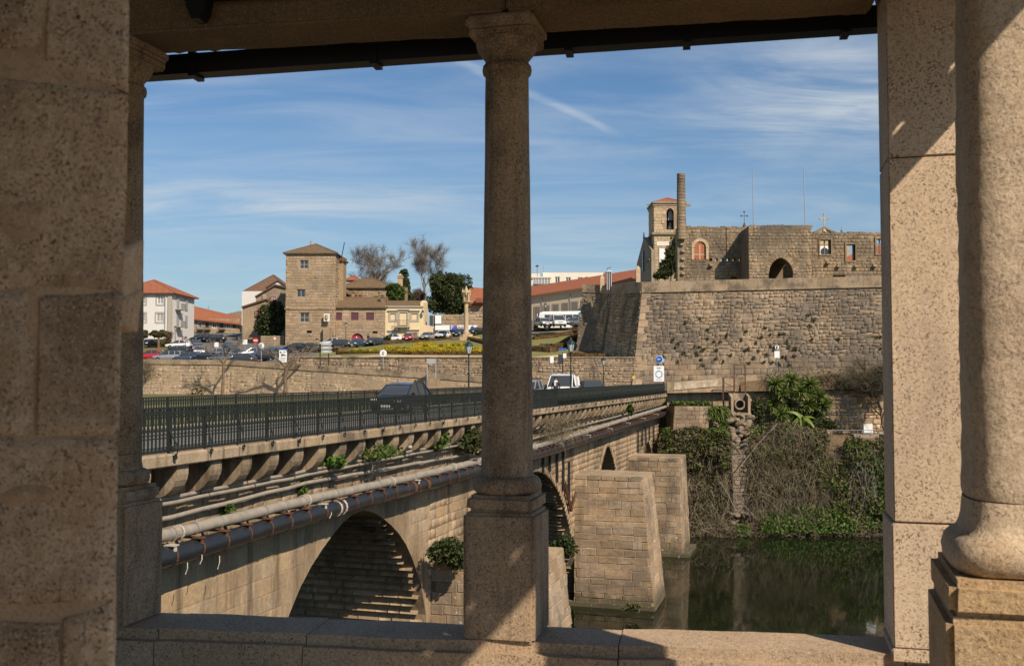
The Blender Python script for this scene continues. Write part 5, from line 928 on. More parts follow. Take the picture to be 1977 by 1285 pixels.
# lower wing with the red door, upper wing behind, cream house
t = empty('stone_wing', 'low stone house with crimson windows and a round arched crimson door beside the tower', 'house', (-28, 176, 5)); wl = [(644.5, 660, 603, 618), (677.5, 692, 603, 618), (706.5, 722, 603, 618), (719, 729, 639, 643.5), (678, 702, 643, 666)]
a, b, z0, z1 = block(t, 643, 743, 593, 668, 176, 8, 'mortar_lt', ts, wl, 200)
for w_, n_ in zip(wl[:3], (5, 4, 4)): window(t, w_, 176.1, 'red', 'glass', n_, 3, .065, 'red', .12)
x0, x1, za, zc = pxr(678, 702, 643, 656, 176); arch_head(G(), x0, x1, za, zc, 176, .5, False).build('arch_head', M['tower'], t); x0, x1, za, zc = pxr(678, 702, 643, 668, 176.3); o = G().box(((x0+x1)/2, 176.4, (za+zc)/2-.3), x1-x0, .12, zc-za+.5).build('door', M['red'], t); g = G(); [g.box((x0+(x1-x0)*k/8, 176.33, (za+zc)/2-.3), .03, .04, zc-za) for k in range(1, 8)]; g.build('door_board', M['red'], o)
p = at(688.5, 651, 176.3); G().lathe((0, 0, 0), [(.12, 0), (.12, .04)], 8).build('knob', M['sign_white'], o).matrix_basis = Matrix.Translation(p) @ Matrix.Rotation(R(90), 4, 'X')
x0, x1, za, zc = pxr(*wl[3], 176.3); G().box(((x0+x1)/2, 176.35, (za+zc)/2), x1-x0, .1, zc-za).build('slit', M['zinc'], t)
hip(t, a, b, 176, 184, z1, at(690, 574, 180).z, .4, 'tile_moss', .5)
t = empty('upper_house', 'stone house with a brown tiled roof and red shutters behind the low wing', 'house', (-26, 187, 6)); wl = [(684, 689.8, 569, 577.5), (691.5, 697, 569, 577.5), (722, 730, 571, 578), (745, 752, 569, 578)]
a, b, z0, z1 = block(t, 655, 756, 555, 600, 187, 9, 'mortar_lt', ts, wl, 70); [window(t, w_, 187.1, 'red', 'red', 1, 1, .1, 'grey_trim', .12) for w_ in wl]
hip(t, a, b, 187, 196, z1, at(700, 537, 191.5).z, .5, 'tile_moss', 4.6); hip(t, at(668, 540, 193).x, at(698, 540, 193).x, 191, 194, at(680, 541, 192).z, at(682, 533, 192).z, .1, 'tile_red', 1.4)
t = empty('lean_to', 'small lean-to tiled roof over a dark gap beside the tower', 'shed', at(665, 572, 185)); a_, b_ = at(652, 572, 184.5), at(678, 572, 184.5); G().prism([(a_.x, 184.2, a_.z+1.6), (b_.x, 184.2, a_.z+.3), (b_.x, 186.5, a_.z+1.0), (a_.x, 186.5, a_.z+2.0)], (0, 0, -.2)).build('roof', M['tile_moss'], t); G().box(((a_.x+b_.x)/2-.4, 185.8, a_.z-.2), 1.9, 1, 1.2).build('wall', M['timber'], t)
def chim(label, x0, x1, yt, yb, d, mat):
    a, b, z0, z1 = pxr(x0, x1, yt, yb, d); t = empty('chimney', label, 'chimney', ((a+b)/2, d, z0)); w_ = b-a; h = z1-z0; G().box(((a+b)/2, d, z0+h*.35), w_*.72, w_*.72, h*.7).build('shaft', mat, t); G().box(((a+b)/2, d, z0+h*.73), w_, w_, h*.07).build('ledge', mat, t); G().box(((a+b)/2, d, z0+h*.8), w_*.6, w_*.6, h*.1).build('vent', M['mortar'], t); G().lathe(((a+b)/2, d, z0+h*.84), [(w_*.7, 0), (w_*.2, h*.1), (.03, h*.16)], 4, R(45)).build('cap', mat, t)
chim('ornate stone chimney with a pointed cap rising above the ivy', 767, 779, 528, 556, 186, M['church']); chim('short square chimney at the join of the stone wing and cream house', 733.5, 742, 566, 592, 178, M['palace'])
t = empty('ivy_mass', 'big rounded mass of bright ivy over a house end', 'ivy', at(766, 590, 184)); link('foliage', leafmesh('foliage', np.concatenate([blob(at(768, 563, 184), (2.6, 1.6, 1.75), 3600), blob(at(757, 556, 184), (2.0, 1.2, .9), 900)]), .3, M['leaf_ivy']), t); G().box(at(768, 573, 184.6), 3.6, 1.6, 3.4).build('wall', M['palace'], t)
t = empty('cream_house', 'cream rendered house with blocked windows and an iron balcony', 'house', (-21, 176, 6)); a, b, z0, z1 = block(t, 743.5, 817, 590.5, 664, 176, 9, 'yellow', hol=[(753, 764, 605, 618), (771, 786, 603, 628), (794, 806, 605, 618), (753, 768, 643.5, 664), (792, 805, 642, 664)])
for i, w_ in enumerate([(753, 764, 605, 618), (771, 786, 603, 628), (794, 806, 605, 618), (753, 768, 643.5, 664), (792, 805, 642, 664)]):
    o = window(t, w_, 176.02, 'grey_trim', 'yellow' if i < 3 else 'shutter', 1, 1, .1, 'grey_trim', .28, .1, 'window' if i < 3 else 'doorway')
    x0, x1, za, zc = pxr(*w_, 176); G().box(((x0+x1)/2, 175.88, zc+.5), x1-x0+.9, .3, .14).build('cornice', M['grey_trim'], o)
x0, x1, za, zc = pxr(762, 791, 618, 631, 175.2); o = G().box(((x0+x1)/2, 175.5, za), x1-x0, 1.0, .16).box(x0 and ((x0+.4), 175.6, za-.25), .25, .7, .4).box(((x1-.4), 175.6, za-.25), .25, .7, .4).build('balcony', M['grey_trim'], t); g = G()
for i in range(13): g.box((x0+(x1-x0)*i/12, 175.03, (za+zc)/2), .04, .04, zc-za)
g.box(((x0+x1)/2, 175.03, zc), x1-x0, .05, .05); g.build('balcony_rail', M['rust'], o)
G().box(((a+b)/2, 175.92, z1-.1), b-a+.1, .3, .25).build('cornice', M['grey_trim'], t); x0, x1, za, zc = pxr(743.5, 811, 578, 590, 178); G().prism([(x0, 176.1, z1), (x1, 176.1, z1), (x1, 180.5, zc), (x0, 180.5, zc)], (0, 0, -.2)).box(((x0+x1)/2, 180.7, zc-.5), x1-x0, .3, 1).build('roof', M['tile_moss'], t)
p = at(817, 600, 176); G().prism([(p.x-.5, 176.05, z0), (p.x+.05, 176.05, z0), (p.x+.05, 176.05, z1+.6), (p.x-.2, 176.05, z1+1.0), (p.x-.5, 176.05, z1+.6)], (0, 8.9, .6)).build('parapet_wall', M['yellow'], t)
# left: white house, arcade row, tall white house, stone gables
t = empty('white_house', 'white rendered house with an orange tiled roof at the left', 'house', (-69, 188, 6)); wl = [(303.5, 316, 572, 587), (302, 315.5, 605, 621), (270, 281, 572, 587), (270, 281, 605, 621)]
a, b, z0, z1 = block(t, 215, 331, 566, 668, 186, 13, 'white', hol=wl); [window(t, w_, 186.05, 'white_trim', 'glass_lt', 2, 1, .12, 'grey_trim', .3, .1) for w_ in wl]
G().box((b-.35, 185.93, (z0+z1)/2), .75, .3, z1-z0).build('corner_pilaster', M['grey_trim'], t); G().box(((a+b)/2, 185.9, z1-.2), b-a+.3, .5, .4).build('cornice', M['grey_trim'], t); G().tube([(b-1.2, 185.8, z1-.3), (b-1.2, 185.8, z0)], .07, 6).build('downpipe', M['steel'], t)
hip(t, a, b, 186, 199, z1+.1, at(262, 541, 192.5).z, .7, 'tile_red', 6.5)
g = G()
for k in range(4): window(t, (0, 0, 0, 0), 186, 'white_trim') if False else None
for zz_, nm in ((at(340, 585, 190).z, 0), (at(340, 618, 190).z, 1)):
    for yy in (189, 194): o = G().box((b+.06, yy, zz_), .14, 1.5, 2.3).build('side_window', M['grey_trim'], t); G().box((b+.14, yy, zz_), .04, 1.1, 1.9).build('pane', M['glass_lt'], o)
    o = G().box((b+.6, 189.2, zz_-1.3), 1.2, 3, .16).build('balcony', M['grey_trim'], t); g = G(); [g.box((b+1.15, 187.8+.3*i, zz_-.75), .04, .04, 1.0) for i in range(10)]; g.box((b+1.15, 189.2, zz_-.25), .06, 2.9, .06); g.build('balcony_rail', M['lampgreen'], o)
t = empty('arcaded_row', 'long low stone row with an orange roof closing the street behind the parked cars', 'house', (-70, 215, 6))
wl = [(x, x+7.5, 622, 633) for x in (368, 382, 396, 410, 424, 437, 449)]+[(x, x+8, 642, 662) for x in (365, 381, 398, 415, 432, 447)]
a, b, z0, z1 = block(t, 352, 462, 615, 664, 216, 10, 'mortar_lt', (M['tower'], .55, .9, .05), wl, 120)
for i, w_ in enumerate(wl): window(t, w_, 216.05, 'white_trim' if i % 2 else 'shutter', 'glass', 2, 1, .1, 'grey_trim', .2, .1, 'window' if i < 7 else 'doorway')
g = G()
for i in (1, 2, 4): x0, x1, za, zc = pxr(wl[i][0]-2, wl[i][1]+2, 630, 637, 215.4); g.box(((x0+x1)/2, 215.5, za), x1-x0, 1, .12); [g.box((x0+(x1-x0)*k/8, 215.05, (za+zc)/2), .05, .05, zc-za) for k in range(9)]
g.build('balcony', M['iron'], t); x0, x1 = a-1, b+1; G().prism([(x0, 215.2, at(352, 612, 216).z), (x1, 215.2, at(462, 626, 216).z), (x1, 222, at(462, 625.5, 222).z+1.0), (x0, 222, at(352, 596, 222).z+1)], (0, 0, -.25)).prism([(x0, 222, at(352, 596, 222).z+1), (x1, 222, at(462, 625.5, 222).z+1), (x1, 228, z1), (x0, 228, z1)], (0, 0, -.25)).build('roof', M['tile_red'], t)
G().prism([at(425, 615, 260), at(462, 640, 260), at(462, 600, 260), at(430, 608, 260)], (0, 4, 0)); t = empty('far_gable', 'grey stone gable showing over the orange row', 'house', at(440, 640, 240)); G().prism([at(410, 650, 240), at(475, 650, 240), at(475, 600, 240), at(462, 600, 240), at(415, 611, 240)], (0, 6, 0)).build('wall', M['palace'], t)
p, q = at(403, 612, 222), at(403, 590, 222); prop(G().tube([p, q], .05, 5).box(q-Z3*.3, .05, 1.2, .05).box(q-Z3*.6, .8, .05, .05).build('tv_aerial', M['steel']), 'thin television aerial on the orange roof of the long row', 'aerial')
t = empty('tall_white_house', 'tall narrow white house with a brown roof and dormer', 'house', (-48, 196, 6)); a, b, z0, z1 = block(t, 466, 512, 562, 672, 196, 14, 'white', hol=[]); hip(t, a-.1, at(556, 550, 196).x, 198, 209, at(500, 563, 198).z, at(528, 531, 203).z, .3, 'tile_brown', 5.0)
for y0, y1 in ((572, 585), (597, 610), (622, 635)):
    zz_ = at(463, (y0+y1)/2, 198).z
    for yy in (198.5, 203): o = G().box((a-.05, yy, zz_), .12, 1.3, 2.2).build('side_window', M['grey_trim'], t); G().box((a-.13, yy, zz_), .03, 1.0, 1.8).build('pane', M['glass'], o)
x0, x1, za, zc = pxr(474, 491, 547, 560, 197); G().box(((x0+x1)/2, 201, (za+zc)/2-.7), x1-x0, 3, zc-za).build('attic', M['tile_brown'], t); hip(t, x0, x1, 199.5, 202.5, zc-.9, zc-.3, .2, 'tile_brown', .4)
x0, x1, za, zc = pxr(517, 552, 545, 562, 195.2); G().prism([(x0, 195.2, za), (x1, 195.2, za), (x1, 195.2, zc-1.0), ((x0+x1)/2+.3, 195.2, zc+.2), (x0, 195.2, zc-1.1)], (0, 5, 0)).build('dormer', M['white'], t); G().prism([(x0-.4, 194.9, zc-1.2), ((x0+x1)/2+.3, 194.9, zc+.3), (x1+.4, 194.9, zc-1.1), (x1+.4, 194.9, zc-.85), ((x0+x1)/2+.3, 194.9, zc+.6), (x0-.4, 194.9, zc-.95)], (0, 5.5, 0)).build('dormer_roof', M['tile_brown'], t)
t = empty('stone_gable_house', 'grey stone gabled house with small pink windows behind the dark tree', 'house', (-46, 190, 6)); P = [at(x, y, 190) for x, y in ((494, 680), (552, 680), (552, 556), (531, 551.5), (494, 573))]; G().prism(P, (0, 5, 0)).build('gable_wall', M['tower'], t); P = [at(x, y, 188) for x, y in ((468, 684), (512, 684), (512, 579), (500, 583), (468, 593))]; G().prism(P, (0, 6, 0)).build('gable_wall', M['tower'], t)
for (xa, ya), (xb, yb), d in (((492, 574), (531, 551), 189.6), ((531, 551), (553, 556), 189.6), ((466, 594), (500, 583), 187.6), ((500, 583), (513, 579), 187.6)): p, q = at(xa, ya, d), at(xb, yb, d); G().prism([p, q, q+Z3*.28, p+Z3*.28], (0, 5.8, 0)).build('roof', M['tile_brown'], t)
for b_, f in (((508, 513, 569, 577), 'grey_trim'), ((523, 533, 571, 580), 'red'), ((494, 499, 598, 609), 'red')): window(t, b_, 189.75 if b_[0] > 500 else 187.7, f, 'glass_lt', 2, 1, .12, 'grey_trim', .1, -.3)
t = empty('yard_wall', 'old stone yard wall left of the tower house', 'wall', at(535, 670, 176)); face(t, (503, 549, 648, 676), 177, .5, M['mortar_lt'], ts, zbot=3, limit=60)
# right of the slender column: chapel, entry, long building, modern block
t = empty('chapel', 'old stone chapel with a steep orange roof behind the big evergreen', 'chapel', at(930, 620, 190)); face(t, (906, 975, 580, 640), 190, .6, M['mortar_lt'], ts, zbot=6, limit=40); G().prism([at(900, 586, 189.5), at(980, 586, 189.5), at(980, 560, 196), at(898, 553, 196)], (0, .4, -.4)).prism([at(897, 556, 196), at(915, 556, 196), at(910, 590, 189.6), at(897, 590, 189.6)], (0, 0, .1)).build('roof', M['tile_red'], t); p = at(926, 580, 189); G().box(p, 1.5, 1.2, .9).build('dormer', M['tile_red'], t)
t = empty('garden_back_wall', 'stone wall behind the parking entrance', 'wall', at(880, 625, 182)); face(t, (850, 990, 607, 645), 182, .5, M['mortar_lt'], ts, zbot=6, limit=80); t2 = empty('glass_kiosk', 'glazed lift kiosk beside the cream house', 'kiosk', at(840, 626, 180)); x0, x1, za, zc = pxr(828, 853, 608, 638, 180); G().box(((x0+x1)/2, 181.2, (za+zc)/2), x1-x0-.2, 2, zc-za-.2).build('glass_box', M['glass'], t2); g = G(); [g.box((x0+(x1-x0)*i/3, 180.1, (za+zc)/2), .1, .12, zc-za) for i in range(4)]; g.box(((x0+x1)/2, 180.1, zc), x1-x0, .14, .14); g.build('frame', M['steel'], t2); p = at(846, 617, 179.8); G().box(p, 1.1, .2, 1.5).build('notice', M['sign_white'], t2)
t = empty('parking_entrance', 'white fascia of an underground parking entrance with a blue P sign', 'parking entrance', at(880, 645, 176)); x0, x1, za, zc = pxr(840, 918, 627.5, 637, 176)
G().prism([(x0, 176, za), (x1-.3, 176, za), (x1+.4, 176, zc), (x0, 176, zc)], (0, .5, 0)).build('fascia', M['sign_white'], t); G().box(((x0+x1)/2, 178.6, za-.8), x1-x0, .3, 2.2).build('inner_wall', M['zinc'], t); [G().box((x, 176.6, za-.9), .5, .5, 1.8).build('pillar', M['rust'], t) for x in (x0+.3, x0+3.0, x0+5.4, x1-.6)]; G().box(((x0+x1)/2, 176.25, za-.14), x1-x0, .3, .26).build('red_strip', M['rust'], t)
x0, x1, za, zc = pxr(868.5, 882.5, 627.8, 637, 175.9); o = G().box(((x0+x1)/2, 175.96, (za+zc)/2), x1-x0, .05, zc-za).build('sign_panel', M['sign_blue'], t)
def letter(parent, ch, p, size, mat, ex=Vector((1, 0, 0)), name='lettering'):
    cu = bpy.data.curves.new('lettering', 'FONT'); cu.body = ch; cu.size = size; cu.align_x = 'CENTER'; cu.align_y = 'CENTER'; cu.extrude = .01; to = bpy.data.objects.new('lettering', cu); me = bpy.data.meshes.new_from_object(to); bpy.data.objects.remove(to); me.materials.clear(); me.materials.append(mat); o = link(name, me, parent); n = ex.cross(Z3); o.matrix_basis = Matrix(((ex.x, 0, n.x, p[0]), (ex.y, 0, n.y, p[1]), (0, 1, 0, p[2]), (0, 0, 0, 1))); return o
p = at(872.5, 632.5, 175.85); letter(o, 'P', p, 1.05, M['sign_white']); p = at(879.5, 630.5, 175.9); G().box(p, .35, .03, .35).build('pictogram', M['sign_red'], o)
for x, c in ((886.5, 'sign_grey'), (893, 'sign_grey'), (912, 'sign_blue')): q = at(x, 632, 175.9); G().lathe((0, 0, 0), [(.28, 0), (.28, .05)], 14).build('round_sign', M[c], t).matrix_basis = Matrix.Translation(q) @ Matrix.Rotation(R(90), 4, 'X')
t = empty('retaining_ramp', 'tan ramp wall beside the parking entrance', 'wall', at(833, 655, 176)); a_, b_, c_, d_ = at(818, 660, 176.5), at(842, 660, 176.5), at(842, 631, 176.5), at(818, 626, 176.5); G().prism([a_, b_, c_, d_], (0, 2, 0)).build('wall', M['beige'], t); G().prism([at(838, 662, 175.6), at(846, 660, 175.6), at(842, 640, 175.6)], (0, .3, 0)).build('kerb_wing', M['white'], t)
t = empty('long_building', 'long beige building with tall shuttered windows and an orange roof behind the coach', 'building', (10, 185, 9)); wl = []
p0, p1 = Vector((-3, 196, 0)), Vector((25.5, 178, 0)); Lg = (p1-p0).length; ex = (p1-p0).normalized(); nn = Vector((ex.y, -ex.x, 0)); zt0, zt1 = at(1000, 580, 195).z, at(1235, 536, 178).z
def lp(s, z, o=0): return p0+ex*s+nn*o+Z3*z
zt = lambda s: zt0+(zt1-zt0)*s/Lg
G().prism([lp(0, 6), lp(Lg, 6), lp(Lg, zt(Lg)), lp(0, zt(0))], -nn*.6).build('front_wall', M['beige'], t); G().prism([lp(-.6, zt(0), .7), lp(Lg, zt(Lg), .7), lp(Lg, zt(Lg)+2.9, -5.5), lp(-.6, zt(0)+2.6, -5.5)], (0, 0, -.22)).build('roof', M['tile_red'], t); G().prism([lp(0, zt(0)-.45, .05), lp(Lg, zt(Lg)-.45, .05), lp(Lg, zt(Lg)-.05, .4), lp(0, zt(0)-.05, .4)], -nn*.3).build('eaves_cornice', M['beige'], t)
for i in range(14):
    s = 1.2+2.05*i; z = zt(s)-3.6-.15*(s/Lg); g = G().obox(lp(s, z, .03), ex*.78, nn*.08, Z3*1.5); o = g.build('window', M['grey_trim'], t); G().obox(lp(s, z, .09), ex*.55, nn*.05, Z3*1.32).build('pane', M['shutter'], o); g = G(); [g.obox(lp(s, z-1.2+.3*k, .15), ex*.53, nn*.015, Z3*.03) for k in range(9)]; g.build('louvre', M['grey_trim'], o)
    if i % 3 == 1: G().tube([lp(s+1.0, zt(s)-.5, .12), lp(s+1.0, 7, .12)], .06, 5).build('downpipe', M['steel'], t)
t = empty('modern_block', 'cream flat roofed modern block rising behind the orange roofs', 'building', at(1090, 570, 225)); wl = [(1071, 1081, 534, 546), (1092, 1102, 535, 547), (1115, 1125, 535, 547), (1136, 1145, 535, 547)]
a, b, z0, z1 = block(t, 1048, 1165, 526, 580, 225, 10, 'cream', hol=wl); [window(t, w_, 225.1, 'white_trim', 'glass', 2, 1, .15, None, .1, .2) for w_ in wl]; x0, x1, za, zc = pxr(1000, 1062, 529, 590, 221); G().box(((x0+x1)/2, 224, (za+zc)/2-1.5), x1-x0, 6, zc-za-4).build('lower_storey', M['cream'], t); x0, x1, za, zc = pxr(1029, 1062, 536.5, 548, 221); G().box(((x0+x1)/2, 223.4, (za+zc)/2), x1-x0, 5, zc-za).build('glass_storey', M['glass_lt'], t); G().box(((x0+x1)/2, 223.4, zc+.15), x1-x0+.6, 5.4, .3).build('roof_slab', M['cream'], t); g = G(); [g.box((x0+(x1-x0)*k/6, 220.85, (za+zc)/2), .1, .1, zc-za) for k in range(7)]; g.build('frame', M['white_trim'], t)
x0, x1, za, zc = pxr(1000, 1042, 525, 540, 232); G().box(((x0+x1)/2, 232, (za+zc)/2-2), x1-x0, 3, zc-za+3).build('rear_storey', M['cream'], t)
t = empty('red_roof_house', 'low house with orange hipped roofs between the modern block and the long building', 'house', at(1090, 575, 210)); hip(t, at(1046, 560, 208).x, at(1106, 560, 208).x, 206, 212, at(1060, 560, 207).z, at(1070, 548, 209).z, .4, 'tile_red', 2); hip(t, at(1100, 560, 206).x, at(1165, 560, 206).x, 204, 211, at(1110, 548, 206).z, at(1115, 537, 208).z, .3, 'tile_red', 2); x0, x1 = at(1046, 560, 208).x, at(1165, 560, 206).x; G().box(((x0+x1)/2, 208.5, 11.5), x1-x0-.6, 4, 11).build('wall', M['palace'], t); hip(t, at(1155, 545, 200).x, at(1185, 545, 200).x, 199, 205, at(1160, 545, 200).z, at(1172, 527, 202).z, .2, 'tile_red', 2.2)
t = empty('orange_roof_terrace', 'orange shed roof over a grey wall left of the long building', 'house', at(1035, 575, 204)); G().prism([at(1030, 560, 203), at(1056, 551, 203), at(1090, 552, 206), at(1030, 552, 206)], (0, 0, -.2)).build('roof', M['tile_red'], t); G().box(at(1036, 566, 205), 4.6, 2, 3).build('wall', M['palace'], t)
for i, (x, y0, y1) in enumerate(((1037, 529, 512), (1049, 526, 511))):
    p, q = at(x, y0+8, 226), at(x, y1, 226); g = G().tube([p, q], .05, 5); g.lathe(q-Z3*.4, [(.05, 0), (.5, .2), (.06, .5)], 8) if i == 0 else g.box(q-Z3*.2, 1.8, .06, .06).box(q-Z3*.8, 1.2, .06, .06); prop(g.build('roof_aerial', M['rust' if i == 0 else 'steel']), ('reddish dish aerial on the flat roof of the modern block', 'forked thin aerial on the flat roof of the modern block')[i], 'aerial')
# church front and bell tower
t = empty('bell_tower', 'square stone bell tower with an arched belfry and a low red roof', 'bell tower', at(1288, 545, 165)); ct = (M['church'], .52, .8, .04); a, b, z0, z1 = block(t, 1263, 1323, 391, 545, 165, 6, 'mortar_lt', ct, [(1287, 1301, 402, 443)], 200, zb=9)
x0, x1, za, zc = pxr(1287, 1301, 402, 410, 165); arch_head(G(), x0, x1, za, zc, 165, .5, False).build('arch_head', M['church'], t)
stones(t, quadcells(((a, 171, z0), (a, 165, z0), (a, 165, z1), (a, 171, z1)), .52, .8, .035, .04), M['church'], limit=80)
x0, x1, za, zc = pxr(1278, 1312, 396, 448, 165); G().box(((x0+x1)/2, 168.6, (za+zc)/2), x1-x0, .2, zc-za).build('belfry_back', M['mortar'], t)
c = at(1294, 441, 166.2); o = G().lathe(c-Z3*.1, [(.5, 0), (.47, .12), (.36, .5), (.3, .95), (.14, 1.15), (.05, 1.2)], 14).build('bell', M['rim'] and plain('weathered_bronze', (.20, .21, .17), .55, .4), t, 50); G().box(c+Z3*2.0, .75, .4, 1.3).box(c+Z3*2.9, .5, .35, .5).build('headstock', M['sign_grey'], t)
for y, o_, h in ((451, .32, .35), (391, .3, .3), (396, .16, .2)): z = at(1290, y, 165).z; G().box(((a+b)/2, 168, z), b-a+2*o_, 6+2*o_, h).build('cornice', M['church_grey'], t)
hip(t, a+.3, b-.3, 165.4, 170.6, z1+.2, at(1290, 382.5, 168).z, .1, 'tile_red', 2.6); g = G()
for x, y in ((a-.6, 165.6), (b+.6, 165.6), (b+.8, 167)): g.box((x, y, z1-.25), 1.0, .22, .18)
g.build('gargoyle', M['church_grey'], t)
x0, x1, za, zc = pxr(1273, 1284, 479, 513, 164.8); o = G().box(((x0+x1)/2, 164.86, (za+zc)/2), x1-x0, .06, zc-za).build('banner', M['sign_white'], t); p = at(1279, 505, 164.8); letter(o, 'P', p, .9, M['sign_dark'])
x0, x1, za, zc = pxr(1268, 1300, 466, 474, 164.9); G().box(((x0+x1)/2, 164.95, (za+zc)/2), x1-x0, .06, zc-za).build('inscription_band', M['cream'], t)
t = empty('shaded_church', 'grey gabled church front in shade left of the bell tower', 'church', at(1245, 545, 163)); P = [Vector((at(1257, 545, 165).x, 164.6, 9)), Vector((at(1230, 545, 172).x, 173, 9)), Vector((at(1231, 515, 172).x, 173, at(1231, 512, 172).z)), Vector((at(1244, 462, 168).x, 168.6, at(1244, 461, 168).z)), Vector((at(1257, 488, 165).x, 164.6, at(1257, 488, 165).z))]; G().prism(P, (6, 3, 0)).build('gable_wall', M['church_grey'], t)
for i, j in ((2, 3), (3, 4)): p, q = P[i], P[j]; G().prism([p, q, q+Z3*.4, p+Z3*.4], (1.0, .6, 0)).build('raking_cornice', M['church_grey'], t)
v = (P[1]-P[0]); n_ = Vector((-1, 0, 0)); c = P[0]+v*.5; c.z = at(1244, 503, 168).z; g = G().obox(c+Vector((-.1, -.1, 0)), v.normalized()*.28, Vector((.1, .06, 0)), Z3*1.7).build('lancet_window', M['glass'], t); c.z = at(1244, 503, 168).z; G().obox(P[0]+v*.22+Z3*(at(1250, 503, 167).z-9)+Vector((-.1, -.1, 0)), v.normalized()*1.4, Vector((.14, .08, 0)), Z3*.12).build('string_course', M['church_grey'], t); G().tube([P[3], P[3]+Z3*1.2], [.2, .07], 6).build('finial', M['church_grey'], t); G().prism([P[4]+Z3*.1+Vector((.1, .5, 0)), P[3]+Vector((.3, .5, -.6)), P[3]+Vector((5, 3, -.6)), P[4]+Vector((5, 3, 0))], (0, 0, -.2)).build('roof', M['tile_red'], t)
# dark information column on the bastion
t = empty('information_column', 'dark louvred information column standing on the bastion flank', 'totem', at(1176, 558, 127)); x0, x1, za, zc = pxr(1171, 1180.5, 525, 560, 127); G().box(((x0+x1)/2, 127, (za+zc)/2), x1-x0, .6, zc-za).build('body', M['sign_dark'], t); g = G(); [g.box((x, 126.68, (za+zc)/2), .05, .06, zc-za) for x in (x0+.05, (x0+x1)/2, x1-.05)]; g.box(((x0+x1)/2, 126.9, zc+.05), x1-x0+.1, .7, .1); g.build('frame', M['sign_white'], t); G().tube([((x0+x1)/2-.3, 127, zc+.1), ((x0+x1)/2-.2, 127, zc+.5), ((x0+x1)/2+.3, 127, zc+.6)], .04, 5).build('lamp_arm', M['iron'], t)
for i, (x, y0, y1) in enumerate(((1162.5, 565, 538), (1232, 545, 520))): p, q = at(x, y0, 130), at(x, y1, 130); prop(G().box((p.x, 130, (p.z+q.z)/2), .55, .55, q.z-p.z).lathe(q, [(.4, 0), (.3, .2), (.05, .5)], 4, R(45)).build('stone_pinnacle', M['church']), ('pale stone pinnacle beside the dark information column', 'pale stone pinnacle at the church front on the bastion')[i], 'pinnacle')
# ------------------------------------------------------------ trees on the far bank
def evergreen(name, label, px, yb, d, parts, n, s, mat, trunk=.3, group=None):
    b = at(px, yb, d); b.z = min(b.z, 10.4 if d < 170 and px > 1200 else gz(b.x, d)); t = empty(name, label, 'tree', b, group=group); C = []; tot = sum(p[2]*p[3] for p in parts)
    for x, y, rx, rz in parts: C.append(blob(at(x, y, d), (rx, min(rx, rz)*.8, rz), int(n*rx*rz/tot), 12, .5))
    top = at(parts[0][0], parts[0][1], d); G().tube([b, (b+top)/2, top], [trunk, trunk*.7, trunk*.3], 7).build('trunk', M['bark'], t)
    g = G(); [g.tube([(b+top)/2, at(x, y, d)], [trunk*.5, .05], 5) for x, y, rx, rz in parts]; g.build('limbs', M['bark'], t); link('crown', leafmesh('crown', np.concatenate(C), s, M[mat]), t); return t
evergreen('evergreen_tree', 'big broad dark evergreen tree behind the parking entrance', 866, 622, 193, [(866, 568, 3.6, 4.2), (846, 552, 2.4, 4.3), (885, 560, 2.6, 3.4), (842, 588, 2.3, 2.8), (890, 585, 2.4, 2.8), (864, 596, 3.2, 2.2), (870, 545, 2.2, 2.2), (857, 562, 3.2, 3.6), (876, 580, 3.0, 3.0)], 19000, .32, 'leaf_dark', .4)
evergreen('evergreen_tree', 'dark rounded evergreen between the stone gable house and the tower', 522, 655, 182, [(526, 612, 2.4, 3.2), (508, 622, 1.9, 2.4), (536, 600, 1.4, 2.4), (520, 636, 2.6, 1.5), (538, 628, 1.5, 2.2)], 8000, .3, 'leaf_dark')
evergreen('conifer_tree', 'dark cypress behind the ornate stone chimney', 781, 600, 194, [(783, 556, 1.3, 2.9), (776, 548, 1.1, 2.4), (787, 573, 1.5, 2.0), (781, 528, .8, 1.2)], 4200, .28, 'leaf_dark', .2)
evergreen('conifer_tree', 'dark olive conifer leaning against the bell tower and ruin', 1288, 545, 150, [(1304, 472, .8, 1.7), (1298, 492, 1.2, 1.6), (1292, 508, 1.6, 1.5), (1284, 524, 1.9, 1.3), (1305, 505, .8, 2.6), (1272, 533, 1.0, .7)], 6500, .22, 'leaf_dark', .25)
bare_tree('bare_tree', 'large bare winter tree behind the upper stone house', at(741, 600, 198), 15.2, .75, 'bark_grey', 'twig_grey', (0, 0), 9, 11, 'bare trees behind the houses', .3, 4, 8500, 1.3, .4, .03)
bare_tree('bare_tree', 'bare winter tree with fine upright twigs left of the big evergreen', at(812, 600, 200), 14.0, .6, 'bark_grey', 'twig_grey', (-.05, 0), 10, 23, 'bare trees behind the houses', .24, 4, 9500, 1.3, .5, .028)
bare_tree('bare_tree', 'low bare tree spreading to the left behind the brown roof', at(715, 600, 199), 10.5, .85, 'bark_grey', 'twig_grey', (-.2, 0), 7, 31, 'bare trees behind the houses', .2, 4, 3600, 1.0, .3, .03)
c = np.array(at(810, 570, 196)); t = empty('brown_hedge_tree', 'reddish brown leafless thicket under the bare trees', 'shrub', at(810, 590, 196)); link('twigs', strands('twigs', blob(c, (1.9, 1.3, 2.0), 2200), rng.normal(size=(2200, 3)), .7, .05, M['leaf_brown'], 3, .2), t)
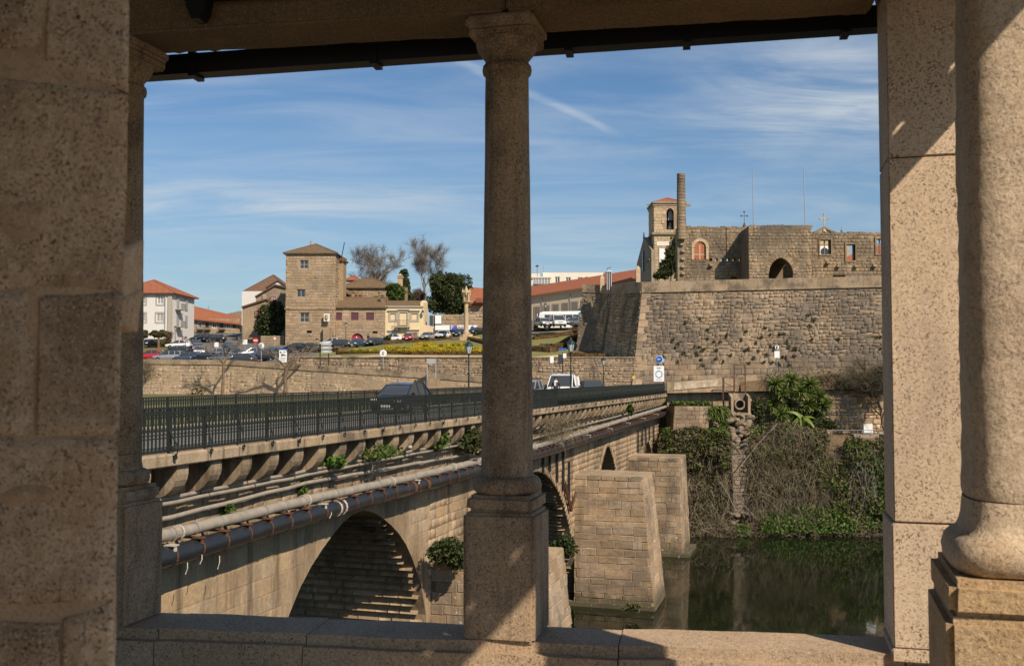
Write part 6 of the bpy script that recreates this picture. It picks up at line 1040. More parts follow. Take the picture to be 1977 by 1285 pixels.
# pollarded trees before the quay wall
def pollard(label, px, yb, d, H, limbs, seed, r=.24):
    g_ = random.Random(seed); b = at(px, yb, d); t = empty('pollard_tree', label, 'tree', b, group='pollarded trees by the quay'); top = b+Z3*H+Vector((.1, 0, 0))
    G().tube([b-Z3*.3, b+Z3*H*.3, b+Z3*H*.7+Vector((g_.uniform(-.08, .12), 0, 0)), top], [r*1.25, r, r*.95, r*1.1], 8).build('trunk', M['bark'], t, 60); g = G(); P0, D = [], []
    for dx, dz in limbs:
        e = top+Vector((dx*.45, g_.uniform(-.3, .3), dz*.55)); f = top+Vector((dx, g_.uniform(-.6, .6), dz)); g.tube([top-Z3*.15, e, f], [r*.62, r*.4, r*.3], 6)
        for k in range(5): v = (f-e)*g_.uniform(.3, .7)+Vector((g_.gauss(0, .35), g_.gauss(0, .35), g_.uniform(.1, .6))); g.tube([e+(f-e)*g_.uniform(.3, 1), f+v], [r*.2, .02], 4); P0 += [tuple(f+v*.5)]*8; D += [tuple(v)]*8
    g.build('limbs', M['bark'], t); D = np.array(D)+rng.normal(size=(len(D), 3))*.4; link('crown', strands('crown', P0, D/np.linalg.norm(D, axis=1)[:, None], .8, .03, M['twig_grey'], 3, 0, .2), t)
pollard('pollarded bare tree against the quay wall, the nearer to the white house', 430, 757, 121.5, 3.5, [(-2.3, 1.6), (-1.2, 1.9), (.9, 1.7), (1.5, 2.2), (.2, 1.5)], 5, .16); pollard('stouter pollarded bare tree against the quay wall, forked wide', 551, 757, 119, 3.0, [(-2.8, 1.9), (-1.5, 1.2), (.9, 1.2), (1.9, 1.6), (2.6, 1.7), (.3, 1.5)], 8, .21)
bare_tree('bare_shrub', 'brown climbing shrub spread on the quay wall at the left', at(342, 742, 127.5), 4.2, 1.0, 'bark', 'twig', (0, 0), 6, 9, None, .06, 3, 700, .8, .3, .03)
bare_tree('bare_shrub', 'leafless shrub on the quay wall at the far left edge', at(284, 745, 128), 4.0, 1.1, 'bark', 'twig', (0, 0), 5, 19, None, .07, 3, 500, .9, .3, .03)
clump('weed_tuft', 'tuft of dry yellow weeds at the foot of the quay wall', 'plant', at(380, 758, 120), (2.2, .5, 1.2), 260, .2, 'leaf_olive')
t = empty('clipped_tree', 'small clipped tree with a round crown before the white house', 'tree', gp(306, 672)); p = gp(306, 672); G().tube([p, p+Z3*2.2], [.22, .15], 6).build('trunk', M['bark'], t); [G().tube([p+Z3*2.0, at(x, 650, p.y)], [.1, .06], 5).build('limb', M['bark'], t) for x in (296, 306, 315)]; link('crown', leafmesh('crown', np.concatenate([blob(at(x, 644, p.y), (1.0, 1.0, .75), 700) for x in (298, 307, 314)]), .22, M['leaf_olive']), t)
t = empty('clipped_tree', 'small clipped round tree half hidden at the far left', 'tree', gp(276, 672)); p = gp(276, 672); G().tube([p, p+Z3*2.2], [.2, .15], 6).build('trunk', M['bark'], t); link('crown', leafmesh('crown', blob(at(275, 645, p.y), (1.3, 1.0, .8), 1200), .22, M['leaf_olive']), t)
t = empty('clipped_tree', 'reddish leafless clipped tree right of the round one', 'tree', gp(327, 670)); p = gp(327, 670); G().tube([p, p+Z3*2.0], [.16, .1], 6).build('trunk', M['bark'], t); P0 = blob(at(326, 648, p.y), (.8, .8, 1.0), 700); link('crown', strands('crown', P0, rng.normal(size=P0.shape), .6, .05, M['leaf_brown'], 3, .1), t)
t = empty('hedge', 'low clipped green hedge before the white house', 'hedge', gp(316, 668)); p = gp(316, 668); G().box(p+Z3*.6, 2.2, 1.0, 1.1).build('core', M['hedge_core'], t); link('foliage', leafmesh('foliage', np.array(p)+np.c_[rng.uniform(-1.2, 1.2, 900), rng.uniform(-.6, .6, 900), rng.uniform(.1, 1.25, 900)], .16, M['leaf_ivy']), t)
prop(G().prism([gp(268, 684)+Z3*.03, gp(345, 684)+Z3*.03, gp(335, 668)+Z3*.03, gp(268, 668)+Z3*.03], (0, 0, -.3)).build('lawn_patch', M['meadow']), kind='structure')
# ------------------------------------------------------------ garden: lawns, clipped hedges, flower rows, sandy path
def gq(px, py, off=.03): p = gp(px, py); return p+Z3*off
def ground_patch(name, pts, mat, off=.03, n=1):
    P = [gq(x, y, off) for x, y in pts]; return prop(G().quad(*P).build(name, M[mat]), kind='structure')
sheet('lawn', list(np.linspace(-28, 2, 31)), lambda x: i1(x, 1, W2)+.3, lambda x: 172-max(0, -18-x)*1.6, 24, 'lawn', gz, .02); sheet('lawn', list(np.linspace(2, 15, 14)), lambda x: i1(x, 1, W2)+.3, lambda x: 160 if x < 9 else 130, 24, 'lawn', gz, .02)
sheet('sandy_path', list(np.linspace(-28, -1, 28)), lambda x: i1(x, 1, W2)+.3, lambda x: i1(x, 1, W2)+5.0+(4 if x < -22 else 0), 6, 'sandpath', gz, .05); sheet('sandy_path', list(np.linspace(-1, 9, 14)), lambda x: i1(x, 1, W2)+.3, lambda x: i1(x, 1, W2)+4.0+max(0, x-2)*.9, 8, 'sandpath', gz, .05)
def hedge(label, pts, h, w_, mat='hedge', dens=70, s=.13, grp='clipped copper hedges of the garden', nm='hedge', cat='hedge'):
    P = [gp(x, y) for x, y in pts]; t = empty(nm, label, cat, P[0], group=grp); g = G(); L = []
    for p, q in zip(P, P[1:]):
        v = q-p; l = v.length; e = v.normalized(); n = Vector((-e.y, e.x, 0)).normalized(); k = max(1, int(l/1.2))
        for i in range(k): a = p+v*(i/k); b = p+v*((i+1)/k); g.hexa([a-n*w_*.42-Z3*.15, b-n*w_*.42-Z3*.15, b+n*w_*.42-Z3*.15, a+n*w_*.42-Z3*.15, a-n*w_*.40+Z3*h*.92, b-n*w_*.40+Z3*h*.92, b+n*w_*.40+Z3*h*.92, a+n*w_*.40+Z3*h*.92])
        m = int(l*dens*(h+w_)); u_ = rng.random(m)*l; c = rng.uniform(-1, 1, m); top = rng.random(m) < .5; y = np.where(top, c*w_/2, np.sign(c)*w_/2*rng.uniform(.9, 1.08, m)); z = np.where(top, h*rng.uniform(.92, 1.06, m), rng.random(m)*h)
        L.append(np.array(p)[None]+np.array(e)[None]*u_[:, None]+np.array(n)[None]*y[:, None]+np.array([0, 0, 1])[None]*z[:, None])
    g.build('core', M['hedge_core'] if mat != 'flower' else M['flower'], t); link('foliage', leafmesh('foliage', np.concatenate(L), s, M[mat]), t); return t
hedge('long low copper hedge along the sandy path in front of the yellow flowers', [(652, 684), (800, 685), (940, 685)], .42, .9); hedge('broad copper hedge at the left end of the garden', [(582, 676), (620, 679), (662, 678)], .5, 2.0)
hedge('upper copper hedge rising along the top of the lawn', [(645, 668), (720, 667), (800, 661), (860, 656), (902, 652)], .3, .8); hedge('topmost copper hedge beside the parked cars', [(585, 672), (680, 666), (740, 663), (820, 656), (895, 647)], .4, .6)
hedge('copper hedge beyond the pillory at the right', [(905, 656), (925, 661), (950, 668)], .5, .7)
for i, (lb, a, b, w_) in enumerate((('longest row of yellow flowers low on the lawn', (682, 680), (760, 678), 1.3), ('row of yellow flowers right of the longest row', (762, 679), (842, 679), 1.5), ('short bright yellow flower row high on the lawn, the left one', (806, 669), (826, 665), 1.3), ('bright yellow flower row high on the lawn, the right one', (842, 670), (896, 666), 1.6), ('short slanting yellow flower row beside the high left one', (824, 666), (838, 671), 1.2), ('yellow flower row above the long copper hedge near the lamp post', (850, 679), (930, 680), 1.2), ('faint yellow flower row in the middle of the lawn', (744, 674), (850, 675), 1.1), ('yellow flower row in the middle right of the lawn', (862, 675), (935, 676), 1.0))):
    hedge(lb, [a, ((a[0]+b[0])/2, (a[1]+b[1])/2+.5), b], .38, w_*1.45, 'flower', 60, .13, 'rows of yellow flowers on the lawn', 'flower_row', 'flower bed')
hedge('copper hedge along the top of the right hand lawn below the coach', [(1032, 639), (1075, 638), (1118, 637)], .95, .9); hedge('copper hedge crossing the right hand lawn', [(1030, 656), (1070, 652), (1112, 644)], .5, .8); hedge('copper hedge bordering the right hand lawn beside the path', [(1030, 678), (1066, 680), (1090, 668), (1114, 652)], .7, 1.0); hedge('low copper hedge in front of the dug bed below the bastion', [(1095, 689), (1130, 690), (1168, 690)], .5, .7)
ground_patch('flower_soil', [(1094, 689), (1222, 690), (1200, 676), (1110, 672)], 'soil', .08); clump('shrub', 'dark round shrub on the right hand lawn beside the column', 'plant', gq(1038, 654), (1.1, .9, 1.2), 700, .2, 'leaf_brown'); clump('shrub', 'dark rounded shrub on the lawn below the cream house', 'plant', gq(746, 662, .5), (.95, .9, .9), 700, .18, 'leaf_dark')
prop(link('lavender_bed', leafmesh('lavender_bed', np.array([gq(random.uniform(1042, 1068), random.uniform(666, 674), .12) for _ in range(700)]), .2, M['twig'])), kind='stuff')
# pillory column
b = gp(900, 655); d0 = b.y; t = empty('pillory', 'old stone pillory column with a carved lantern top on steps', 'monument', b)
for i, (r, h) in enumerate(((2.3, .35), (1.7, .35), (1.1, .4))): G().lathe(b+Z3*(.35*i-.3), [(r, 0), (r, h+(.3 if i == 0 else 0))], 8, R(22)).build('step', M['church'], t)
z0 = 1.0; zt2 = at(900, 583, d0).z-b.z; G().lathe(b, [(.5, .8), (.5, 1.2), (.36, 1.35), (.33, zt2-.3), (.42, zt2-.2), (.62, zt2), (.62, zt2+.12)], 12).build('shaft', M['church'], t, 40)
z1 = at(900, 566, d0).z-b.z; G().box(b+Z3*((zt2+z1)/2+.1), .6, .6, z1-zt2).build('lantern_core', M['mortar'], t); g = G(); [g.box(b+Vector((.45*math.cos(a), .45*math.sin(a), (zt2+z1)/2+.1)), .22, .22, z1-zt2+.1, a) for a in (R(45), R(135), R(225), R(315), R(0), R(180))]; g.build('lantern_pillar', M['church'], t)
g = G().lathe(b, [(.7, z1+.05), (.6, z1+.2), (.25, z1+.6), (.05, z1+1.2)], 8); [g.lathe(b+Vector((.55*math.cos(a), .55*math.sin(a), 0)), [(.16, z1-.3), (.16, z1+.3), (.02, z1+.75)], 6) for a in (R(0), R(90), R(180), R(270))]; g.build('pinnacle_cap', M['church'], t)
# ------------------------------------------------------------ vehicles
def loft(g, secs, cap=True):                           # rings of equal length
    n = len(secs[0]); b = []; 
    for s in secs: b += s
    f = [(i*n+k, i*n+(k+1) % n, (i+1)*n+(k+1) % n, (i+1)*n+k) for i in range(len(secs)-1) for k in range(n)]
    if cap: f += [tuple(range(n))[::-1], tuple((len(secs)-1)*n+k for k in range(n))]
    return g.add(b, f)
def car(label, paint, style='hatch', grp=None, k=1.0):
    t = empty('van' if style == 'van' else 'car', label, 'van' if style == 'van' else 'car', group=grp)
    hw = .88 if style != 'van' else .98; P = dict(
        hatch=dict(st=[(-1.93, .42, .82), (-1.86, .32, .92), (-1.4, .28, .93), (-.3, .27, .92), (.75, .28, .90), (1.2, .28, .86), (1.75, .3, .74), (1.95, .36, .66), (2.0, .42, .56)], gh=[(-1.86, .92), (-1.62, 1.28), (-1.2, 1.44), (-.2, 1.48), (.35, 1.40), (1.12, .90)]),
        sedan=dict(st=[(-2.2, .45, .84), (-2.12, .34, .95), (-1.5, .28, .96), (-.3, .27, .92), (.75, .28, .90), (1.25, .28, .86), (1.9, .3, .76), (2.15, .36, .66), (2.2, .42, .56)], gh=[(-1.75, .95), (-1.1, 1.36), (-.8, 1.43), (0, 1.44), (.4, 1.36), (1.2, .89)]),
        estate=dict(st=[(-2.2, .45, .86), (-2.14, .34, .96), (-1.5, .28, .96), (-.3, .27, .94), (.75, .28, .92), (1.2, .28, .88), (1.8, .3, .78), (2.05, .36, .68), (2.1, .42, .58)], gh=[(-2.12, .95), (-1.95, 1.4), (-1.5, 1.5), (-.1, 1.52), (.35, 1.44), (1.18, .92)]),
        van=dict(st=[(-2.4, .45, 1.1), (-2.36, .34, 1.12), (-1.5, .3, 1.12), (0, .3, 1.12), (1.2, .3, 1.1), (1.75, .3, 1.05), (2.15, .34, .95), (2.35, .4, .78), (2.4, .46, .6)], gh=[(-2.38, 1.1), (-2.32, 1.8), (-2.1, 1.95), (.2, 1.96), (.75, 1.86), (1.8, 1.04)]))[style]
    secs = []
    for i, (x, zl, zt_) in enumerate(P['st']):
        w_ = hw*(.86 if i in (0, len(P['st'])-1) else .96 if i in (1, len(P['st'])-2) else 1); h = zt_-zl; secs.append([(x, -w_*.9, zl), (x, -w_, zl+h*.25), (x, -w_, zl+h*.7), (x, -w_*.93, zt_-.02), (x, -w_*.6, zt_+.02), (x, w_*.6, zt_+.02), (x, w_*.93, zt_-.02), (x, w_, zl+h*.7), (x, w_, zl+h*.25), (x, w_*.9, zl)])
    bodyo = loft(G(), secs).build('body', paint, t, 55, False)
    gh = P['gh']; ring = lambda x, z, f: [(x, -hw*f, z), (x, -hw*f*.96, z+.02), (x, hw*f*.96, z+.02), (x, hw*f, z)]
    fr = lambda z: .90-.16*(z-.9)/.55 if style != 'van' else .93-.10*(z-1.1)/.8
    zb_ = gh[0][1]-.02; secs = [[(x, -hw*.90, zb_), (x, -hw*fr(z), z), (x, hw*fr(z), z), (x, hw*.90, zb_)] for x, z in gh]; loft(G(), secs).build('windows' if style != 'van' else 'windscreen', M['glass'], t, 25, False)
    top = [p for p in gh if p[1] > (1.33 if style != 'van' else 1.75)]; n = len(top); g = G(); loft(g, [[(x, -hw*fr(z)-.006, z-.05), (x, -hw*fr(z)*.97, z+.012), (x, 0, z+.035), (x, hw*fr(z)*.97, z+.012), (x, hw*fr(z)+.006, z-.05)] for x, z in top]); g.build('roof_panel', paint, t, 35, False)
    g = G(); sides = (-1, 1)
    def bar(x0, z0, x1, z1, w_=.05):
        for s in sides: g.tube([(x0, s*(hw*fr(z0)+.0), z0), (x1, s*(hw*fr(z1)), z1)], w_*.5, 5)
    bar(gh[-1][0], gh[-1][1], *top[-1], .07); bar(gh[0][0], gh[0][1], *top[0], .14); bar(-.35, zb_, -.32, top[1][1], .08)
    if style in ('hatch', 'estate'): bar(-1.25, zb_, -1.2, top[0][1]+.05, .1)
    g.build('pillar', paint, t, None, False)
    if style == 'van':
        g = G()
        for s in sides: g.add([(x, s*hw*fr(z)*1.005+s*.006, z) for x, z in ((-2.36, 1.1), (-2.3, 1.8), (.15, 1.9), (.45, 1.86), (.1, 1.1))], [(0, 1, 2, 3, 4) if s < 0 else (4, 3, 2, 1, 0)])
        g.build('side_panel', paint, t, None, False)
    xf, xr = P['st'][-1][0], P['st'][0][0]; zf = .62 if style != 'van' else .82
    for s in sides:
        G().bbox((xf-.14, s*hw*.70, zf+.02), .26, .40, .17, .04).build('headlight', M['lamp'], t, None, False); G().bbox((xr+.06, s*hw*.72, .78), .14, .24, .2, .03).build('tail_light', M['tail'], t, None, False); G().bbox((gh[-1][0]-.28, s*(hw+.09), gh[-1][1]+.06), .12, .18, .13, .03).build('mirror', M['blackplastic'], t, None, False)
    G().bbox((xf-.02, 0, zf-.08), .06, hw*1.0, .12, .02).build('grille', M['blackplastic'], t, None, False); G().bbox((xf+.03, 0, zf-.24), .03, .5, .11, .008).build('number_plate', M['plate'], t, None, False); G().bbox((xf-.05, 0, .38), .14, hw*1.5, .12, .03).build('bumper_intake', M['blackplastic'], t, None, False)
    wx = 1.28 if style != 'van' else 1.5
    for x in (-wx, wx):
        for s in sides:
            wh = G().lathe((0, 0, 0), [(.2, -.1), (.30, -.1), (.315, -.05), (.315, .05), (.30, .1), (.2, .1)], 16).build('wheel', M['tyre'], t, 40, False); wh.matrix_basis = Matrix.Translation((x, s*(hw-.08), .315)) @ Matrix.Rotation(R(90), 4, 'X')
            G().lathe((0, 0, -s*.0), [(.05, -s*.11), (.2, -s*.085), (.205, -s*.06)], 10).build('rim', M['rim'], wh, None, False)
    t.scale = (k, k, k); return t
PROTO = {}
def place(label, paint, style, px, py, rz, d=None, grp='cars parked in the square', z=None):
    key = (paint, style); p = gp(px, py) if d is None else at(px, py, d)
    if z is not None: p = Vector((p.x, p.y, z))
    if key not in PROTO: o = PROTO[key] = car(label, M['car_'+paint], style)
    else: o = copy_tree(PROTO[key])
    o.location = p; o.rotation_euler = (0, 0, R(rz)); o['label'] = label; o['group'] = grp
    if grp == '': del o['group']
    return o
T_ = -100      # facing the viewer
for a in (('silver hatchback driving down the street between two rows of parked cars', 'silver', 'hatch', 385, 684, -92), ('grey hatchback waiting beside the white notice post, front on', 'silver', 'sedan', 424, 690, -95), ('black saloon at the near end of the right hand row', 'black', 'sedan', 452, 685, -112),
          ('dark saloon second in the right hand row', 'darkgrey', 'sedan', 446, 678, -112), ('dark hatchback third in the right hand row', 'navy', 'hatch', 441, 672, -112), ('dark estate at the far end of the right hand row', 'black', 'estate', 434, 666, -112), ('dark car parked by the far house in the street', 'black', 'hatch', 416, 661, 180), ('black car at the street end beside the white van gap', 'black', 'sedan', 402, 660, 180), ('dark green car at the far end by the arcaded row', 'green', 'hatch', 388, 659, 170),
          ('dark estate behind the silver hatchback, left row', 'darkgrey', 'estate', 370, 662, -80), ('grey hatchback in the left row behind the silver one', 'grey', 'hatch', 372, 671, -80), ('white saloon parked crosswise before the white house', 'white', 'sedan', 346, 673, 172), ('black car on the grass verge at the far left', 'black', 'sedan', 289, 670, -100), ('dark saloon parked beyond the quay wall by the round green lamp', 'darkgrey', 'sedan', 343, 685, 165),
          ('red hatchback half hidden behind the quay wall at the far left', 'red', 'hatch', 292, 695, 175), ('silver estate half hidden behind the quay wall', 'silver', 'estate', 326, 697, 172), ('blue grey saloon behind the quay wall below the silver hatchback', 'blue', 'sedan', 366, 698, 172), ('navy saloon behind the quay wall, middle of the front row', 'navy', 'sedan', 400, 699, 172), ('grey hatchback behind the quay wall under the notice post', 'grey', 'hatch', 430, 700, 172), ('black hatchback behind the quay wall, right of the grey one', 'darkgrey', 'hatch', 466, 704, 170),
          ('silver hatchback angled on the right side of the square', 'silver', 'hatch', 488, 690, -150), ('dark saloon below the no entry sign', 'navy', 'sedan', 512, 692, -150), ('black hatchback at the quay corner under the round sign', 'black', 'hatch', 500, 698, -140), ('grey saloon beside the information board', 'grey', 'sedan', 528, 690, -120), ('dark saloon at the foot of the stone tower', 'black', 'sedan', 572, 680, 172), ('dark green saloon along the tower wall', 'green', 'sedan', 595, 678, 172),
          ('dark estate parked under the lamp before the stone wing', 'darkgrey', 'estate', 652, 671, 172), ('white hatchback peeping behind the dark estate', 'white', 'hatch', 640, 668, 172), ('grey blue hatchback before the crimson door', 'blue', 'hatch', 690, 670, -110), ('dark saloon right of the crimson door', 'darkgrey', 'sedan', 724, 667, -120), ('white car behind the round shrub', 'white', 'sedan', 757, 660, 172), ('red hatchback before the cream house', 'red', 'hatch', 789, 658, -95), ('silver saloon right of the red hatchback', 'silver', 'sedan', 826, 656, -110), ('white hatchback under the parking sign', 'white', 'hatch', 855, 653, -110), ('dark blue hatchback beside the pillory', 'navy', 'hatch', 889, 650, -110), ('black hatchback right of the pillory', 'black', 'hatch', 918, 647, -120)): place(*a)
for o in COL.objects:
    if o.get('category') == 'car' and -33 < o.location.x < -5 and o.location.y > 140: o.scale = (.88, .88, .88)
ALL = {o['label']: o for o in COL.objects if o.get('category') == 'car'}
def inrow(names, p, q, rz, gap=5.6):
    v = (q-p).normalized()
    for i, n in enumerate(names): o = ALL[n]; w_ = p+v*gap*i; o.location = (w_.x, w_.y, gz(w_.x, w_.y)); o.rotation_euler = (0, 0, R(rz))
pa, pb = gp(452, 690), gp(428, 662); ra = math.degrees(math.atan2(pb.y-pa.y, pb.x-pa.x)); inrow(['black saloon at the near end of the right hand row', 'dark saloon second in the right hand row', 'dark hatchback third in the right hand row', 'dark estate at the far end of the right hand row'], pa, pb, ra+180, 5.4)
pc, pd = gp(384, 686), gp(374, 662); inrow(['silver hatchback driving down the street between two rows of parked cars', 'grey hatchback in the left row behind the silver one', 'dark estate behind the silver hatchback, left row'], pc, pd, ra+180, 7.0)
place('silver hatchback parked at the nose of the coach', 'silver', 'hatch', 1048, 631, -70, 156); place('grey hatchback parked in front of the coach rear', 'grey', 'hatch', 1108, 630, -140, 156); place('white van parked before the coach', 'white', 'van', 1076, 632, -80, 156)
ang = math.degrees(math.atan2(U3.y, U3.x))
def onbridge(px, py, v): d = ray(px, 700); q = d*((v-14.55)/d.dot(V3)); return Vector((q.x, q.y, -1.83))
o = place('dark blue hatchback driving towards us across the bridge', 'navy', 'hatch', 1, 1, ang+180, 40, ''); o.location = onbridge(776, 0, -5.2); 
o = place('white delivery van stopped at the far end of the bridge', 'white', 'van', 1, 1, ang+186, 40, ''); o.location = onbridge(1087, 0, -3.6); PV = o
o = place('dark grey hatchback driving off behind the white van', 'darkgrey', 'hatch', 1, 1, ang+22, 40, ''); o.location = onbridge(1138, 0, -3.2)
o = place('silver hatchback half hidden by the slender column at the bridge end', 'silver', 'hatch', 1, 1, ang+180, 40, ''); o.location = onbridge(1020, 0, -5.6)
# coach
p = at(1084, 630, 163); p.z = gz(p.x, 163); t = empty('coach', 'white and teal coach parked behind the garden hedges', 'bus', p); L = 6.6/2*1.0; t.rotation_euler = (0, 0, R(174)); bx = lambda n, c, sx, sy, sz, m_, bv=.05: G().bbox(c, sx, sy, sz, bv).build(n, m_, t, None, False)
sc = lambda x, w_, z0, z1: [(x, -w_, z0), (x, -w_, z1-.25), (x, -w_+.2, z1), (x, w_-.2, z1), (x, w_, z1-.25), (x, w_, z0)]
loft(G(), [sc(-3.6, 1.2, .5, 2.95), sc(-3.4, 1.25, .35, 3.05), sc(2.9, 1.25, .35, 3.0), sc(3.5, 1.2, .4, 2.8), sc(3.75, 1.1, .45, 2.0)]).build('body', M['car_white'], t, 30, False)
for s in (-1, 1):
    for i in range(5): bx('side_window', (-2.5+1.16*i, s*1.252, 2.05), 1.08, .03, .85, M['glass'], .01)
    bx('stripe', (-2.9, s*1.262, 1.0), 1.5, .02, 1.25, M['teal'], .005); bx('rear_panel', (-3.2, s*1.256, 2.1), .7, .03, 1.5, M['teal'], .01); bx('mirror', (3.85, s*1.3, 2.4), .12, .2, .5, M['car_white']); bx('headlight', (3.72, s*.8, .8), .1, .4, .25, M['lamp'])
bx('windscreen', (3.55, 0, 2.0), .42, 2.1, 1.35, M['glass'], .1); bx('front_skirt', (3.72, 0, .65), .1, 2.2, .5, M['teal'])
for x in (-2.3, 2.3):
    for s in (-1, 1): wh = G().lathe((0, 0, 0), [(.25, -.13), (.46, -.13), (.48, 0), (.46, .13), (.25, .13)], 14).build('wheel', M['tyre'], t, 40, False); wh.matrix_basis = Matrix.Translation((x, s*1.15, .48)) @ Matrix.Rotation(R(90), 4, 'X'); G().lathe((0, 0, 0), [(.05, -s*.15), (.25, -s*.12)], 8).build('rim', M['rim'], wh, None, False)
# ------------------------------------------------------------ people
def person(label, base, rz, coat, H=1.65, scarf=None, name='person', pose=.12, hairm='hair', leg='sign_dark'):
    t = empty(name, label, 'person', base, rz); k = H/1.7
    J = dict(pel=(0, 0, .93), ch=(0, 0, 1.22), nk=(0, 0, 1.43), hd=(.02, 0, 1.50), hd2=(.03, 0, 1.60), hdt=(.02, 0, 1.68)); rad = dict(pel=.155, ch=.165, nk=.065, hd=.07, hd2=.092, hdt=.075); E = [('pel', 'ch'), ('ch', 'nk'), ('nk', 'hd'), ('hd', 'hd2'), ('hd2', 'hdt')]
    for s, q in ((-1, 'l'), (1, 'r')):
        J['hip'+q] = (0, s*.10, .86); J['kn'+q] = (s*pose*.7, s*.11, .48); J['an'+q] = (s*pose-.04, s*.11, .08); J['to'+q] = (s*pose+.13, s*.12, .03); J['sh'+q] = (0, s*.19, 1.37); J['el'+q] = (-.03-s*.05, s*.25, 1.10); J['wr'+q] = (.12, s*.22, .90); J['ha'+q] = (.16, s*.21, .82)
        for a, b in (('hip', .10), ('kn', .068), ('an', .045), ('to', .035), ('sh', .07), ('el', .05), ('wr', .036), ('ha', .034)): rad[a+q] = b
        E += [('pel', 'hip'+q), ('hip'+q, 'kn'+q), ('kn'+q, 'an'+q), ('an'+q, 'to'+q), ('ch', 'sh'+q), ('sh'+q, 'el'+q), ('el'+q, 'wr'+q), ('wr'+q, 'ha'+q)]
        for f, dy in enumerate((-.024, -.008, .008, .024)): n = 'f%d%s' % (f, q); J[n] = (.20, s*.21+dy, .755+.012*abs(f-1.5)); rad[n] = .009; E.append(('ha'+q, n))
        J['th'+q] = (.22, s*.175, .80); rad['th'+q] = .010; E.append(('ha'+q, 'th'+q))
    names = list(J); me = bpy.data.meshes.new('body'); me.from_pydata([Vector(J[n])*k for n in names], [(names.index(a), names.index(b)) for a, b in E], []); o = bpy.data.objects.new('body', me); COL.objects.link(o)
    md = o.modifiers.new('skin', 'SKIN'); o.modifiers.new('sub', 'SUBSURF').levels = 1; o.modifiers['sub'].render_levels = 1
    for i, n in enumerate(names): me.skin_vertices[0].data[i].radius = (rad[n]*k, rad[n]*k); me.skin_vertices[0].data[i].use_root = n == 'pel'
    dg = bpy.context.evaluated_depsgraph_get(); m2 = bpy.data.meshes.new_from_object(o.evaluated_get(dg)); bpy.data.objects.remove(o); m2.name = 'body'; m2.materials.clear()
    for q in ('skin', coat, leg): m2.materials.append(M[q])
    for f in m2.polygons: z = f.center.z/k; y = abs(f.center.y)/k; f.material_index = 0 if z > 1.43 or (z < .87 and y > .165) else (1 if z > .8 else 2); f.use_smooth = True
    link('body', m2, t, False)
    G().lathe((.0, 0, 0), [(.095*k, 1.57*k), (.112*k, 1.63*k), (.10*k, 1.70*k), (.06*k, 1.735*k)], 10).build('hair', M[hairm], t, 60, False)
    g = G(); [g.lathe((.115*k, s*.035*k, 1.615*k), [(.004, -.01), (.012, 0), (.004, .01)], 6) for s in (-1, 1)]; g.build('eyes', M['hair'], t, None, False); G().tube([(.11*k, 0, 1.60*k), (.135*k, 0, 1.575*k), (.11*k, 0, 1.565*k)], .012, 5).build('nose', M['skin'], t, None, False)
    G().lathe((0, 0, 0), [(.19*k, .62*k), (.20*k, .8*k), (.17*k, 1.05*k), (.18*k, 1.3*k), (.12*k, 1.42*k)], 12).build('coat', M[coat], t, 50, False)
    if scarf: G().lathe((0.02, 0, 0), [(.10*k, 1.36*k), (.135*k, 1.40*k), (.12*k, 1.46*k), (.085*k, 1.48*k)], 10).box((.17*k, 0, 1.28*k), .04, .12, .26).build('scarf', M[scarf], t, 50, False)
    return t
person('dark haired person in a dark coat and white scarf walking before the white van', (*onbridge(1073, 0, -1.0).xy, -1.75), R(ang+180), 'coat', 1.68, 'scarf')
for i, (x, y, lb, c) in enumerate(((461, 668, 'person in dark clothes standing by the tall white house', 'sign_dark'), (711, 664, 'person in dark clothes by the car before the crimson door', 'coat'), (556, 682, 'person in black standing behind the information board', 'sign_dark'), (353, 668, 'person in a red jacket near the corner of the white house', 'sign_red'))): person(lb, gp(x, y), R(-90+40*i), c, 1.7)
# ------------------------------------------------------------ signs
def sign(label, px, ybase, ytop, d, parts, cat='road sign', pole='steel', zb=None, r=.04):
    b, q = at(px, ybase, d), at(px, ytop, d); t = empty('road_sign', label, cat, b); G().tube([b, q], r, 6).build('pole', M[pole], t); fx = Matrix.Rotation(R(90), 4, 'X')
    for pi_, (kind, x, y, w_, h, m_) in enumerate(parts):
        c = at(x, y, d-.08-.035*pi_); W_, H_ = w_*d/F, h*d/F
        if kind == 'disc': o = G().lathe((0, 0, 0), [(W_/2, -.02), (W_/2, .02)], 20).build('sign_disc', M[m_], t); o.matrix_basis = Matrix.Translation(c) @ fx
        elif kind == 'rect': G().box(c, W_, .05, H_).build('sign_panel', M[m_], t)
        elif kind == 'bar': G().box(c-Vector((0, .05, 0)), W_, .02, H_).build('sign_bar', M[m_], t)
        elif kind == 'arrow': o = G().box(c-Vector((W_*.1, .05, 0)), W_*.7, .02, H_*.22).add([c+Vector((W_*.12, -.055, H_*.5)), c+Vector((W_*.5, -.055, 0)), c+Vector((W_*.12, -.055, -H_*.5))], [(0, 1, 2), (2, 1, 0)]).build('arrow_mark', M[m_], t)
    return t
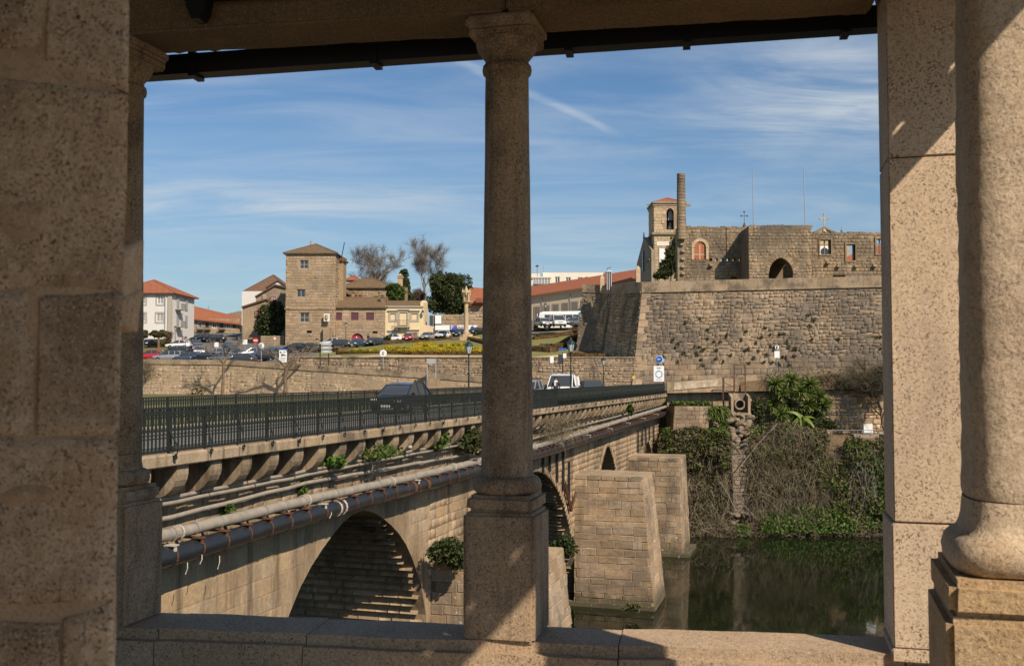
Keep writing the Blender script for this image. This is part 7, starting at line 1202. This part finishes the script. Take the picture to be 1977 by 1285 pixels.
sign('red round no entry sign on a post below the dark tree', 493.5, 692, 652, 158, [('disc', 493.5, 657, 10.5, 10, 'sign_red'), ('bar', 493.5, 657, 7.5, 2.2, 'sign_white')]); sign('grey backed round sign on a pole at the quay corner', 504.5, 700, 662, 126, [('disc', 504.5, 667, 11.5, 11, 'sign_white'), ('bar', 504.5, 666, 3, 6, 'sign_grey')]); sign('small white square sign at the street mouth', 473, 685, 655, 165, [('rect', 473, 660, 9, 9, 'sign_white')]); sign('pale square sign on a post in the middle of the square', 418, 692, 660, 140, [('rect', 418, 665, 8, 9, 'sign_white')]); sign('small round red rimmed sign by the yard wall', 530, 676, 647, 172, [('disc', 530, 653, 6, 9, 'sign_red'), ('disc', 530.4, 653, 4.4, 6.5, 'sign_white')])
sign('grey round sign on a pole in front of the garden wall', 740, 712, 672, 117.5, [('disc', 740, 681.5, 13.5, 13, 'sign_white'), ('bar', 740, 681, 4, 6, 'sign_grey')]); sign('white round sign above a white plate before the bastion', 1500, 720, 663, 103.2, [('disc', 1500, 670, 8, 13, 'sign_white'), ('bar', 1500, 670, 2, 6, 'sign_dark'), ('rect', 1500, 684, 10, 13, 'sign_white')])
t = sign('blue round arrow sign above a white poster board at the bridge end', 1273, 745, 688, 101.0, [('disc', 1273, 693.5, 15, 15, 'sign_white'), ('disc', 1272.6, 693.4, 13.4, 13.4, 'sign_blue'), ('arrow', 1273, 693.4, 9, 6, 'sign_white')])
c = at(1272, 721, 100.8); o = G().box(c, 20*100.8/F, .12, 30*100.8/F).build('poster_board', M['sign_white'], t); 
for a0 in range(10): G().box(c+Vector((.32*math.cos(a0*.63), -.075, -.05+.34*math.sin(a0*.63))), .13, .02, .10).build('poster_print', M['teal' if a0 % 3 else 'sign_blue'], o)
for dz, w_ in ((.62, .5), (.54, .3), (-.58, .6)): G().box(c+Vector((0, -.075, dz)), w_, .02, .05).build('poster_print', M['sign_grey'], o)
b = at(555, 706, 123.6); t = empty('information_board', 'white information board with a blue top and a map on the quay', 'notice board', b); c = at(546.5, 686, 123.4); G().box(c, 15*.0642, .1, 26*.0642).build('panel', M['sign_white'], t); G().box(c+Z3*.76, 15.4*.0642, .12, .16).build('blue_top', M['sign_blue'], t); [G().box(c+Vector((random.uniform(-.3, .3), -.06, random.uniform(-.05, .5))), random.uniform(.1, .3), .02, random.uniform(.08, .2)).build('map_patch', M[random.choice(('sign_grey', 'lawn', 'teal'))], t) for _ in range(9)]; [G().box(c+Vector((0, -.06, -.3-.16*i)), .7-.1*i, .02, .06).build('text_line', M['sign_grey'], t) for i in range(3)]; [G().box(c+Vector((x, 0, -1.1)), .06, .06, .9).build('leg', M['steel'], t) for x in (-.4, .4)]
t = empty('direction_signs', 'stack of three grey direction signs on two dark posts', 'road sign', at(626, 705, 119)); [G().tube([at(x, 706, 119.2), at(x, y, 119.2)], .06, 6).build('pole', M['iron'], t) for x, y in ((618, 664), (634.5, 661))]
for i, y in enumerate((663.5, 671, 678.5)): c = at(631, y, 119); o = G().prism([c+Vector((x*.062, 0, z*.062)) for x, z in ((-11, -3), (8, -3), (11, 0), (8, 3), (-11, 3))], (0, .05, 0)).build('sign_panel', M['sign_grey'], t); [G().box(c+Vector((-.1, -.012, .1-.13*k)), .8-.2*k, .015, .05).build('text_line', M['sign_white'], o) for k in range(2)]
t = empty('billboard_frame', 'grey backed board on two posts behind the railing', 'notice board', at(833, 745, 112.6)); [G().box((at(x, 720, 112.6).x, 112.6, (at(x, 692, 112.6).z+at(x, 752, 112.6).z)/2), .12, .12, at(x, 692, 112.6).z-at(x, 752, 112.6).z).build('post', M['steel'], t) for x in (825, 841.5)]; c = at(832, 697, 112.5); G().box(c, .95, .1, .55).build('panel', M['sign_grey'], t); c = at(838, 738, 112.5); G().box(c, 1.4, .1, .85).build('lower_panel', M['bridge_base'], t)
# traffic light group right of the slender column
t = empty('traffic_light', 'dark traffic light with white plates on a post behind the white van', 'traffic light', onbridge(1086, 0, -7.6)); b = onbridge(1086, 0, -7.6); d = b.y; G().tube([b, at(1086, 680, d)], .05, 6).build('pole', M['iron'], t); c = at(1081.5, 693, d); G().bbox(c, .35, .3, .9, .04).build('signal_box', M['sign_dark'], t); [G().lathe((0, 0, 0), [(.09, 0), (.09, .05)], 10).build('lens', M[m_], t).matrix_basis.__class__ and None for m_ in ()]; c = at(1089, 686.5, d); G().box(c, .42, .05, .42).build('plate', M['sign_white'], t); c = at(1085, 674, d); G().box(c-Vector((.15, 0, 0)), .28, .05, .25).box(c+Vector((.2, 0, 0)), .28, .05, .25).build('small_plates', M['sign_blue'], t)
sign('white rectangular plate on a pole left of the traffic light', 1065.5, 740, 686, d-1, [('rect', 1065.5, 694, 7, 13, 'sign_white')])
prop(G().box(at(1223.5, 728, 115.2), .35, .1, .3).build('yellow_marker', M['yellowp']), 'small yellow marker on the bastion corner', 'marker')
p = at(1676, 827, 99.5); t = empty('white_notice', 'weathered white notice plate by the lower path', 'notice board', p-Z3*1); G().box(p, .9, .06, .95).build('panel', M['sign_white'], t); G().tube([p-Z3*.4, p-Z3*1.3], .05, 6).build('post', M['steel'], t); t = empty('path_rail', 'thin pipe handrail along the lower riverside path', 'railing', at(1640, 835, 99.5)); a, b = at(1578, 831, 99.4), at(1760, 829, 99.0); G().tube([a, b], .03, 5).build('rail', M['steel'], t); [G().tube([a+(b-a)*(i/7), a+(b-a)*(i/7)-Z3*.5], .03, 5).build('post', M['steel'], t) for i in range(8)]
# far street lamps
for px, yb, yt, lb in ((667.5, 667, 621, 'dark lantern lamp post before the stone wing'), (338, 672, 628, 'lantern lamp post at the corner of the white house'), (358, 690, 648, 'lantern lamp post in the square left of the silver hatchback'), (612, 680, 652, 'short lantern post at the foot of the tower'), (1053, 640, 584, 'lamp post before the nose of the coach')):
    p = gp(px, yb); H = at(px, yt, p.y).z-p.z; lamppost(lb, p, max(H, 2.2), 'far lantern lamp posts', .9)
p = at(816, 604, 175.6); t = empty('wall_lantern', 'black bracket lantern on the side of the cream house', 'lantern', p); G().tube([p+Vector((-.5, .4, -.9)), p+Vector((-.1, .1, -.6)), p-Z3*.4], .04, 5).build('bracket', M['iron'], t); G().lathe(p-Z3*.4, [(.14, 0), (.26, .55)], 6).build('lantern_glass', M['milk'], t); G().lathe(p+Z3*.15, [(.3, 0), (.1, .3), (.02, .45)], 6).build('lantern_cap', M['iron'], t)
